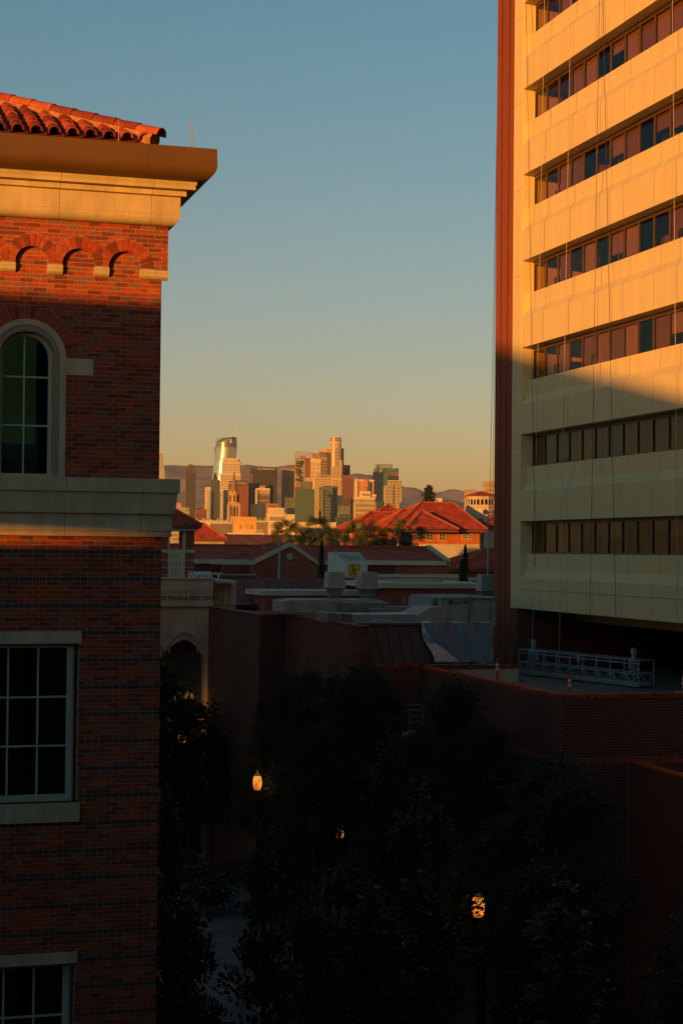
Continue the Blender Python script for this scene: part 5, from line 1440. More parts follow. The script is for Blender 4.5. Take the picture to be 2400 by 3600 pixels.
    for k in range(8):
        a0 = 2 * math.pi * k / 8; a1 = a0 + math.pi / 4; m = MB()
        roof_face(m, [(rr * math.cos(a0), rr * math.sin(a0), zc), (rr * math.cos(a1), rr * math.sin(a1), zc), tuple(apx)], .26, .06); m.build('roof', TILEFAR, T)
houses_back()
# ------------------------------------------------------------------ middle distance, sunlit boxes
def mid_boxes():
    OR = mat('ochre_sheet', (.62, .36, .10), .7, .05, .3); CR2 = mat('cream_far', (.66, .52, .32), .85, .06, .02); GRB = mat('grey_brown', (.20, .16, .13), .9, .1, .05)
    F = Frame(P(820, 1880, 380.0), R_(5)); X = lambda px, py=1850, y=0: F.xz(px, py, y)[0]; Z = lambda py, px=860, y=0: F.xz(px, py, y)[1]
    T = thing('ochre_plant_building', 'small ochre corrugated plant building catching the sun below the church spire', 'building', F)
    m = MB(); m.box(X(821), X(901), 0, 12, 0, Z(1817)); m.build('wall', OR, T)
    m = MB(); x = X(822)
    while x < X(900): m.box(x, x + .18, -.1, 0, Z(1842), Z(1819)); x += .42
    m.build('corrugation', OR, T, kind='stuff')
    for a, b in ((841, 851), (881, 890)):
        for k in range(5):
            m = MB(); z = Z(1846 + k * 4); m.box(X(a), X(b), -.12, -.02, z - .05, z + .05); m.build('louvre_slat', LOUV, T)
    m = MB(); boxpx(m, F, 860, 1842, 877, 1862, -.08, 0); m.build('door', mat('ochre_dark', (.5, .27, .07), .7, 0), T)
    m = MB(); boxpx(m, F, 800, 1873, 930, 1880, -6, 0); m.build('ledge', CR2, T)
    m = MB(); n = 26
    for k in range(n):
        x = X(838, 1870, -5.9) + (X(925, 1870, -5.9) - X(838, 1870, -5.9)) * k / n; m.box(x, x + .06, -6, -5.9, Z(1873, 860, -6), Z(1861, 860, -6))
    m.box(X(838, 1870, -5.9), X(925, 1870, -5.9), -6, -5.9, Z(1862, 860, -6), Z(1861, 860, -6)); m.build('railing', mat('rail_white', (.6, .5, .4), .6, 0), T, kind='stuff')
    F = Frame(P(940, 1880, 420.0), R_(4)); X = lambda px, py=1850, y=0: F.xz(px, py, y)[0]; Z = lambda py, px=1050, y=0: F.xz(px, py, y)[1]
    T = thing('long_cream_building', 'long flat roofed cream building catching the sun below the green netted tower', 'building', F)
    m = MB(); m.box(X(944), X(1181), 0, 22, 0, Z(1836)); m.build('wall', CR2, T)
    m = MB(); m.box(X(938), X(1000), -.6, 8, Z(1836), Z(1833)); m.box(X(944), X(1182), -.15, 22, Z(1836), Z(1835)); m.build('roof_edge', mat('pale_edge', (.7, .6, .45), .8, 0), T)
    m = MB(); 
    for px in (968, 986, 1060, 1080, 1122): m.box(X(px), X(px) + .12, -.1, 0, 4, Z(1837))
    m.build('wall_seam', mat('seam_tan', (.5, .36, .2), .8, 0), T)
    m = MB(); boxpx(m, F, 952, 1862, 968, 1880, -.12, 0); boxpx(m, F, 1063, 1874, 1095, 1886, -.12, 0); m.build('loading_door', mat('door_brown', (.3, .15, .07), .8, 0), T)
    m = MB(); boxpx(m, F, 945, 1845, 964, 1846.5, -.15, 0); boxpx(m, F, 945, 1854, 968, 1855.5, -.15, 0); boxpx(m, F, 971, 1845, 978, 1870, -.5, -.02); m.build('trim', LOUV, T)
    for lb, a, b, c, d, yy, mt in (('grey brown flat block between the ochre plant building and the cream building', 900, 1836, 946, 1884, 430, GRB), ('dark low flat roofed block just left of the ochre plant building', 742, 1841, 824, 1858, 520, GRB), ('pale low wall with rooftop units at the foot of the church', 675, 1833, 800, 1872, 600, CR2), ('small grey block under the bell tower roof line', 690, 1836, 745, 1850, 640, GRB)):
        F = Frame(P(a, 1850, yy), R_(5)); T = thing('low_building', lb, 'building', F)
        m = MB(); x0, x1, z0, z1 = boxpx(m, F, a, b, c, d, 0, 20); m.box(x0, x1, .05, 19, 0, z0); m.build('wall', mt, T)
        m = MB(); m.box(x0 - .1, x1 + .1, -.2, 20, z1, z1 + .4); m.build('parapet', mat('parapet_pale', (.5, .42, .3), .9, 0), T)
        m = MB()
        for i in range(4): 
            x = x0 + (x1 - x0) * (.1 + .2 * i); m.box(x, x + (x1 - x0) * .06, 3, 5, z1 + .4, z1 + .9 + .3 * (i % 2))
        m.build('rooftop_unit', GREYM, T)
mid_boxes()
# ------------------------------------------------------------------ church
def church():
    Y = 900.0; c = P(821, 1835, Y); T = thing('church_tower', 'gothic church tower with an orange lit belfry and tall dark spire', 'church', loc=(c.x, c.y, 0), rz=R_(8))
    z = lambda py: P(821, py, Y).z; w = lambda p: p / 6000 * Y / 2
    ST = mat('church_stone', (.46, .32, .20), .9, .1, .05); SP = mat('spire_slate', (.26, .17, .11), .8, .1, .05); BT = mat('belfry_stone', (.62, .36, .14), .85, .1, .05)
    a = w(37)
    m = MB(); m.box(-a, a, -a, a, 0, z(1768)); m.build('tower_body', ST, T)
    for sx in (-1, 1):
        for sy in (-1, 1):
            m = MB(); m.box(sx * a - w(6), sx * a + w(6), sy * a - w(6), sy * a + w(6), 0, z(1771)); m.build('buttress', ST, T)
    b = w(31)
    m = MB(); m.lathe((0, 0, 0), [(b * 1.15, z(1768)), (b * 1.12, z(1732)), (b * .9, z(1728))], 8); m.build('belfry', BT, T)
    for k in range(8):
        an = math.pi / 8 + k * math.pi / 4; x, y = b * 1.1 * math.cos(an), b * 1.1 * math.sin(an)
        m = MB(); m.lathe((x, y, 0), [(w(3), z(1768)), (w(3), z(1732)), (0, z(1722))], 4); m.build('pinnacle', BT, T)
        an = k * math.pi / 4 + math.pi / 8 + math.pi / 8; x, y = b * 1.08 * math.cos(an), b * 1.08 * math.sin(an); 
        m = MB(); m.prism([(-w(4), z(1765)), (w(4), z(1765)), (w(4), z(1745)), (0, z(1738)), (-w(4), z(1745))], -.3, .3, 'y'); o = m.build('lancet', BLACK, T); o.location = (x, y, 0); o.rotation_euler.z = an + math.pi / 2
        m = MB(); m.face([(-w(9), -.1, z(1732)), (w(9), -.1, z(1732)), (0, -.1, z(1722))]); m.face([(w(9), .1, z(1732)), (-w(9), .1, z(1732)), (0, .1, z(1722))]); o = m.build('gablet', BT, T); o.location = (x * 1.04, y * 1.04, 0); o.rotation_euler.z = an + math.pi / 2
    m = MB(); m.lathe((0, 0, 0), [(b * .95, z(1730)), (b * .12, z(1664)), (0, z(1657))], 8); m.build('spire', SP, T)
    for px, w2 in ((-20, 4), (0, 7), (20, 4)):
        m = MB(); x = w(px * 1.05); m.prism([(x - w(w2), z(1815)), (x + w(w2), z(1815)), (x + w(w2), z(1787)), (x, z(1778)), (x - w(w2), z(1787))], -a - .35, -a, 'y'); L_ = m.build('lancet_window', BLACK, T)
        m = MB(); m.box(x - .08, x + .08, -a - .5, -a - .3, z(1815), z(1784)); m.build('tracery', ST, L_)
    m = MB(); m.box(a, a + w(14), -a, a + 10, 0, z(1815)); m.box(-a - w(10), -a, -a, a + 10, 0, z(1825)); m.build('nave', ST, T)
church()
# ================================================================== mountains
def mountains():
    MT = bpy.data.materials.new('hazed_scrub'); MT.use_nodes = True; n = MT.node_tree.nodes; l = MT.node_tree.links; b = n['Principled BSDF']; b.inputs['Roughness'].default_value = 1; b.inputs['Specular IOR Level'].default_value = 0
    tc = n.new('ShaderNodeTexCoord'); nz = n.new('ShaderNodeTexNoise'); nz.inputs['Scale'].default_value = .003; nz.inputs['Detail'].default_value = 10; l.new(tc.outputs['Object'], nz.inputs['Vector'])
    cr = n.new('ShaderNodeValToRGB'); cr.color_ramp.elements[0].position = .38; cr.color_ramp.elements[0].color = (.18, .145, .13, 1); cr.color_ramp.elements[1].position = .66; cr.color_ramp.elements[1].color = (.34, .25, .22, 1)  # scrub tones paled to stand in for more distance haze
    l.new(nz.outputs['Fac'], cr.inputs[0]); l.new(cr.outputs[0], b.inputs['Base Color'])
    rng = np.random.RandomState(5)
    def fbm(x, y, seed, oct_=7):
        r = np.random.RandomState(seed); v = np.zeros_like(x); a = 1.0; f = 1.0
        for o in range(oct_):
            g = r.rand(64, 64); xi = (x * f) % 64; yi = (y * f) % 64
            x0 = xi.astype(int) % 64; y0 = yi.astype(int) % 64; x1 = (x0 + 1) % 64; y1 = (y0 + 1) % 64; fx = xi - np.floor(xi); fy = yi - np.floor(yi)
            fx = fx * fx * (3 - 2 * fx); fy = fy * fy * (3 - 2 * fy)
            w = g[x0, y0] * (1 - fx) * (1 - fy) + g[x1, y0] * fx * (1 - fy) + g[x0, y1] * (1 - fx) * fy + g[x1, y1] * fx * fy
            v += a * (1 - np.abs(2 * w - 1)); a *= .5; f *= 2.03
        return v
    def rangeo(name, Y0, D, xs0, xs1, prof, seed, am):
        nx, ny = 260, 70
        X, Y = np.meshgrid(np.linspace(xs0, xs1, nx), np.linspace(0, 1, ny))
        px = [p[0] for p in prof]; hz = [P(p[0], p[1], Y0 + D * .5).z for p in prof]; xx = [P(p[0], p[1], Y0 + D * .5).x for p in prof]
        ridge = np.interp(X, xx, hz)
        env = np.sin(np.clip(Y * 1.0, 0, 1) * math.pi) ** .8
        nz_ = fbm(X / 1500 + 7, Y * D / 1500 + 3, seed)
        fine = fbm(X / 700 + 7, Y * D / 700, seed + 1, 5)
        Z = ridge * env * (1 + am * (nz_ - 1.42) * (1 - .72 * np.exp(-((Y - .5) / .12) ** 2)) + .03 * (fine - 1.3)) - 20
        V = np.stack([X, Y0 + Y * D, Z], -1).reshape(-1, 3)
        fs = [(j * nx + i, j * nx + i + 1, (j + 1) * nx + i + 1, (j + 1) * nx + i) for j in range(ny - 1) for i in range(nx - 1)]
        me = bpy.data.meshes.new(name); me.from_pydata(V.tolist(), [], fs); me.materials.append(MT); me.polygons.foreach_set('use_smooth', [True] * len(fs))
        o = link(name, me); o['kind'] = 'structure'
    rangeo('mountains', 14000, 6000, -8000, 9000, [(-1200, 1700), (0, 1640), (300, 1650), (540, 1640), (583, 1631), (640, 1640), (720, 1646), (860, 1642), (920, 1639), (980, 1641), (1060, 1640), (1150, 1665), (1200, 1680), (1260, 1678), (1340, 1690), (1400, 1715), (1440, 1716), (1480, 1726), (1540, 1745), (1640, 1760), (1800, 1770), (3600, 1790)], 3, .38)
    rangeo('mountains', 23000, 7000, -10000, 14000, [(-1200, 1790), (900, 1780), (1300, 1740), (1420, 1745), (1520, 1730), (1560, 1726), (1612, 1713), (1660, 1728), (1740, 1735), (1900, 1745), (3600, 1780)], 9, .30)
mountains()
# ================================================================== downtown towers
GLD = lambda nm, c, r=.12, me_=.55: mat(nm, c, r, .08, .02, metal=me_, spec=.7)
CM = {
 'cream': mat('tower_cream', (.66, .50, .29), .8, .08, .01), 'tan': mat('tower_tan', (.50, .38, .23), .8, .1, .01), 'brown': mat('tower_brown', (.26, .11, .08), .8, .1, .01),
 'redbrown': mat('tower_redbrown', (.30, .10, .07), .8, .1, .01), 'dark': mat('tower_dark', (.07, .065, .055), .5, .1, .01), 'white': mat('tower_white', (.76, .62, .39), .8, .06, .01),
 'beige': mat('tower_beige', (.46, .39, .25), .8, .12, .02), 'grey': mat('tower_grey', (.10, .10, .10), .7, .1, .01), 'orange': mat('tower_orange', (.55, .26, .13), .8, .08, .01),
 'win': mat('tower_window', (.045, .035, .03), .3, .25, .03, spec=.6), 'windark': mat('tower_window_dark', (.03, .03, .03), .3, .2, .03, spec=.6),
 'teal': GLD('glass_teal', (.13, .20, .18)), 'green': mat('green_netting', (.09, .155, .115), .8, .12, .02), 'olive': mat('olive_glass', (.20, .20, .15), .5, .15, .02, metal=.2),
 'blue': GLD('glass_blue', (.12, .16, .20)), 'slate': GLD('glass_slate', (.10, .13, .13)), 'pale': GLD('glass_pale', (.42, .44, .30), .18, .6), 'plum': mat('tower_plum', (.14, .09, .08), .7, .1, .01),
}
YAW = R_(13)
SKYG = 'towers of the downtown skyline'
def sky_tower(lb, px0, xc, px1, ytop, Y, body, frame=None, nx=8, nz=30, pf=.35, bf=.35, ybase=1850, name='skyscraper', proud=.8, cat='skyscraper', left_frame=True, T=None, yaw=YAW, nl=None, top=None):
    """a tower whose near corner stands at xc; left face px0..xc, right (front) face xc..px1"""
    c = P(xc, ybase, Y); x1 = P(px1, ybase, Y).x; x0 = P(px0, ybase, Y).x
    Wd = (x1 - c.x) / (math.cos(yaw) - math.sin(yaw) * (x1 / Y)) ; D = max(8.0, (c.x - x0) / (math.sin(yaw) + .0)) if xc > px0 else 25.0
    D = min(D, 90.0)
    zt = P((px0 + px1) / 2, ytop, Y).z
    if T is None: T = thing(name, lb, cat, loc=(c.x, c.y, 0), rz=yaw, group=SKYG)
    loc0 = Vector((c.x, c.y, 0)) - Vector(T.location); ca, sa = math.cos(-T.rotation_euler.z), math.sin(-T.rotation_euler.z); ox, oy = loc0.x * ca - loc0.y * sa, loc0.x * sa + loc0.y * ca
    m = MB(); m.box(ox, ox + Wd, oy, oy + D, 0, zt); Bd = m.build('body', CM[body], T)
    if frame:
        m = MB(); wb = Wd / nx; fl = (zt) / nz
        for i in range(nx + 1):
            x = ox + wb * i; w = wb * pf / 2; a, b = max(ox, x - w), min(ox + Wd, x + w); 
            if pf > 0: m.box(a, b, oy - proud, oy, 0, zt)
        if bf > 0:
            for k in range(nz + 1):
                z = fl * k; m.box(ox - proud * .5, ox + Wd, oy - proud * .8, oy + (D if left_frame else 0), max(0, z - fl * bf / 2), min(zt + .5, z + fl * bf / 2))
        if left_frame and pf > 0:
            n2 = nl or max(2, int(D / wb))
            for i in range(n2 + 1):
                y = oy + D * i / n2; m.box(ox - proud, ox, max(oy, y - wb * pf / 2), min(oy + D, y + wb * pf / 2), 0, zt)
        m.box(ox - proud, ox + Wd + proud * .2, oy - proud, oy + D, zt - fl * .8, zt + 1)
        m.build('facade_grid', CM[frame], Bd)
    if top:
        m = MB(); m.box(ox - proud - .2, ox + Wd + .2, oy - proud - .3, oy + D, zt - top[0], zt + 1.2); m.build('top_band', CM[top[1]], Bd)
    return T
def addbox(T, px0, px1, yt, yb, Y, m_, name, dy=12.0):
    c = P(px0, yb, Y); x1 = P(px1, yb, Y).x; zt = P(px0, yt, Y).z; zb = P(px0, yb, Y).z
    a = T.rotation_euler.z; d = Vector((c.x, c.y, 0)) - Vector(T.location); ca, sa = math.cos(-a), math.sin(-a); ox, oy = d.x * ca - d.y * sa, d.x * sa + d.y * ca
    w = (x1 - c.x) / math.cos(a); m = MB(); m.box(ox, ox + w, oy, oy + dy, zb, zt); return m.build(name, CM[m_] if isinstance(m_, str) else m_, T)
def sign_text(T, px, py, Y, body, size, mt, dy=-1.6, sx=1.0):
    c = P(px, py, Y); a = T.rotation_euler.z; d = Vector((c.x, c.y, 0)) - Vector(T.location); ca, sa = math.cos(-a), math.sin(-a)
    text('lettering', body, size, mt, T, (d.x * ca - d.y * sa, d.x * sa + d.y * ca + dy, c.z), ext=.2, sx=sx)
LW = mat('letter_white', (.75, .68, .55), .6, 0); LR = mat('letter_red', (.45, .03, .02), .6, 0)
def skyline():
    A = sky_tower
    # 1 pale glass tower with sloped edge at the far left
    Y = 4900; c = P(520, 1850, Y); T = thing('skyscraper', 'pale green glass tower with a slanting right edge, half hidden by the brick building', 'skyscraper', loc=(c.x, c.y, 0), rz=R_(6), group=SKYG)
    z = lambda py: P(560, py, Y).z; x = lambda px: (P(px, 1850, Y).x - c.x)
    m = MB(); m.prism([(0, 0), (x(579), 0), (x(579), z(1700)), (x(576), z(1650)), (x(569), z(1593)), (x(530), z(1590)), (0, z(1590))], 0, 35, 'y'); m.build('body', CM['pale'], T)
    m = MB()
    for k in range(26): m.box(x(530), x(577), -.6, 0, z(1640 + k * 8), z(1640 + k * 8) + 1.0)
    for px in (556, 563, 571): m.box(x(px), x(px) + .9, -.7, 0, 0, z(1610))
    m.build('facade_grid', CM['beige'], T)
    m = MB(); m.box(x(545), x(565), -1.5, 12, z(1609), z(1595)); m.build('top_block', CM['orange'], T)
    # 2 dark slab with stepped crown
    T = A('dark brown slender tower with a stepped crown standing alone in front of the mountains', 652, 653, 687, 1660, 4300, 'dark', 'grey', 12, 52, .22, .3, proud=.5)
    addbox(T, 657, 686, 1648, 1662, 4302, 'plum', 'crown_step'); addbox(T, 663, 682, 1634, 1650, 4304, 'plum', 'crown_step'); addbox(T, 669, 676, 1632, 1636, 4306, 'plum', 'crown_step')
    # 3-4 low blocks
    T = A('low beige block with rooftop lettering left of the slender dark tower', 600, 606, 665, 1786, 3000, 'win', 'beige', 8, 12, .5, .55, cat='building', name='office_block'); addbox(T, 622, 637, 1767, 1788, 3002, 'orange', 'roof_house')
    sign_text(T, 646, 1792, 3000, 'CASSIE', 2.6, CM['white'])
    T = A('low brown block with a window grid right of the slender dark tower', 687, 688, 726, 1792, 2900, 'plum', 'brown', 10, 12, .35, .35, cat='building', name='office_block'); addbox(T, 688, 712, 1785, 1794, 2902, 'dark', 'roof_house')
    # 5 cream grid, 6 dark tower with glint strip
    A('narrow cream tower with dark window rows left of the glinting strip', 720, 724, 745, 1714, 3700, 'win', 'white', 5, 28, .4, .45)
    T = A('dark blue tower with a painted sun glint along its left edge', 741, 742, 772, 1688, 3500, 'blue', 'grey', 10, 36, .25, .25, proud=.4)
    GL_ = mat('painted_glint', (.9, .75, .45), .25, .05, .02, metal=.9); m_ = GL_
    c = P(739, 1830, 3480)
    for (pa, pb, ya, yb) in ((737, 741, 1725, 1775), (736, 740, 1775, 1790), (734, 740, 1790, 1832)): addbox(T, pa, pb, ya, yb, 3490, GL_, 'glass_strip', 4)  # bright boxes stand in for the sun glint on the glass edge
    T = A('red brown grid tower with a dark stepped cap behind the glinting strip', 750, 752, 772, 1690, 3900, 'win', 'redbrown', 5, 34, .4, .45)
    addbox(T, 752, 764, 1676, 1692, 3902, 'dark', 'cap'); addbox(T, 754, 762, 1668, 1677, 3904, 'dark', 'cap'); addbox(T, 756, 760, 1662, 1669, 3906, 'dark', 'cap')
    # 7 sail shaped glass tower with spire
    Y = 5300; c = P(740, 1850, Y); T = thing('skyscraper', 'tallest glass tower with a curved crown, round emblem and thin spire', 'skyscraper', loc=(c.x, c.y, 0), rz=R_(4), group=SKYG)
    z = lambda py: P(780, py, Y).z; x = lambda px: (P(px, 1850, Y).x - c.x)
    def hull(pts, y0, y1, name, mt, bow=0.0):
        m = MB(); k = 10; rows = []
        # pts: (py, pxl, pxr)
        for py, pl, pr in pts:
            row = []
            for i in range(k + 1):
                t = i / k; row.append((x(pl + (pr - pl) * t), y0 - bow * math.sin(math.pi * t), z(py)))
            rows.append(row)
        for a, b in zip(rows[:-1], rows[1:]):
            for i in range(k): m.quad(b[i], b[i + 1], a[i + 1], a[i])
            m.quad((b[0][0], y1, b[0][2]), b[0], a[0], (a[0][0], y1, a[0][2])); m.quad(b[-1], (b[-1][0], y1, b[-1][2]), (a[-1][0], y1, a[-1][2]), a[-1])
        m.face([*rows[0], (rows[0][-1][0], y1, rows[0][-1][2]), (rows[0][0][0], y1, rows[0][0][2])])
        return m.build(name, mt, T, smooth=True)
    hull([(1573, 756, 828), (1620, 750, 828), (1685, 743, 829), (1850, 738, 830)], 0, 40, 'body', mat('sail_glass', (.60, .58, .40), .16, .05, .02, metal=.8), 16)
    hull([(1537, 800, 826), (1538, 790, 826), (1543, 775, 826), (1549, 763, 826), (1555, 757, 826), (1573, 755, 827)], -1, 38, 'crown', mat('crown_glass', (.20, .22, .20), .3, .1, .02, metal=.4), 14)
    m = MB()
    for k in range(12): m.box(x(754), x(828), -.6, .2, z(1573 - k * 3), z(1573 - k * 3) + .6)
    m.box(x(752), x(757), -.2, 40, z(1685), z(1573)); m.build('crown_slat', CM['grey'], T)
    q = [(math.cos(t * math.pi / 12), math.sin(t * math.pi / 12)) for t in range(24)]
    ex, ez, er = x(808), z(1551), 4.6
    m = MB()
    for i in range(24):
        a, b = q[i], q[(i + 1) % 24]; m.prism([(ex + a[0] * er, ez + a[1] * er * 1.3), (ex + b[0] * er, ez + b[1] * er * 1.3), (ex + b[0] * er * .78, ez + b[1] * er * 1.3 * .78), (ex + a[0] * er * .78, ez + a[1] * er * 1.3 * .78)], -14, -13, 'y')
    m.box(ex - 1.1, ex + 1.1, -14, -13, ez - 4, ez + 4); m.box(ex - 2, ex + 2, -14, -13, ez + 3, ez + 4.2); m.box(ex - 2, ex + 2, -14, -13, ez - 4.2, ez - 3); m.build('round_emblem', LW, T)
    m = MB(); m.cyl((x(828), 4, z(1590)), (x(828.5), 4, z(1500)), 1.5, 1.0, 8); m.cyl((x(828.5), 4, z(1500)), (x(829), 4, z(1467)), 1.0, .25, 8); m.build('spire', CM['white'], T)
    m = MB(); m.cyl((x(772), 5, z(1541)), (x(784), 5, z(1538)), .5, .5, 4); m.box(x(782), x(786), 4, 7, z(1541), z(1538)); m.box(x(816), x(822), 4, 7, z(1537), z(1535)); m.build('roof_crane', CM['dark'], T)
    # 8 cream grid, stepped
    Y = 4600; T = A('cream grid tower with many small windows and stepped shoulders beside the tallest tower', 770, 774, 844, 1664, Y, 'win', 'white', 13, 46, .42, .42)
    A('', 776, 779, 842, 1624, Y + 20, 'win', 'white', 12, 60, .42, .42, T=T); A('', 779, 782, 836, 1612, Y + 35, 'win', 'white', 11, 64, .42, .42, T=T)
    addbox(T, 836, 842, 1613, 1626, Y + 45, 'slate', 'side_glass'); addbox(T, 842, 846, 1624, 1700, Y + 45, 'slate', 'side_glass')
    A('', 764, 766, 784, 1722, Y - 20, 'win', 'white', 4, 30, .42, .42, T=T)
    # 9 brown bank tower with lettering
    T = A('wide red brown tower with pale lettering along its top behind the church spire', 782, 824, 872, 1690, 4100, 'brown', 'redbrown', 9, 32, .3, .3, top=(12, 'plum'))
    addbox(T, 784, 824, 1700, 1850, 4099, mat('brown_blank', (.33, .13, .08), .85, .1, .02), 'side_wall', 8) if False else None
    sign_text(T, 846, 1700, 4100, 'CALIFORNIA', 6.0, LW, -2.4, .82); sign_text(T, 808, 1700, 4096, 'BANC OF', 6.0, LW, -2.4 - 14, .72)
    # 11 dark bank tower with lettering
    T = A('wide dark grey tower with pale lettering at the top and striped left side', 874, 887, 973, 1642, 4200, 'dark', 'dark', 24, 30, .18, .2, proud=.4, top=(7, 'grey'))
    sign_text(T, 936, 1649, 4200, 'City National Bank', 6.0, LW, -2.2, .95)
    for k in range(34): addbox(T, 883, 887, 1668 + k * 4.2, 1670 + k * 4.2, 4196, 'tan', 'balcony', 3)
    addbox(T, 873.5, 877, 1660, 1830, 4215, 'redbrown', 'side_fin', 3)
    m = MB()
    # 12 mid
    T = A('pale brown framed tower with a rooftop crane in front of the dark lettered tower', 898, 904, 947, 1719, 3000, 'win', 'tan', 12, 12, .2, .12, top=(1.5, 'white'))
    addbox(T, 915, 932, 1709, 1720, 3004, 'orange', 'roof_house')
    c = P(916, 1706, 3005); 
    for k in range(8): addbox(T, 897, 903, 1722 + k * 6.5, 1725 + k * 6.5, 2990, 'white', 'balcony', 3)
    addbox(T, 899, 940, 1771, 1850, 2970, 'blue', 'lower_glass', 10)
    addbox(T, 915, 942, 1705, 1706.3, 3004, 'tan', 'crane_arm', 1)
    T = A('blue grey glass block below the pale brown framed tower', 880, 884, 905, 1776, 2850, 'blue', 'slate', 6, 14, .2, .2)
    # 13
    T = A('low orange brown block with blank top right of the blue glass block', 934, 940, 975, 1773, 2400, 'brown', 'orange', 4, 6, .9, .3, name='office_block', cat='building')
    T = A('cream framed block with square windows above the long cream building', 943, 946, 998, 1788, 2200, 'win', 'white', 8, 8, .35, .38, name='office_block', cat='building'); addbox(T, 948, 992, 1785, 1790, 2203, 'orange', 'roof_house')
    T = A('smaller tan block stepped against the cream framed block', 996, 998, 1012, 1797, 2250, 'win', 'tan', 4, 8, .5, .5, name='office_block', cat='building')
    T = A('low pale building with an overhanging flat roof left of the green netted tower', 1006, 1010, 1035, 1812, 2000, 'beige', 'white', 3, 5, .2, .4, name='office_block', cat='building'); addbox(T, 1001, 1036, 1808, 1812, 1996, 'white', 'roof_slab')
    # 14 striped
    T = A('orange topped tower with dark vertical stripes right of the dark lettered tower', 990, 993, 1036, 1650, 4300, 'windark', 'orange', 10, 2, .42, .0, proud=1.5, top=(12, 'orange'))
    A('olive green glass block at the foot of the striped tower', 1002, 1004, 1036, 1751, 3300, 'olive', 'olive', 4, 10, .3, .2); A('blue glass block under the olive one', 1008, 1010, 1036, 1788, 3100, 'blue', 'slate', 5, 8, .2, .2)
    # 17 unfinished towers
    ST_ = mat('steel_lattice', (.36, .26, .18), .7, .1, .02)
    T = A('unfinished tower with open steel crown and patchy cladding', 1034, 1037, 1060, 1612, 3900, 'plum', 'tan', 6, 50, .3, .5)
    for (a, b, t, bt, mt, nx, nz, fr) in ((1060, 1071, 1604, 1850, 'pale', 2, 40, 'beige'), (1071, 1090, 1612, 1850, 'redbrown', 3, 30, 'brown'), (1090, 1127, 1611, 1850, 'beige', 2, 24, 'white'), (1127, 1146, 1608, 1850, 'plum', 2, 34, 'tan')):
        c0 = P(a, t, 3895); A('', a, a, b, t, 3893, mt, fr, nx, nz, .12, .2, T=T, left_frame=False)
    addbox(T, 1103, 1127, 1594, 1611, 3892, 'orange', 'core_block')
    c = T.location; m = MB(); a = T.rotation_euler.z
    def tl(px, py, Y=3890):
        w = P(px, py, Y); d = w - Vector(T.location); ca, sa = math.cos(-a), math.sin(-a); return (d.x * ca - d.y * sa, d.x * sa + d.y * ca, w.z)
    for k in range(8):
        m.cyl(tl(1036, 1584 + k * 3.6), tl(1104, 1590 + k * 2.6), .5, .5, 4)
    for k in range(16): m.cyl(tl(1037 + k * 4.4, 1584 + k * .45), tl(1037 + k * 4.4, 1612), .35, .35, 4)
    for k in range(7): m.cyl(tl(1104 + k * .0, 1594 + k * 3), tl(1146, 1596 + k * 3), .45, .45, 4)
    m.build('steel_crown', ST_, T, kind='stuff')
    m = MB(); rg = random.Random(4)
    for k in range(60):
        a0 = 1036 + rg.random() * 24; b0 = 1620 + rg.random() * 110; p0 = tl(a0, b0); m.box(p0[0], p0[0] + rg.uniform(1, 4), p0[1] - 2.2, p0[1], p0[2], p0[2] + rg.uniform(1.5, 5))
    m.build('dark_opening', CM['windark'], T, kind='stuff')
    T = A('unfinished cream slab tower with many balcony lines right of the green netted tower', 1098, 1104, 1162, 1676, 3700, 'win', 'cream', 9, 44, .35, .45)
    m = MB()
    a = T.rotation_euler.z
    for k in range(4): m.cyl(tl(1110, 1666 + k * 3, 3690), tl(1168, 1669 + k * 3, 3690), .6, .6, 4)
    m.build('roof_beam', ST_, T, kind='stuff')
    # 16 green netting
    T = A('green netted tower under construction above the long cream building', 1036, 1040, 1104, 1722, 2400, 'green', 'green', 10, 20, .06, .06, proud=.3)
    addbox(T, 1060, 1098, 1692, 1724, 2404, 'olive', 'upper_core'); addbox(T, 1074, 1097, 1679, 1693, 2406, 'beige', 'lift_core'); addbox(T, 1038, 1060, 1714, 1723, 2400, 'redbrown', 'formwork')
    m = MB(); a = T.rotation_euler.z
    for k in range(10): p0 = tl(1066 + k * 4, 1724, 2399); m.cyl(p0, (p0[0], p0[1], p0[2] + 2.2), .2, .2, 4)
    m.build('rebar', CM['dark'], T, kind='stuff')
    # 18 plum slab with pale top and red lettering
    T = A('dark plum tower with a pale top band and red lettering left of the round tower', 1118, 1124, 1166, 1577, 4700, 'plum', 'plum', 14, 20, .2, .08, proud=.4, top=(10, 'cream')); addbox(T, 1162, 1166, 1577, 1850, 4697, 'cream', 'edge_fin', 3)
    sign_text(T, 1155, 1582, 4700, 'Aon', 8, LR, -1.7)
    # 19 round stepped tower
    Y = 4950; c = P(1176, 1850, Y); T = thing('skyscraper', 'tall round topped tower with tiers of small windows, the highest right of centre', 'skyscraper', loc=(c.x, c.y, 0), rz=R_(8), group=SKYG)
    z = lambda py: P(1176, py, Y).z; w = lambda p: p / 6000 * Y
    GRIDM = [CM['cream'], CM['win']]
    def drum(r, z0, z1, nwin, nfl, name, cx=0.0):
        m = MB(); m.lathe((cx, 0, 0), [(r, z0), (r, z1), (.1, z1)], 24, 1); B = m.build(name, [CM['cream'], CM['win']], T)
        m = MB()
        for k in range(nfl + 1):
            zz = z0 + (z1 - z0) * k / nfl; m.lathe((cx, 0, 0), [(r, zz - .9), (r + .7, zz - .9), (r + .7, zz + .9), (r, zz + .9)], 24)
        for i in range(nwin):
            t = 2 * math.pi * i / nwin; m.cyl((cx + r * math.cos(t), r * math.sin(t), z0), (cx + r * math.cos(t), r * math.sin(t), z1), .95, .95, 4)
        m.build('facade_grid', CM['cream'], B)
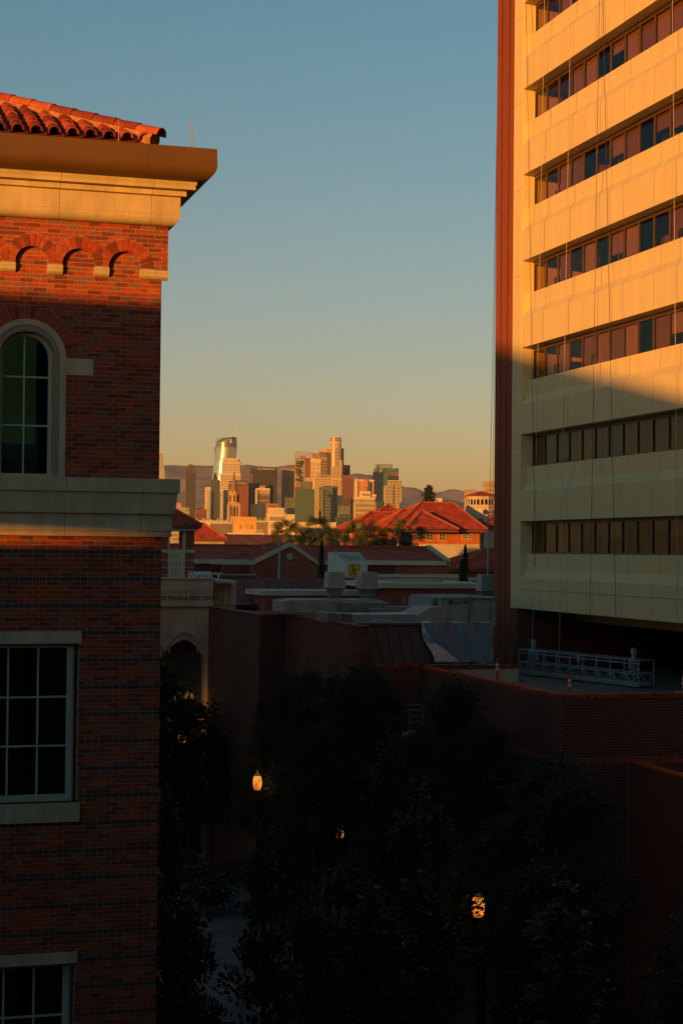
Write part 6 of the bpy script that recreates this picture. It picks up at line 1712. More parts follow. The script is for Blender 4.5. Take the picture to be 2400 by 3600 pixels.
    drum(w(20), z(1575), z(1539), 20, 5, 'crown_drum'); drum(w(20.6), z(1640), z(1560), 26, 12, 'upper_drum')
    m = MB()
    for i in range(16):
        t = 2 * math.pi * i / 16; m.box(w(18.5) * math.cos(t) - 1, w(18.5) * math.cos(t) + 1, w(18.5) * math.sin(t) - 1, w(18.5) * math.sin(t) + 1, z(1539), z(1536.5))
    m.lathe((0, 0, 0), [(w(20.7), z(1558)), (w(21), z(1557)), (w(21), z(1555)), (w(20.7), z(1554))], 24); m.build('crown_ring', CM['white'], T)
    A('', 1154, 1157, 1205, 1577, Y + 30, 'win', 'cream', 12, 70, .45, .42, T=T); A('', 1154, 1158, 1199, 1618, Y - 16, 'win', 'cream', 11, 60, .45, .42, T=T); A('', 1150, 1154, 1202, 1681, Y - 40, 'win', 'cream', 11, 44, .45, .42, T=T)
    # 20
    T = A('reddish tower with small lettering just right of the round topped tower', 1200, 1207, 1228, 1636, 5000, 'plum', 'brown', 8, 50, .3, .3); sign_text(T, 1213, 1641, 4990, 'KPMG', 5, LW, -2)
    A('broad brown tower with a dense window grid right of the round topped tower', 1200, 1204, 1240, 1672, 4500, 'plum', 'brown', 9, 40, .32, .32, top=(8, 'brown'))
    # 21
    T = A('grey green glass apartment tower with rounded bay and balcony lines', 1121, 1138, 1184, 1713, 2500, 'slate', 'olive', 4, 24, .1, .5, proud=1.2); addbox(T, 1142, 1178, 1708, 1715, 2504, 'slate', 'top_bay')
    addbox(T, 1134, 1136, 1716, 1850, 2496, 'pale', 'bright_edge', 2)
    for k in range(23): addbox(T, 1181, 1186, 1722 + k * 5.2, 1724 + k * 5.2, 2497, 'slate', 'balcony', 3)
    A('blue grey block low between the bay tower and the brown grid tower', 1184, 1186, 1206, 1744, 3200, 'blue', 'slate', 5, 16, .2, .2)
    A('slate block with pale floor bands in front of the brown grid tower', 1190, 1192, 1228, 1781, 2300, 'slate', 'olive', 2, 9, .1, .4); A('greenish low block behind the red roof edge', 1183, 1185, 1232, 1822, 1900, 'olive', 'slate', 9, 6, .2, .2, name='office_block', cat='building')
    A('dark blue tower side visible below the brown grid tower', 1206, 1207, 1232, 1752, 3000, 'plum', 'plum', 6, 18, .2, .2)
    # 24
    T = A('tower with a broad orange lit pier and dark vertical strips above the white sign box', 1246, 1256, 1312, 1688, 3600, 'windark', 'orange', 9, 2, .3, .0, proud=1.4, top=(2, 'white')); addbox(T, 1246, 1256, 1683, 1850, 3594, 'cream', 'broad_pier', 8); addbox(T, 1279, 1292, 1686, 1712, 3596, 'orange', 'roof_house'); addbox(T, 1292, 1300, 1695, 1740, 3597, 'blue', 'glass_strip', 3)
    # 25
    T = A('beige apartment tower with many balconies carrying a white sign board on its roof', 1243, 1248, 1316, 1751, 2300, 'win', 'beige', 11, 13, .5, .45, top=(1.5, 'white'))
    addbox(T, 1265, 1302, 1727, 1749, 2297, 'white', 'sign_board', 3); sign_text(T, 1283.5, 1738, 2297, 'circa', 5.0, mat('letter_brown', (.10, .05, .03), .7, 0), -.4, 1.1); addbox(T, 1309, 1322, 1738, 1746, 2300, 'white', 'roof_box')
    for k in range(12): addbox(T, 1316, 1322, 1766 + k * 6, 1769 + k * 6, 2300, 'tan', 'balcony', 3)
    A('', 1300, 1302, 1318, 1751, 2306, 'win', 'beige', 3, 13, .5, .45, T=T)
    # 26
    T = A('broad green glass tower with two rounded shoulders at the right of the skyline', 1312, 1322, 1399, 1645, 4600, 'teal', None, ybase=1850); A('', 1318, 1326, 1378, 1631, 4605, 'pale', None, T=T); addbox(T, 1320, 1324, 1632, 1646, 4590, 'pale', 'bright_edge', 3); addbox(T, 1332, 1344, 1646, 1662, 4590, 'pale', 'bright_edge', 3)
    c = T; A('slate tower with horizontal window bands in front of the broad green glass tower', 1309, 1314, 1345, 1661, 4200, 'slate', 'olive', 6, 44, .2, .4, proud=.6); A('brick coloured tower top in front of the broad green glass tower at its right', 1365, 1366, 1399, 1661, 4300, 'beige', 'orange', 6, 44, .45, .5)
    A('low blue glass block between the two beige apartment towers', 1318, 1320, 1350, 1764, 2500, 'blue', 'slate', 4, 8, .2, .2, name='office_block', cat='building')
    # 27
    T = A('tall beige apartment tower in two steps above the red tile roofs', 1349, 1353, 1380, 1709, 2500, 'win', 'beige', 7, 24, .5, .45); A('', 1365, 1367, 1409, 1691, 2504, 'win', 'beige', 9, 28, .5, .45, T=T); addbox(T, 1365, 1409, 1689, 1691.5, 2496, 'white', 'roof_edge', 4)
    for k in range(13): addbox(T, 1408, 1412, 1716 + k * 5.4, 1719 + k * 5.4, 2498, 'tan', 'balcony', 3)
    A('small white framed block to the right of the two step apartment tower', 1408, 1410, 1430, 1769, 2400, 'win', 'white', 3, 6, .2, .25, name='office_block', cat='building')
    A('small white balconied block right of the lone conifer', 1522, 1525, 1552, 1755, 2000, 'windark', 'white', 4, 10, .2, .45, name='office_block', cat='building')
    A('dim brown stepped block left of the lantern tower', 1634, 1638, 1672, 1722, 2300, 'plum', 'tan', 6, 14, .4, .4); A('', 1651, 1653, 1668, 1714, 2310, 'tan', 'tan', 3, 3, .9, .5, T=bpy.context.scene.objects[-1]) if False else None
    T = A('beige tower with white top line beside the tower brick pier', 1702, 1705, 1740, 1700, 2300, 'win', 'tan', 6, 18, .45, .45); addbox(T, 1698, 1740, 1690, 1692, 2296, 'white', 'roof_edge', 4); addbox(T, 1706, 1738, 1692, 1700, 2303, 'tan', 'roof_house')
    A('low dark block behind the red hipped roof ridge', 1550, 1552, 1570, 1775, 1500, 'plum', 'plum', 3, 4, .3, .3, name='office_block', cat='building')
skyline()
# ================================================================== trees
LEAF = mat('magnolia_leaf', (.045, .065, .028), .6, .35, .8, spec=.15); LEAFU = mat('leaf_under', (.10, .065, .03), .7, .2, .8)
NEED = mat('needle_foliage', (.040, .060, .028), .7, .35, .5, spec=.3); BARK = mat('bark', (.08, .06, .045), .95, .2, 3); PALML = mat('palm_leaf', (.05, .065, .02), .5, .3, .3, spec=.4); PALMD = mat('palm_dead_leaf', (.12, .075, .04), .9, .3, .5)
CYP = mat('cypress_foliage', (.028, .045, .024), .8, .3, .6)
def np_mesh(name, V, Fq, mats, mi=None):
    me = bpy.data.meshes.new(name); n = len(V); nf = len(Fq); k = Fq.shape[1]
    me.vertices.add(n); me.vertices.foreach_set('co', V.astype(np.float32).ravel())
    me.loops.add(nf * k); me.loops.foreach_set('vertex_index', Fq.astype(np.int32).ravel())
    me.polygons.add(nf); me.polygons.foreach_set('loop_start', np.arange(0, nf * k, k, dtype=np.int32)); me.polygons.foreach_set('loop_total', np.full(nf, k, dtype=np.int32))
    for m in mats: me.materials.append(m)
    if mi is not None: me.polygons.foreach_set('material_index', mi.astype(np.int32))
    me.update(calc_edges=True); return me
def leaf_cloud(name, centres, radii, per, ll, lw, rs, mats, droop=0.0, outward=.6):
    """leaves in rosettes at random places inside ellipsoidal clumps"""
    r = np.random.RandomState(rs); Vs = []; 
    C = np.repeat(np.array(centres), per, axis=0); Rr = np.repeat(np.array(radii), per, axis=0)
    d = r.normal(size=C.shape); d /= np.linalg.norm(d, axis=1)[:, None]; rad = r.rand(len(C)) ** .5
    p = C + d * Rr * rad[:, None]
    dirv = d * outward + r.normal(size=C.shape) * .5; dirv[:, 2] += .15 - droop; dirv /= np.linalg.norm(dirv, axis=1)[:, None]
    side = np.cross(dirv, r.normal(size=C.shape)); side /= np.linalg.norm(side, axis=1)[:, None]
    L = ll * r.uniform(.6, 1.25, len(C))[:, None]; Wd = lw * r.uniform(.7, 1.2, len(C))[:, None]
    v0 = p; v1 = p + dirv * L * .5 + side * Wd; v2 = p + dirv * L; v3 = p + dirv * L * .5 - side * Wd
    V = np.stack([v0, v1, v2, v3], 1).reshape(-1, 3); Fq = np.arange(len(V)).reshape(-1, 4)
    mi = (r.rand(len(C)) < .18).astype(int) if len(mats) > 1 else None
    return np_mesh(name, V, Fq, mats, mi)
def tree_proto(kind, h, w, rs):
    """returns (trunk mesh, crown mesh) for a tree of height h, crown half-width w at origin"""
    r = random.Random(rs); m = MB()
    lean = (r.uniform(-.03, .03), r.uniform(-.03, .03)); pts = [Vector((lean[0] * h * t + .12 * math.sin(3 * t + rs), lean[1] * h * t, h * t)) for t in [i / 8 for i in range(9)]]
    for i in range(8):
        r0 = .02 * h * (1 - .85 * i / 8) * .9; r1 = .02 * h * (1 - .85 * (i + 1) / 8) * .9; m.cyl(pts[i], pts[i + 1], r0, r1, 7, caps=False)
    cs, rd = [], []
    T0 = .52 if rs >= 14 and kind == 'pine' else .28
    nb = {'magnolia': 24, 'pine': 46, 'shrub': 10}[kind]
    for k in range(nb):
        t = r.uniform(T0, .97) if kind != 'shrub' else r.uniform(.1, .8); i = min(7, int(t * 8)); base = pts[i].lerp(pts[i + 1], t * 8 - i)
        a = r.uniform(0, 2 * math.pi)
        if kind == 'magnolia': ext = w * (1.0 - .75 * ((t - .28) / .7) ** 1.3) * r.uniform(.55, 1.05)
        elif kind == 'pine': ext = w * (1.05 - .80 * max(0, (t - .35) / .62) ** 1.5) * r.uniform(.35, 1.15)
        else: ext = w * r.uniform(.5, 1)
        tip = base + Vector((math.cos(a) * ext, math.sin(a) * ext, ext * r.uniform(.25, .6) if kind != 'pine' else ext * r.uniform(.0, .35)))
        m.cyl(base, base.lerp(tip, .5) + Vector((0, 0, .05)), .05, .03, 5, caps=False); m.cyl(base.lerp(tip, .5) + Vector((0, 0, .05)), tip, .03, .012, 5, caps=False)
        nsub = 3
        for q in range(nsub):
            f = .45 + .6 * q / (nsub - 1); c = base.lerp(tip, f) + Vector((r.uniform(-.25, .25), r.uniform(-.25, .25), r.uniform(-.1, .3)))
            cs.append(tuple(c)); s = r.uniform(.3, .55) if kind == 'magnolia' else r.uniform(.35, .7); rd.append((s, s, s * (.8 if kind == 'magnolia' else .6)))
    cs.append(tuple(pts[-1])); rd.append((.3, .3, .7))
    if kind == 'magnolia': cm = leaf_cloud('crown', cs, rd, 70, .23, .05, rs, [LEAF, LEAFU])
    elif kind == 'pine': cm = leaf_cloud('crown', cs, rd, 150, .30, .016, rs, [NEED], outward=.9)
    else: cm = leaf_cloud('crown', cs, rd, 70, .16, .04, rs, [LEAF])
    tm = bpy.data.meshes.new('trunk'); tm.from_pydata(m.v, [], m.f); tm.materials.append(BARK)
    return tm, cm
PROTO = {}
def tree(kind, lb, base, h, w, rs, group, rz=None):
    key = (kind, rs)
    H0 = {'magnolia': 9.0, 'pine': 10.0, 'shrub': 1.6}[kind]; W0 = {'magnolia': 1.35, 'pine': 2.1, 'shrub': 1.1}[kind]
    if key not in PROTO: PROTO[key] = tree_proto(kind, H0, W0, rs)
    tm, cm = PROTO[key]
    nm = {'magnolia': 'magnolia_tree', 'pine': 'conifer_tree', 'shrub': 'shrub'}[kind]
    T = thing(nm, lb, 'tree' if kind != 'shrub' else 'shrub', loc=base, rz=rz if rz is not None else (h * 7.3) % 6.28, group=group)
    T.scale = (w / W0, w / W0, h / H0)
    link('trunk', tm, T); link('crown', cm, T, kind='stuff'); return T
def trees():
    GM_ = 'magnolia trees along the paved walk'; GP = 'dark conifers in front of the brick walls'
    def at(px, Y, z=0): p = P(px, 2500, Y); return Vector((p.x, p.y, z))
    # (kind, px, py top, Y, half width m, seed, label)
    L = [('magnolia', 585, 2330, 84, 1.5, 1, 'magnolia in front of the pointed arch, half behind the left building'),
         ('magnolia', 672, 2440, 86, 2.0, 2, 'magnolia right in front of the pointed arch opening'),
         ('magnolia', 745, 2490, 84, 1.2, 3, 'short magnolia between the arch and the slender magnolia'),
         ('magnolia', 818, 2400, 91, 1.35, 2, 'slender magnolia with a bare lower trunk standing alone on the walk'),
         ('pine', 1025, 2400, 76, 1.6, 11, 'dark conifer against the stepped brick wall, left one'),
         ('pine', 1085, 2385, 68, 1.5, 12, 'dark conifer against the long brick side wall'),
         ('pine', 1235, 2370, 61, 2.2, 14, 'broad dark conifer hiding the corner of the brick hall'),
         ('pine', 1110, 2480, 63, 1.9, 15, 'dark conifer filling the gap below the long brick side wall'),
         ('pine', 915, 2470, 77.2, 1.2, 13, 'dark conifer behind the first lamp against the stepped wall'),
         ('pine', 1165, 2385, 68.5, 1.5, 13, 'dark conifer behind the middle lamp, close to the brick side wall'),
         ('pine', 1340, 2430, 64, 1.8, 11, 'dark conifer at the right of the mass, next to the canopy railing'),
         ('pine', 1455, 2620, 61, 1.6, 13, 'dark conifer between the canopy and the terrace wall'),
         ('magnolia', 1050, 2640, 66, 1.1, 3, 'magnolia right of the first lamp, against the dark conifers'),
         ('magnolia', 1335, 2640, 58, 1.2, 1, 'magnolia below the concrete canopy'),
         ('pine', 1395, 2690, 56, 1.6, 12, 'conifer directly under the canopy edge'),
         ('pine', 1590, 2420, 57, 2.1, 14, 'tall pointed dark conifer in front of the terrace side wall'),
         ('pine', 1500, 2560, 55, 1.3, 13, 'conifer right of the concrete canopy railing'),
         ('pine', 1705, 2580, 58, 1.8, 15, 'conifer filling the gap right of the tall pointed one'),
         ('pine', 1890, 2690, 49, 2.4, 14, 'broad dark conifer in front of the terrace corner'),
         ('pine', 2030, 2780, 45, 2.0, 12, 'dark conifer reaching to the lower brick annex'),
         ('magnolia', 1450, 2800, 52, 1.6, 2, 'magnolia between the middle lamp and the near lamp'),
         ('magnolia', 1240, 2990, 50, 1.3, 3, 'magnolia just below the middle lamp'),
         ('magnolia', 1500, 3120, 41, 1.2, 1, 'magnolia below the near lamp at its left'),
         ('magnolia', 1905, 2950, 44, 1.2, 3, 'magnolia right of the near lamp'),
         ('magnolia', 1990, 3120, 40, 1.5, 2, 'magnolia at the foot of the lower brick annex'),
         ('pine', 1760, 2880, 57, 1.6, 11, 'dark conifer directly behind the near lamp'),
         ('magnolia', 590, 2860, 43, .9, 1, 'magnolia touching the left building low down, farther one'),
         ('magnolia', 655, 3060, 37, 1.0, 3, 'magnolia touching the left building low down, nearer one'),
         ('magnolia', 945, 2930, 42, .95, 2, 'magnolia in the middle of the paved walk, bottom left of centre'),
         ('magnolia', 1110, 3120, 41, 1.1, 3, 'magnolia at the bottom centre in front of the dark planting bed'),
         ('magnolia', 1350, 3180, 39, 1.15, 1, 'magnolia with pale edged leaves at the bottom right of centre'),
         ('magnolia', 2390, 3290, 33, .9, 2, 'tree top leaning in at the right edge before the brick annex'),
         ('magnolia', 2290, 3480, 32, .7, 3, 'leafy top poking up at the bottom right corner')]
    for kind, px, pt, Y, w, rs, lb in L:
        z = P(px, pt, Y).z; tree(kind, lb, at(px, Y), z * 1.0, w, rs, GM_ if kind == 'magnolia' else GP)
    for i, (px, Y, lb) in enumerate(((760, 76, 'low shrub beside the walk under the slender magnolia'), (1000, 58, 'low shrub left of the middle lamp post'), (1250, 50, 'low shrub at the edge of the dark lawn'), (1480, 45, 'low shrub left of the near lamp post'), (1750, 40, 'low shrub right of the near lamp post'), (2000, 38, 'low shrub at the foot of the annex wall'))):
        tree('shrub', lb, at(px, Y), 1.8, 1.6, 31 + i % 2, 'low shrubs in the planting bed')
    # distant ones
    c = P(1505, 1800, 260); m = MB(); m.cyl((0, 0, 0), (0, 0, P(1505, 1740, 260).z), .25, .1, 6, caps=False)
    T = thing('lone_conifer', 'lone dark conifer standing above the red hipped roof ridge', 'tree', loc=(c.x, c.y, 0)); m.build('trunk', BARK, T)
    zt = P(1505, 1703, 260).z; zb = P(1505, 1778, 260).z; rg = random.Random(3); cs, rd = [], []
    for k in range(26):
        t = k / 25; z = zb - 1.5 + (zt - zb + 1.0) * t; ww = (.55 + 1.05 * (1 - t) ** .8); cs.append((rg.uniform(-.5, .5) * ww, rg.uniform(-.5, .5) * ww, z)); rd.append((.75 * ww, .75 * ww, .32))
    link('crown', leaf_cloud('crown', cs, rd, 90, .34, .09, 9, [CYP]), T, kind='stuff')
    for px, pt, pb, w, Y, lb in ((1130, 1918, 2050, 13, 120, 'slim cypress left of the shield sign box'), (1634, 1932, 2052, 15, 112, 'tall slim cypress in front of the tiled lodge, right one'), (1621, 1985, 2052, 12, 113, 'shorter cypress tucked against the tall one')):
        c = P(px, 2000, Y); zt = P(px, pt, Y).z; T = thing('cypress', lb, 'tree', loc=(c.x, c.y, 0), group='slim cypresses among the tile roofs')
        m = MB(); m.cyl((0, 0, 0), (0, 0, zt - .5), .12, .03, 6, caps=False); m.build('trunk', BARK, T)
        rg = random.Random(px); cs, rd = [], []; wm = w / 6000 * Y
        for k in range(60):
            t = k / 59; z = 2 + (zt - 2) * t; q = wm * min(1, (1.02 - t) * 2.6 * (18 / max(6, zt))) ; q = wm * min(1.0, ((zt - z) / 2.2) ** .8 + .05); cs.append((rg.uniform(-.2, .2) * q, rg.uniform(-.2, .2) * q, z)); rd.append((q, q, .3))
        link('crown', leaf_cloud('crown', cs, rd, 60, .16, .05, px, [CYP], droop=-.6), T, kind='stuff')
trees()
# ================================================================== fan palms
def fan_mesh(rs, dead=False):
    r = random.Random(rs); m = MB(); n = 17; Ls = 1.25; pet = 1.0
    m.cyl((0, 0, 0), (pet, 0, 0), .025, .02, 4, caps=False)
    for i in range(n):
        a = (i / (n - 1) - .5) * 2.5; l = Ls * (.75 + .25 * math.cos(a)); a0 = a - .055; a1 = a + .055; dz = -.35 * l - (.5 if dead else 0) * l + r.uniform(-.1, .1)
        m.face([(pet, 0, 0), (pet + l * .6 * math.cos(a0), l * .6 * math.sin(a0), .05), (pet + l * math.cos(a), l * math.sin(a), dz * .7), (pet + l * .6 * math.cos(a1), l * .6 * math.sin(a1), .05)])
    me = bpy.data.meshes.new('frond'); me.from_pydata(m.v, [], m.f); me.materials.append(PALMD if dead else PALML); return me
def palms():
    fm = [fan_mesh(i) for i in range(3)]; fd = [fan_mesh(9, True)]
    L = [(1008, 1862, 165, 1.0, 'fan palm farthest left, in front of the long cream building'), (1043, 1885, 160, .85, 'short fan palm second from the left'), (1075, 1880, 166, .8, 'fan palm between the short one and the tall slender one'), (1117, 1856, 162, 1.0, 'tall fan palm above the gabled hall ridge with a clear trunk'), (1150, 1888, 158, .9, 'bushy dark fan palm right of the tall one'), (1180, 1893, 163, .8, 'low dark fan palm at the left corner of the hipped house'),
         (1255, 1872, 160, 1.0, 'fan palm in front of the left wing of the hipped house'), (1285, 1895, 158, .75, 'low fan palm left of the middle of the hipped house'), (1318, 1874, 161, 1.0, 'fan palm in front of the middle of the hipped house'), (1378, 1880, 160, 1.0, 'fan palm left of the tallest palm by the house windows'), (1432, 1858, 158, 1.15, 'largest fan palm with a thick trunk beside the house windows')]
    for k, (px, pt, Y, s, lb) in enumerate(L):
        r = random.Random(k * 7 + 1); c = P(px, 1900, Y); zt = P(px, pt + 14 * s, Y).z; s = s * .80
        T = thing('fan_palm', lb, 'palm tree', loc=(c.x, c.y, 0), group='fan palms in front of the red hipped house')
        m = MB(); m.cyl((0, 0, 0), (0, 0, zt), .24, .17, 8, caps=False); m.lathe((0, 0, 0), [(.2, zt - 1.3), (.42, zt - .8), (.45, zt - .3), (.2, zt)], 8); m.build('trunk', BARK, T)
        for j in range(28):
            el_ = r.uniform(-.6, 1.3) if j < 24 else r.uniform(-1.35, -.8); az_ = j * 2.399 + r.uniform(-.3, .3)
            me = r.choice(fm) if j < 25 else fd[0]
            o = link('frond', me, T); q = s * r.uniform(.85, 1.15); o.scale = (q, q, q); o.location = (0, 0, zt); o.rotation_euler = (r.uniform(-1.2, 1.2), -el_, az_)
palms()
# ================================================================== lamps
def lamps():
    HL = 5.0
    GLOBE = bpy.data.materials.new('lamp_globe'); GLOBE.use_nodes = True; n = GLOBE.node_tree.nodes; l = GLOBE.node_tree.links; b = n['Principled BSDF']
    b.inputs['Base Color'].default_value = (.8, .7, .5, 1); b.inputs['Emission Strength'].default_value = 1.0
    tc = n.new('ShaderNodeTexCoord'); sp = n.new('ShaderNodeSeparateXYZ'); l.new(tc.outputs['Object'], sp.inputs[0]); cr = n.new('ShaderNodeValToRGB')
    mr = n.new('ShaderNodeMapRange'); mr.inputs[1].default_value = 3.45; mr.inputs[2].default_value = 4.15; l.new(sp.outputs[2], mr.inputs[0]); l.new(mr.outputs[0], cr.inputs[0])
    cr.color_ramp.elements[0].position = 0; cr.color_ramp.elements[0].color = (.38, .075, .005, 1); cr.color_ramp.elements[1].position = .75; cr.color_ramp.elements[1].color = (.80, .25, .022, 1)
    l.new(cr.outputs[0], b.inputs['Emission Color'])
    IR = mat('lamp_iron', (.02, .022, .02), .5, .1, 4); FIN = mat('lamp_cap', (.25, .24, .2), .5, .1, 4)
    spots = [(905, 2750, 75, 'lamp with a lit acorn globe beside the slender magnolia'), (1193, 2915, 66, 'lamp with a lit globe half hidden by leaves at the centre'), (1680, 3185, 53, 'nearest lamp with a lit globe showing leaf silhouettes'),
             (640, 2596, 90, 'small far lamp glowing through the magnolia leaves, lower one'), (656, 2510, 90.2, 'small far lamp glowing through leaves below the arch, left of two'), (704, 2512, 90, 'small far lamp glowing through leaves below the arch, right of two')]
    proto = None
    for px, py, YL, lb in spots:
        g = P(px, py, YL); hz = g.z - 3.8; g.z = 0
        if proto is None:
            T = thing('street_lamp', lb, 'street lamp', loc=g, group='acorn globe street lamps')
            m = MB(); m.lathe((0, 0, 0), [(.22, 0), (.22, .15), (.14, .25), (.12, .7), (.075, .8), (.055, 3.1), (.09, 3.15), (.06, 3.22), (.10, 3.38), (.17, 3.42), (.17, 3.47)], 12); m.build('post', IR, T, smooth=True)
            m = MB(); m.lathe((0, 0, 0), [(.12, 3.46), (.165, 3.54), (.20, 3.72), (.20, 3.87), (.17, 4.02), (.12, 4.10)], 16); gl = m.build('globe', GLOBE, T, smooth=True)
            m = MB(); m.lathe((0, 0, 0), [(.15, 4.09), (.12, 4.16), (.04, 4.22), (.03, 4.3), (0, 4.36)], 12); m.build('cap', FIN, T, smooth=True)
            proto = T
        else:
            T = proto.copy(); COL.objects.link(T); T['label'] = lb; T.location = g
            for c in [q for q in proto.children if q.type == 'MESH']: d = c.copy(); COL.objects.link(d); d.parent = T
        for c in T.children:
            if c.name.startswith('post'): c.scale = (1, 1, (3.46 + hz) / 3.46)
            elif c.type == 'MESH': c.location.z = hz
        # the lamp's own light
        ld = bpy.data.lights.new('lamp_light', 'POINT'); ld.energy = 4; ld.color = (1.0, .45, .12); ld.shadow_soft_size = .25; lo = bpy.data.objects.new('lamp_light', ld); COL.objects.link(lo); lo.parent = T; lo.location = (0, 0, 4.5 + hz)
        ld = bpy.data.lights.new('lamp_light', 'POINT'); ld.energy = 4; ld.color = (1.0, .45, .12); ld.shadow_soft_size = .2; lo = bpy.data.objects.new('lamp_light', ld); COL.objects.link(lo); lo.parent = T; lo.location = (.45, -.2, 3.6 + hz)
    # tall light pole in front of the gabled hall, and floodlights at the right
    c = P(978, 2040, 126); zt = P(980, 1908, 126).z; T = thing('light_pole', 'tall pale pole in front of the gabled hall', 'pole', loc=(c.x, c.y, 0))
    m = MB(); m.cyl((0, 0, 0), (.05, 0, zt), .12, .07, 8); m.build('pole', GREYM, T); m = MB(); zz = P(980, 1935, 126).z; m.box(-.1, .1, -.2, .2, zt - .2, zt + .15); m.build('cross_arm', GREYM, T)
    c = P(1713, 2000, 150); T = thing('floodlight_mast', 'slim mast with a cluster of round floodlights before the lantern tower', 'floodlight', loc=(c.x, c.y, 0))
    z0 = P(1713, 1800, 150).z; m = MB(); m.cyl((0, 0, 0), (0, 0, z0), .07, .05, 6); m.box(-.4, .9, -.05, .05, z0 - .05, z0 + .05); m.box(-.4, .9, -.05, .05, z0 - .65, z0 - .55); m.build('mast', GREYM, T)
    for x in (-.25, .65):
        for dz in (0, -.6):
            m = MB(); m.cyl((x, -.35, z0 + dz), (x, 0, z0 + dz), .25, .12, 12); m.build('floodlight', mat('flood_metal', (.5, .42, .35), .35, .1, 2, metal=.6), T)
lamps()
# ================================================================== two walkers and planting beds on the walk
def walkers():
    def person(lb, g, rz, coat, legs, hair, s):
        T = thing('person', lb, 'person', loc=g, rz=rz)
        vs = [(0, 0, .95), (0, 0, 1.15), (0, .01, 1.38), (0, 0, 1.52), (0, -.02, 1.63),
              (-.17, 0, 1.42), (-.25, .04, 1.16), (-.23, -.08, .92), (.17, 0, 1.42), (.25, -.04, 1.16), (.24, .10, .93),
              (-.09, 0, .9), (-.11, -.12, .5), (-.11, .02, .08), (-.11, -.12, .03), (.09, 0, .9), (.10, .08, .5), (.10, .26, .12), (.10, .16, .04)]
        es = [(0, 1), (1, 2), (2, 3), (3, 4), (2, 5), (5, 6), (6, 7), (2, 8), (8, 9), (9, 10), (0, 11), (11, 12), (12, 13), (13, 14), (0, 15), (15, 16), (16, 17), (17, 18)]
        rd = [.15, .14, .16, .06, .105, .075, .055, .04, .075, .055, .04, .095, .065, .05, .04, .095, .065, .05, .04]
        me = bpy.data.meshes.new('body'); me.from_pydata(vs, es, []); o = bpy.data.objects.new('body', me); COL.objects.link(o); o.parent = T
        sk = o.modifiers.new('skin', 'SKIN'); sb = o.modifiers.new('sub', 'SUBSURF'); sb.levels = 1; sb.render_levels = 1
        for i, r in enumerate(rd): me.skin_vertices[0].data[i].radius = (r, r * .85)
        me.skin_vertices[0].data[0].use_root = True
        bpy.context.view_layer.update(); ev = o.evaluated_get(bpy.context.evaluated_depsgraph_get()); nm = bpy.data.meshes.new_from_object(ev); o.modifiers.clear(); o.data = nm
        nm.materials.clear(); nm.materials.append(coat); nm.materials.append(legs); nm.materials.append(mat('skin', (.35, .2, .13), .7, 0))
        for p in nm.polygons:
            z = p.center.z; p.material_index = 2 if z > 1.5 else (0 if z > .85 else 1); p.use_smooth = True
        m = MB(); m.lathe((0, .01, 0), [(0, 1.56), (.09, 1.58), (.115, 1.66), (.10, 1.74), (.05, 1.78), (0, 1.785)], 10); m.build('hair', hair, T, smooth=True); T.scale = (s, s, s)
    nv = mat('coat_navy', (.03, .035, .06), .9, 0); wh = mat('shirt_pale', (.42, .42, .42), .9, 0); dk = mat('trousers_dark', (.03, .03, .035), .9, 0); hb = mat('hair_dark', (.02, .015, .01), .8, 0)
    g = G(584, 2768, .03); person('person in dark clothes walking away under the magnolias beside the left building', g, .2, nv, dk, hb, .98)
    g = G(569, 2740, .03); person('person in a pale top walking next to the left building edge', g, .1, wh, dk, hb, .98)
    g = G(632, 2764, .03); person('person in dark clothes walking behind the far lamp post', g, -.3, dk, nv, hb, .98)
    # dark lawn bed with brick kerb right of the walk
    F = Frame((2.0, 60, 0)); SO = mat('soil_ground_cover', (.03, .034, .018), .95, .3, 1.5); BRK = mat('planter_brick', (.17, .06, .04), .9, .15, 3)
    def bed(lb, x0, x1, y0, y1):
        T = thing('planting_bed', lb, 'planting bed', F)
        m = MB(); m.box(x0, x1, y0, y1, 0, .34); m.build('soil', SO, T)
        m = MB(); m.box(x0 - .25, x0, y0 - .25, y1, 0, .48); m.box(x0, x1, y0 - .25, y0, 0, .479); m.build('kerb_wall', BRK, T)
        cs = [(random.uniform(x0, x1), random.uniform(y0, y1), .4) for _ in range(int((x1 - x0) * (y1 - y0) * 1.5))]
        link('ground_cover', leaf_cloud('ground_cover', cs, [(.5, .5, .15)] * len(cs), 16, .18, .04, 77, [LEAF]), T, kind='stuff')
    a = F.loc(G(880, 3300, 0)); b = F.loc(G(720, 2760, 0))
    bed('dark planting bed with a low brick wall along the brick hall', -1.2, .8, -4, 17)
    bed('near planting bed with dark ground cover below the terrace wall', -2.2, 3.6, -22, -6)
walkers()
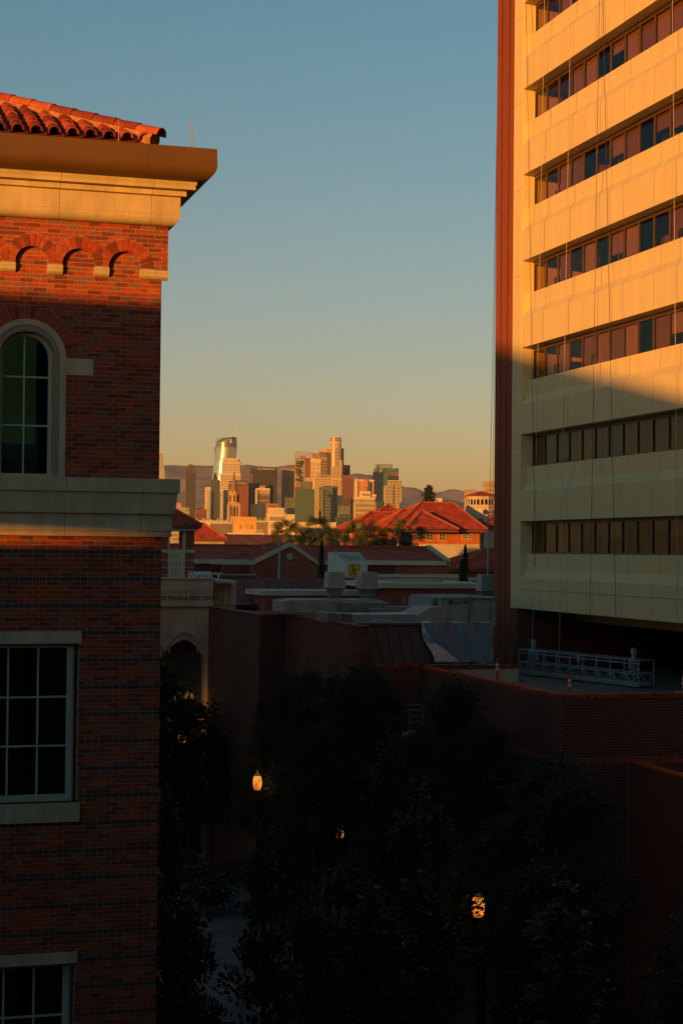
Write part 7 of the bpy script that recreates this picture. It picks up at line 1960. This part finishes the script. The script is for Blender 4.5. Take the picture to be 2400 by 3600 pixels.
# ================================================================== viewpoint building, and unseen blocks added to shade the view
def unseen_blocks():
    SB = mat('stucco_buff', (.42, .32, .22), .9, .1, .1); WD = mat('window_dark_glass', (.03, .035, .04), .2, .1, .1, spec=.8)
    def block(name, lb, x0, x1, y0, y1, h, ang=0, roof=True, mt=None):
        O = Vector((x0, y0, 0)); T = thing(name, lb, 'building', loc=O, rz=ang); w, d = x1 - x0, y1 - y0
        m = MB(); m.box(0, w, 0, d, 0, h); m.build('wall', mt or BMID, T)
        m = MB(); m.box(-.3, w + .3, -.3, d + .3, h, h + .5); m.build('parapet', SB, T)
        for k in range(int(h / 4)):
            for i in range(int(w / 4)):
                for (ya, yb) in ((-.04, 0), (d, d + .04)):
                    m = MB(); m.box(1.2 + i * 4, 2.8 + i * 4, ya, yb, 1.2 + k * 4, 3.0 + k * 4)
                    if i < 8 and k < 9: m.build('window', WD, T)
        return T
    # the building the photograph was taken from
    DKC = mat('concrete_dark', (.10, .11, .10), .9, .1, .1)
    block('viewpoint_building', 'low grey building behind the camera from which the photo is taken', -9, 7, -34, -3.2, 18.9, mt=DKC)
    block('rear_sky_blocker', 'unseen tall grey block added behind the camera to the right to cut the sky light', 7.3, 46, -34, -3.2, 46, mt=DKC)  # added to block skylight and deepen the shade below
    block('side_sky_blocker', 'unseen tall plain block added on the right of the camera to cut the sky light', 24, 48, 0, 40, 40, mt=DKC)  # added to hold skylight off the lower right
    # screen wall added to throw shade on the left building's lower part
    T = thing('screened_building', 'unseen low brick building behind the camera with an added shadow screen and light slot', 'building', loc=(-130, -20, 0))
    m = MB(); m.box(0, 118, 0, 17, 0, 16.4); m.build('wall', BMID, T)
    top = 21.55
    m = MB(); y0, y1 = 16.6, 16.9
    gx0, gx1 = 100.0, 112.2          # tapered slot shaped to drop a fading light patch on the ledge
    z0, z1 = 17.78, 18.06
    m.prism([(0, 16.4), (gx0, 16.4), (gx0, top), (0, top)], y0, y1, 'y'); m.prism([(gx1, 16.4), (118, 16.4), (118, top), (gx1, top)], y0, y1, 'y')
    zm = (z0 + z1) / 2; m.prism([(gx0, 16.4), (gx1, 16.4), (gx1, zm), (gx1 - 4, z0), (gx0, z0)], y0, y1, 'y'); m.prism([(gx0, z1), (gx1 - 4, z1), (gx1, zm), (gx1, top), (gx0, top)], y0, y1, 'y')
    m.build('shadow_screen', SB, T)
    for x in (0, 117.7):
        m = MB(); m.box(x, x + .3, 0, y0, 16.4, 20.5); m.build('shadow_screen', SB, T)
    T = thing('shadow_wall', 'unseen sloping brick wall added far behind the camera to shade the office tower', 'building', loc=(0, -30, 0))
    m = MB(); m.prism([(-78, 0), (-36.2, 0), (-36.2, 27.3), (-53, 33.0), (-78, 33.0)], 0, 3, 'y'); m.build('wall', BMID, T)  # outline shaped to cast the slanting shadow edge on the office tower
    block('unseen_shade_block', 'unseen long brick block added behind the left building to shade the gabled hall', -92, -20, 72, 86, 19.4)  # added to keep the gabled hall in shade up to its ridge
unseen_blocks()
# ================================================================== haze
def haze():
    m = bpy.data.materials.new('haze_air'); m.use_nodes = True; n = m.node_tree.nodes; n.clear()
    o = n.new('ShaderNodeOutputMaterial'); v = n.new('ShaderNodeVolumePrincipled'); v.inputs['Density'].default_value = 1.9e-5; v.inputs['Color'].default_value = (.90, .86, .84, 1); v.inputs['Anisotropy'].default_value = 0.0
    m.node_tree.links.new(v.outputs[0], o.inputs['Volume'])
    mb = MB(); mb.box(-32000, 32000, -2100, 41000, -1, 1200); h = mb.build('haze', m); h['kind'] = 'stuff'
haze()
